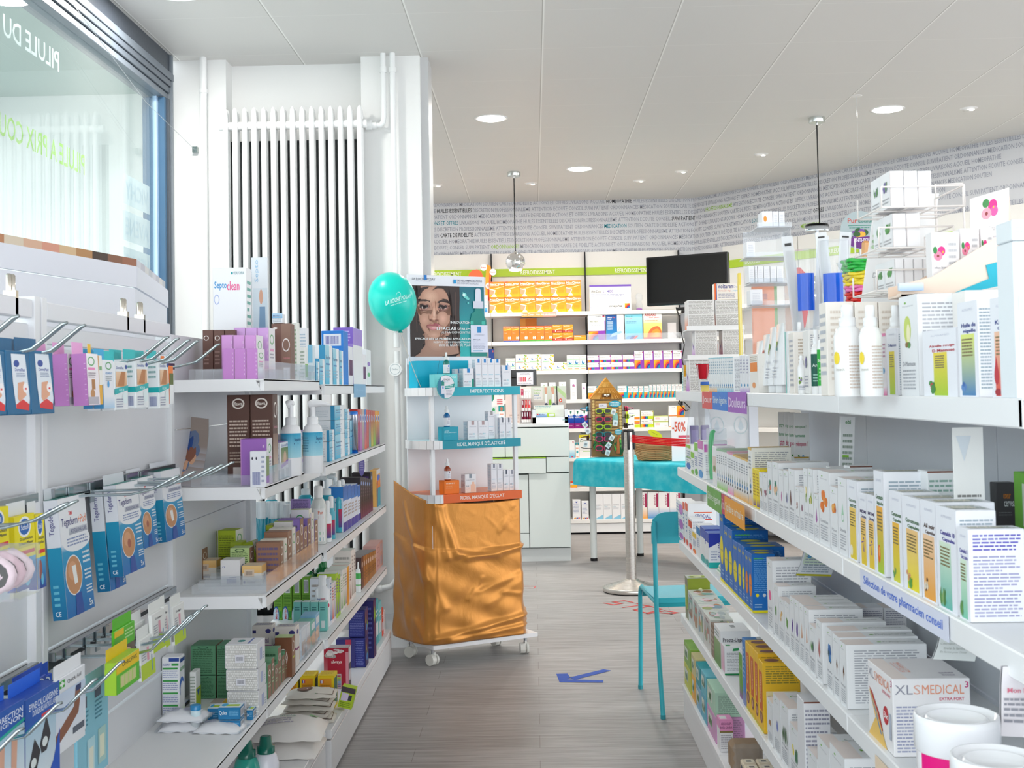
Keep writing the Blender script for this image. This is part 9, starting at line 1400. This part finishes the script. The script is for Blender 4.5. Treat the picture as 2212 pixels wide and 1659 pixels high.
T('supplement_carton','wide white carton back behind the red drop carton','carton',2090,2196,628,1.74,.06,'f3f0ec',{'f':[('l',.1,.55,.9,.9,6,'dcd0c8')]})
MB().box(.70,1.18,1.80,3.2,TZ0,1.44,'eeeeee','lacquered_steel',.003).build('riser',None,(0,0,.0008),0,'white raised platform behind the cartons of the top right shelf','platform')
RZT=1.442
ac=empty('tiered_display',(0,0,0),0,'clear acrylic tiered display with small white cartons'+s1,'display');Y=3.55
am=MB();xl,xr=at_y(1622,Y,1.5),at_y(1713,Y,1.5);am.box(xr-.003,xr,Y,Y+.10,TZ0+.001,z_at(xr,Y,490),'fff','clear_plastic').box(xl,xr,Y+.10,Y+.103,TZ0+.001,z_at(xr,Y,490),'fff','clear_plastic')
for a,b,py in((1637,1712,492),(1612,1712,556),(1620,1712,612),(1622,1712,660)):x0,x1=at_y(a,Y,1.5),at_y(b,Y,1.5);z=z_at(x0,Y,py);am.box(x0,x1,Y-.02,Y+.09,z-.003,z,'fff','frosted_plastic').box(x0,x1,Y-.022,Y-.02,z-.003,z+.012,'fff','clear_plastic')
am.build('acrylic_frame',ac)
for t,(py,yt,L)in enumerate(((492,457,(1655,1679,1692,1705)),(556,522,(1620,1639)),(612,575,(1623,1637,1643,1656,1670,1684,1699)),(660,626,(1625,1653)))):
 z=z_at(at_y(1650,Y,1.5),Y,py)+.001;ps=[(L[i],L[i+1])for i in range(len(L)-1)]
 for i,(a,b)in enumerate(ps):T('small_carton',f'small white carton, {place(len(ps), i)} from left on tier {ORD[t]} of the clear display','carton',a,b-.4,yt,Y-.015,.06,'f3f4f7',{'f':[('e',.3,.5,.15,.2,'f0a040')]if(t,i)==(0,0)else[('l',.2,.2,.8,.8,5,'e0e2e8')]},z,grp='small white cartons on the clear display')
m=MB();m.lathe([(.004,0),(.016,.01),(.025,.05),(.020,.085),(.024,.12),(.02,.155),(.006,.17),(0,.171)],n=20,col='e01018',m='matte',sx=.9);X=at_y(1727,3.25,1.5);m.build('plush_heart',None,(X,3.25,RZT if X>.70 else TZ0+.001),0,'red plush shape between the clear display and the comb cylinder'+s1,'toy')
for i,(px,r,yt,Y,bl_)in enumerate(((1746,.030,540,3.0,.11),(1777,.034,520,2.92,.12))):
 X=at_y(px,Y,1.5);z0=RZT if X-r>.70 else TZ0+.001
 if i==1:X=max(X,.70+r+.002);z0=RZT+.001
 o=empty('comb_cylinder',(X,Y,z0),0,f'clear plastic cylinder of combs with a blue sleeve, {("left", "right")[i]} one'+s1,'container');h=z_at(X,Y,yt)-z0
 MB().lathe([(r,0),(r,h)],n=28,m='clear_plastic').build('cylinder_wall',o);q=MB();n=12
 for k in range(n):a0=-1.2+1.5*k/n;a1=a0+1.5/n;z_b,z_t=z_at(X,Y,672)-z0,z_at(X,Y,592)-z0;q.add([(r*1.01*math.sin(a0),-r*1.01*math.cos(a0),z_b),(r*1.01*math.sin(a1),-r*1.01*math.cos(a1),z_b),(r*1.01*math.sin(a1),-r*1.01*math.cos(a1),z_t),(r*1.01*math.sin(a0),-r*1.01*math.cos(a0),z_t)],[(0,1,2,3)],'0f5ee0','glossy_plastic')
 q.build('blue_sleeve',o)
 for j,(dx,tilt)in enumerate(((-.01,-.1),(.012,.08))):
  c=MB().box(-.014,.014,0,.0015,.0,h*1.10,'fff','frosted_plastic').box(-.009,.009,.002,.005,.03,h*1.0,'55575c','glossy_plastic',.001);c.box(-.008,.008,-.001,0,h*1.03,h*1.05,'3a3a3a');c.build('comb_pack',None,(X+dx,Y+.004*j,z0+.002),0,f'comb blister pack, {("left", "right")[j]} one in the {("left", "right")[i]} clear cylinder','comb','comb packs in the clear cylinders',rot=(0,tilt,0))
X=at_y(1767,3.05,1.6);MB().lathe([(.030,0,'c8ccd0'),(.030,.012,'d8dce0'),(.030,.012,'2a2a2c'),(.028,.018,'1c1c1e'),(0,.019,'1c1c1e')],n=24,m='bright_metal').tube([(0,0,0),(0,0,-(z_at(X,3.05,500)-RZT)+.001)],.004,8,'c8ccd0','bright_metal').build('rotating_rack',None,(X,3.05,z_at(X,3.05,500)),0,'perforated steel rack head with a black cap above the comb cylinders','rack')
bX_,bY_=at_y(1831,2.70,1.5),2.70;bh=z_at(bX_,bY_,563)-RZT
wicker('plastic_basket','rainbow woven plastic basket of brushes'+s1,(max(bX_,.748),bY_,RZT+.001),0,.066,.066,.094,.094,bh,18,lambda t:'4a3a9a' if t<.10 else 'ee6a1e' if t<.2 else 'd82a22' if t<.42 else 'ee7ab8' if t<.54 else 'f2d838' if t<.74 else '2fbc4a',16,.0032,'glossy_plastic',False,True)
bx_=max(bX_,.748)
b_=empty('hair_brush',(bx_-.004,bY_,RZT+.05),0,'wooden hairbrush with pins standing in the rainbow basket','brush');b_.rotation_euler=(0,.06,0)
MB().box(-.009,.009,-.006,.006,0,.125,'d89a58','glossy_plastic',.005).build('handle',b_);q=MB()
for i in range(9):
 for j in range(2):q.tube([(.008,-.004+.008*j,.06+.007*i),(.026,-.006+.012*j,.064+.007*i)],.0012,5,'e0b070')
q.build('pins',b_)
for i,(dx,tl,nm)in enumerate(((-.036,-.5,'black looped band'),(-.022,-.35,'black round brush in a clear tube'),(.026,.2,'grey cushion brush in a clear tube'),(.040,.35,'black brush in a clear tube'))):
 c=MB().tube([(0,0,0),(0,0,.085)],[.012,.013],14,'fff','clear_plastic').tube([(0,0,.01),(0,0,.05)],[.008,.010],10,'2c2c30','silicone_matt');c.build('brush_pack',None,(bx_+dx*.4,bY_-.01,RZT+.055),0,nm+' sticking out of the rainbow basket','brush',rot=(0,tl,0))
pz=MB();r=.048;n=30;P=[(r*math.cos(2*math.pi*i/n),r*math.sin(2*math.pi*i/n))for i in range(n)];pz.prism(P,1,0,.002,'a9b6b8')
decals(pz,lambda u,v,e:(r*u,-e,r*v),[('t',-.62,.38,-.12,.62,'Pur','c8483a',1),('t',-.08,.38,.72,.62,'essentiel','1f7a6a',1),('q',-.6,.22,.6,.25,'1f8a70'),('l',-.55,.08,.6,.16,1,'3a8a78')]+blob(['5a8a3a','7a4a9a','e8b03a','2a5a2a'],0,-.25,.5,.3,14,91)+[('p',[(-.86,-.42),(.95,-.3),(.7,-.7),(0,-.98),(-.6,-.78)],'6a2480'),('t',-.35,-.62,.68,-.42,'ANTI-POUX','f0e8f4',1)])
X=at_y(1857,3.0,1.7);q=pz.tube([(0,.003,-r),(0,.003,RZT-z_at(X,3.0,497)+.003)],.003,6,'e0e4e4');q.build('round_sign',None,(X,3.0,z_at(X,3.0,497)),0,'round grey sign with a violet band behind the rainbow basket','sign')
def atp(px,py,Y):X=at_y(px,Y,1.5);return X,z_at(X,Y,py)
Yb=2.24;V=[atp(1858,652,Yb),atp(1996,652,Yb),atp(2034,418,Yb),atp(1898,418,Yb)]
V[0]=(V[0][0],RZT+.001);V[1]=(V[1][0],RZT+.001)
bd=MB().prism(V,1,Yb,Yb+.004,'f2f2f2');q0,q1,q2,q3=[Vector(p)for p in V]
fb=lambda u,v,e:(lambda p:(p.x,Yb-e,p.y))((q0*(1-u)+q1*u)*(1-v)+(q3*(1-u)+q2*u)*v)
decals(bd,fb,[('t',.12,.23,.95,.29,'Draineur, diur\u00e9tique','b0b0b0')]+blob(['4a6a58','5a7a68','3a5a48','7a9a80'],.42,.84,.3,.10,16,92)+[('e',.17,.62,.14,.03,'c4dcb8',14),('e',.18,.57,.15,.03,'a8c8a0',14),('e',.17,.52,.14,.03,'b8d4b0',14)]);BD=bd.build('card_board',None,label='white leaning board picturing green towels behind the wire shelves',cat='display')
wr=empty('wire_rack',(0,0,0),0,'white wire rack of small herbal cartons on the top right shelf','rack')
for a,b,py,o_ in((1908,2088,448,0),(1900,2062,536,0),(1893,2040,628,0)):
 w=MB();y0,y1=2.05,2.20
 (xa,z),(xb,_)=atp(a,py,y0),atp(b,py,y0)
 for yy in(y0,y0+.05,y0+.1,y1):w.tube([(xa,yy,z),(xb,yy,z)],.0016,6,'f2ece8')
 for k in range(4):x=xa+(xb-xa)*k/3;w.tube([(x,y0,z+(.035 if k in(0,3)else 0)),(x,y0,z),(x,y1,z),(x,y1,z+.035)],.0016,6,'f2ece8')
 w.tube([(xa,y0,z+.035),(xb,y0,z+.035),(xb,y1,z+.035)],.0016,6,'f2ece8');w.build('wire_shelf',wr)
w=MB();xx,zz=atp(2086,420,2.2);w.tube([(xx,2.2,RZT),(xx,2.2,zz+.02)],.002,6,'f2ece8').tube([(xx-.05,2.2,RZT),(xx-.05,2.2,zz+.02),(xx,2.2,zz+.02)],.002,6,'f2ece8');w.build('wire_upright',wr)
for t,(a,b,yt,py,n_)in enumerate(((1935,2026,370,448,3),(1938,1998,462,536,2),(1940,2022,560,628,4))):
 z=atp(a,py,2.05)[1]+.002
 for i in range(n_):
  p0,p1=a+(b-a)*i/n_,a+(b-a)*(i+1)/n_
  T('small_carton',f'white herbal carton, {place(n_, i)} from left on the {("top", "middle", "lowest")[t]} wire shelf','carton',p0,p1,yt,2.06,.115,'f4f3f5',{'l':[('q',0,0,.49,1,'f0f2f4'),('q',.5,0,1,1,'f2f2f4')]+fibre(['4a8a4a','8a6ab0' if t==0 else '6ab05a'],93+t,.08,.14,.25,.6)+fibre(['5a9a4a','6a5aa0' if t==0 else '4a9a48'],96+t,.08,.16,.75,.6)+[('l',.55,.12,.95,.3,2,'b8b8bc'),('l',.08,.12,.45,.3,2,'b8b8bc')],'f':[('q',0,0,.04,1,'e8e0de')]},z,grp='white herbal cartons on the wire rack')
Yp=1.92;pb=MB()
S1=[atp(*p,Yp)for p in((1945,640),(1945,614),(2012,598),(2185,494),(2185,640))];pb.prism(S1[::-1],1,Yp,Yp+.003,'f4dfce');pb.prism([(a,b)for a,b in S1][::-1],1,Yp+.07,Yp+.073,'f0d8c4')
pb.prism([atp(*p,Yp)for p in((2128,573),(2190,556),(2190,632),(2060,632),(2134,602))],1,Yp-.003,Yp-.0005,'14b0c8');x0,z0=atp(2050,632,Yp);pb.box(S1[0][0],S1[4][0],Yp,Yp+.07,S1[0][1],S1[0][1]+.003,'f0dccc');pb.box(S1[0][0]+.01,S1[4][0]-.01,Yp+.005,Yp+.06,RZT+.001,S1[0][1],'f0e4da')
PB=pb.build('peach_display',None,label='peach cardboard display with a turquoise corner on the top right shelf',cat='display')
for i,(a,b,yt,Y)in enumerate(((2021,2082,502,1.935),(2084,2126,494,1.95),(2128,2156,494,1.955))):
 Zb=z_at(at_y(a,Y,1.5),Y,606-14*i);T('flower_carton',f'white carton with a pink flower, {place(3, i)} from the left in the peach display','carton',a,b,yt,Y,.03,'f6f3f4',{'f':[('e',.35,.6,.14,.10,'e8308a',12),('e',.22,.5,.16,.10,'f08aa8',12),('e',.22,.5,.05,.03,'8a3a3a',8),('e',.12,.62,.08,.08,'3a8a4a',8),('e',.4,.58,.03,.03,'f0b040',8),('t',.08,.22,.5,.28,'Infect Stop','9a9aa0',1),('l',.6,.15,.9,.8,5,'c8c8cc'),('q',.56,0,.565,1,'e4dfe0')]},Zb,grp='pink flower cartons')
hv=[atp(*p,Yp+.06)for p in((2096,560),(2100,430),(2185,405),(2176,560))];hc=MB().prism(hv,1,Yp+.06,Yp+.063,'f6efec');q0,q1,q2,q3=[Vector(hv[i])for i in(0,3,2,1)]
n=8;A_=Vector(hv[2]);B_=Vector(hv[3]);cv=[(A_.x+.012*math.sin(math.pi*i/n),Yp+.063+.03*math.sin(math.pi*i/n/1.3),A_.y-(A_.y-B_.y)*i/n)for i in range(n+1)]
hc.add([(A_.x-.002,Yp+.062,A_.y-(A_.y-B_.y)*i/n)for i in range(n+1)]+cv,[(i,n+1+i,n+2+i,i+1)for i in range(n)],'e8c8b4','printed_card',True)
decals(hc,lambda u,v,e:(lambda p:(p.x,Yp+.06-e,p.y))((q0*(1-u)+q1*u)*(1-v)+(q3*(1-u)+q2*u)*v),[('e',.58,.80,.12,.10,'e0308a',14),('e',.62,.72,.10,.08,'ee5aa0',14),('e',.42,.70,.13,.09,'f0a0b0',14),('e',.42,.70,.04,.03,'8a3a3a',8),('e',.4,.86,.09,.07,'3f8a4a',10),('e',.6,.78,.02,.02,'f0c040',6),('t',.08,.40,.46,.47,'Infect Stop','77777c',1),('t',.48,.43,.95,.50,'Cistus-Echinacea','b0b0b4'),('l',.1,.25,.8,.36,2,'d0ccd0')]);hc.build('header_card',PB)
T('leaflets','small pale blue leaflets in front of the peach display','leaflet',1948,2002,612,1.90,.01,'dbe6f4',{'f':[('q',0,0,1,.9,'a8c4ec','e0eaf6')]},RZT)
for k,(yt,nm)in enumerate(((522,'lower'),(475,'upper'))):T('supplement_box',f'white box cut by the right edge of the photo, {nm} one','box',2196,2280,yt,1.42,.05,'e8eff4',{'f':[('l',.1,.3,.9,.7,2,'d0dce4')]},None if k==0 else z_at(at_y(2196,1.42,1.5),1.42,522)+.001,grp='white boxes at the right edge')
for a,b,t,bt_,c,fc,dn,Y in((1600,1607,590,655,'f0d860',{'f':[('q',.2,.1,.8,.9,'f4e8a0')]},'narrow yellow hanging leaflet beside the bulky cartons',4.38),(1630,1684,612,657,'f0833a',{'f':[('t',.05,.82,.6,.93,"Alginate d'ibuprofene",'a03a38',1),('q',0,0,.9,.25,'c8d030'),('q',.88,0,1,1,'6a9a3a')]},'orange pain remedy carton behind the clear display',3.80)):
 z0_=z_at(at_y(a,Y,1.5),Y,bt_);T('remedy_carton' if 'carton behind' in dn else 'leaflet',dn,'carton' if 'carton behind' in dn else 'leaflet',a,b,t,Y,.02,c,fc,TZ0)
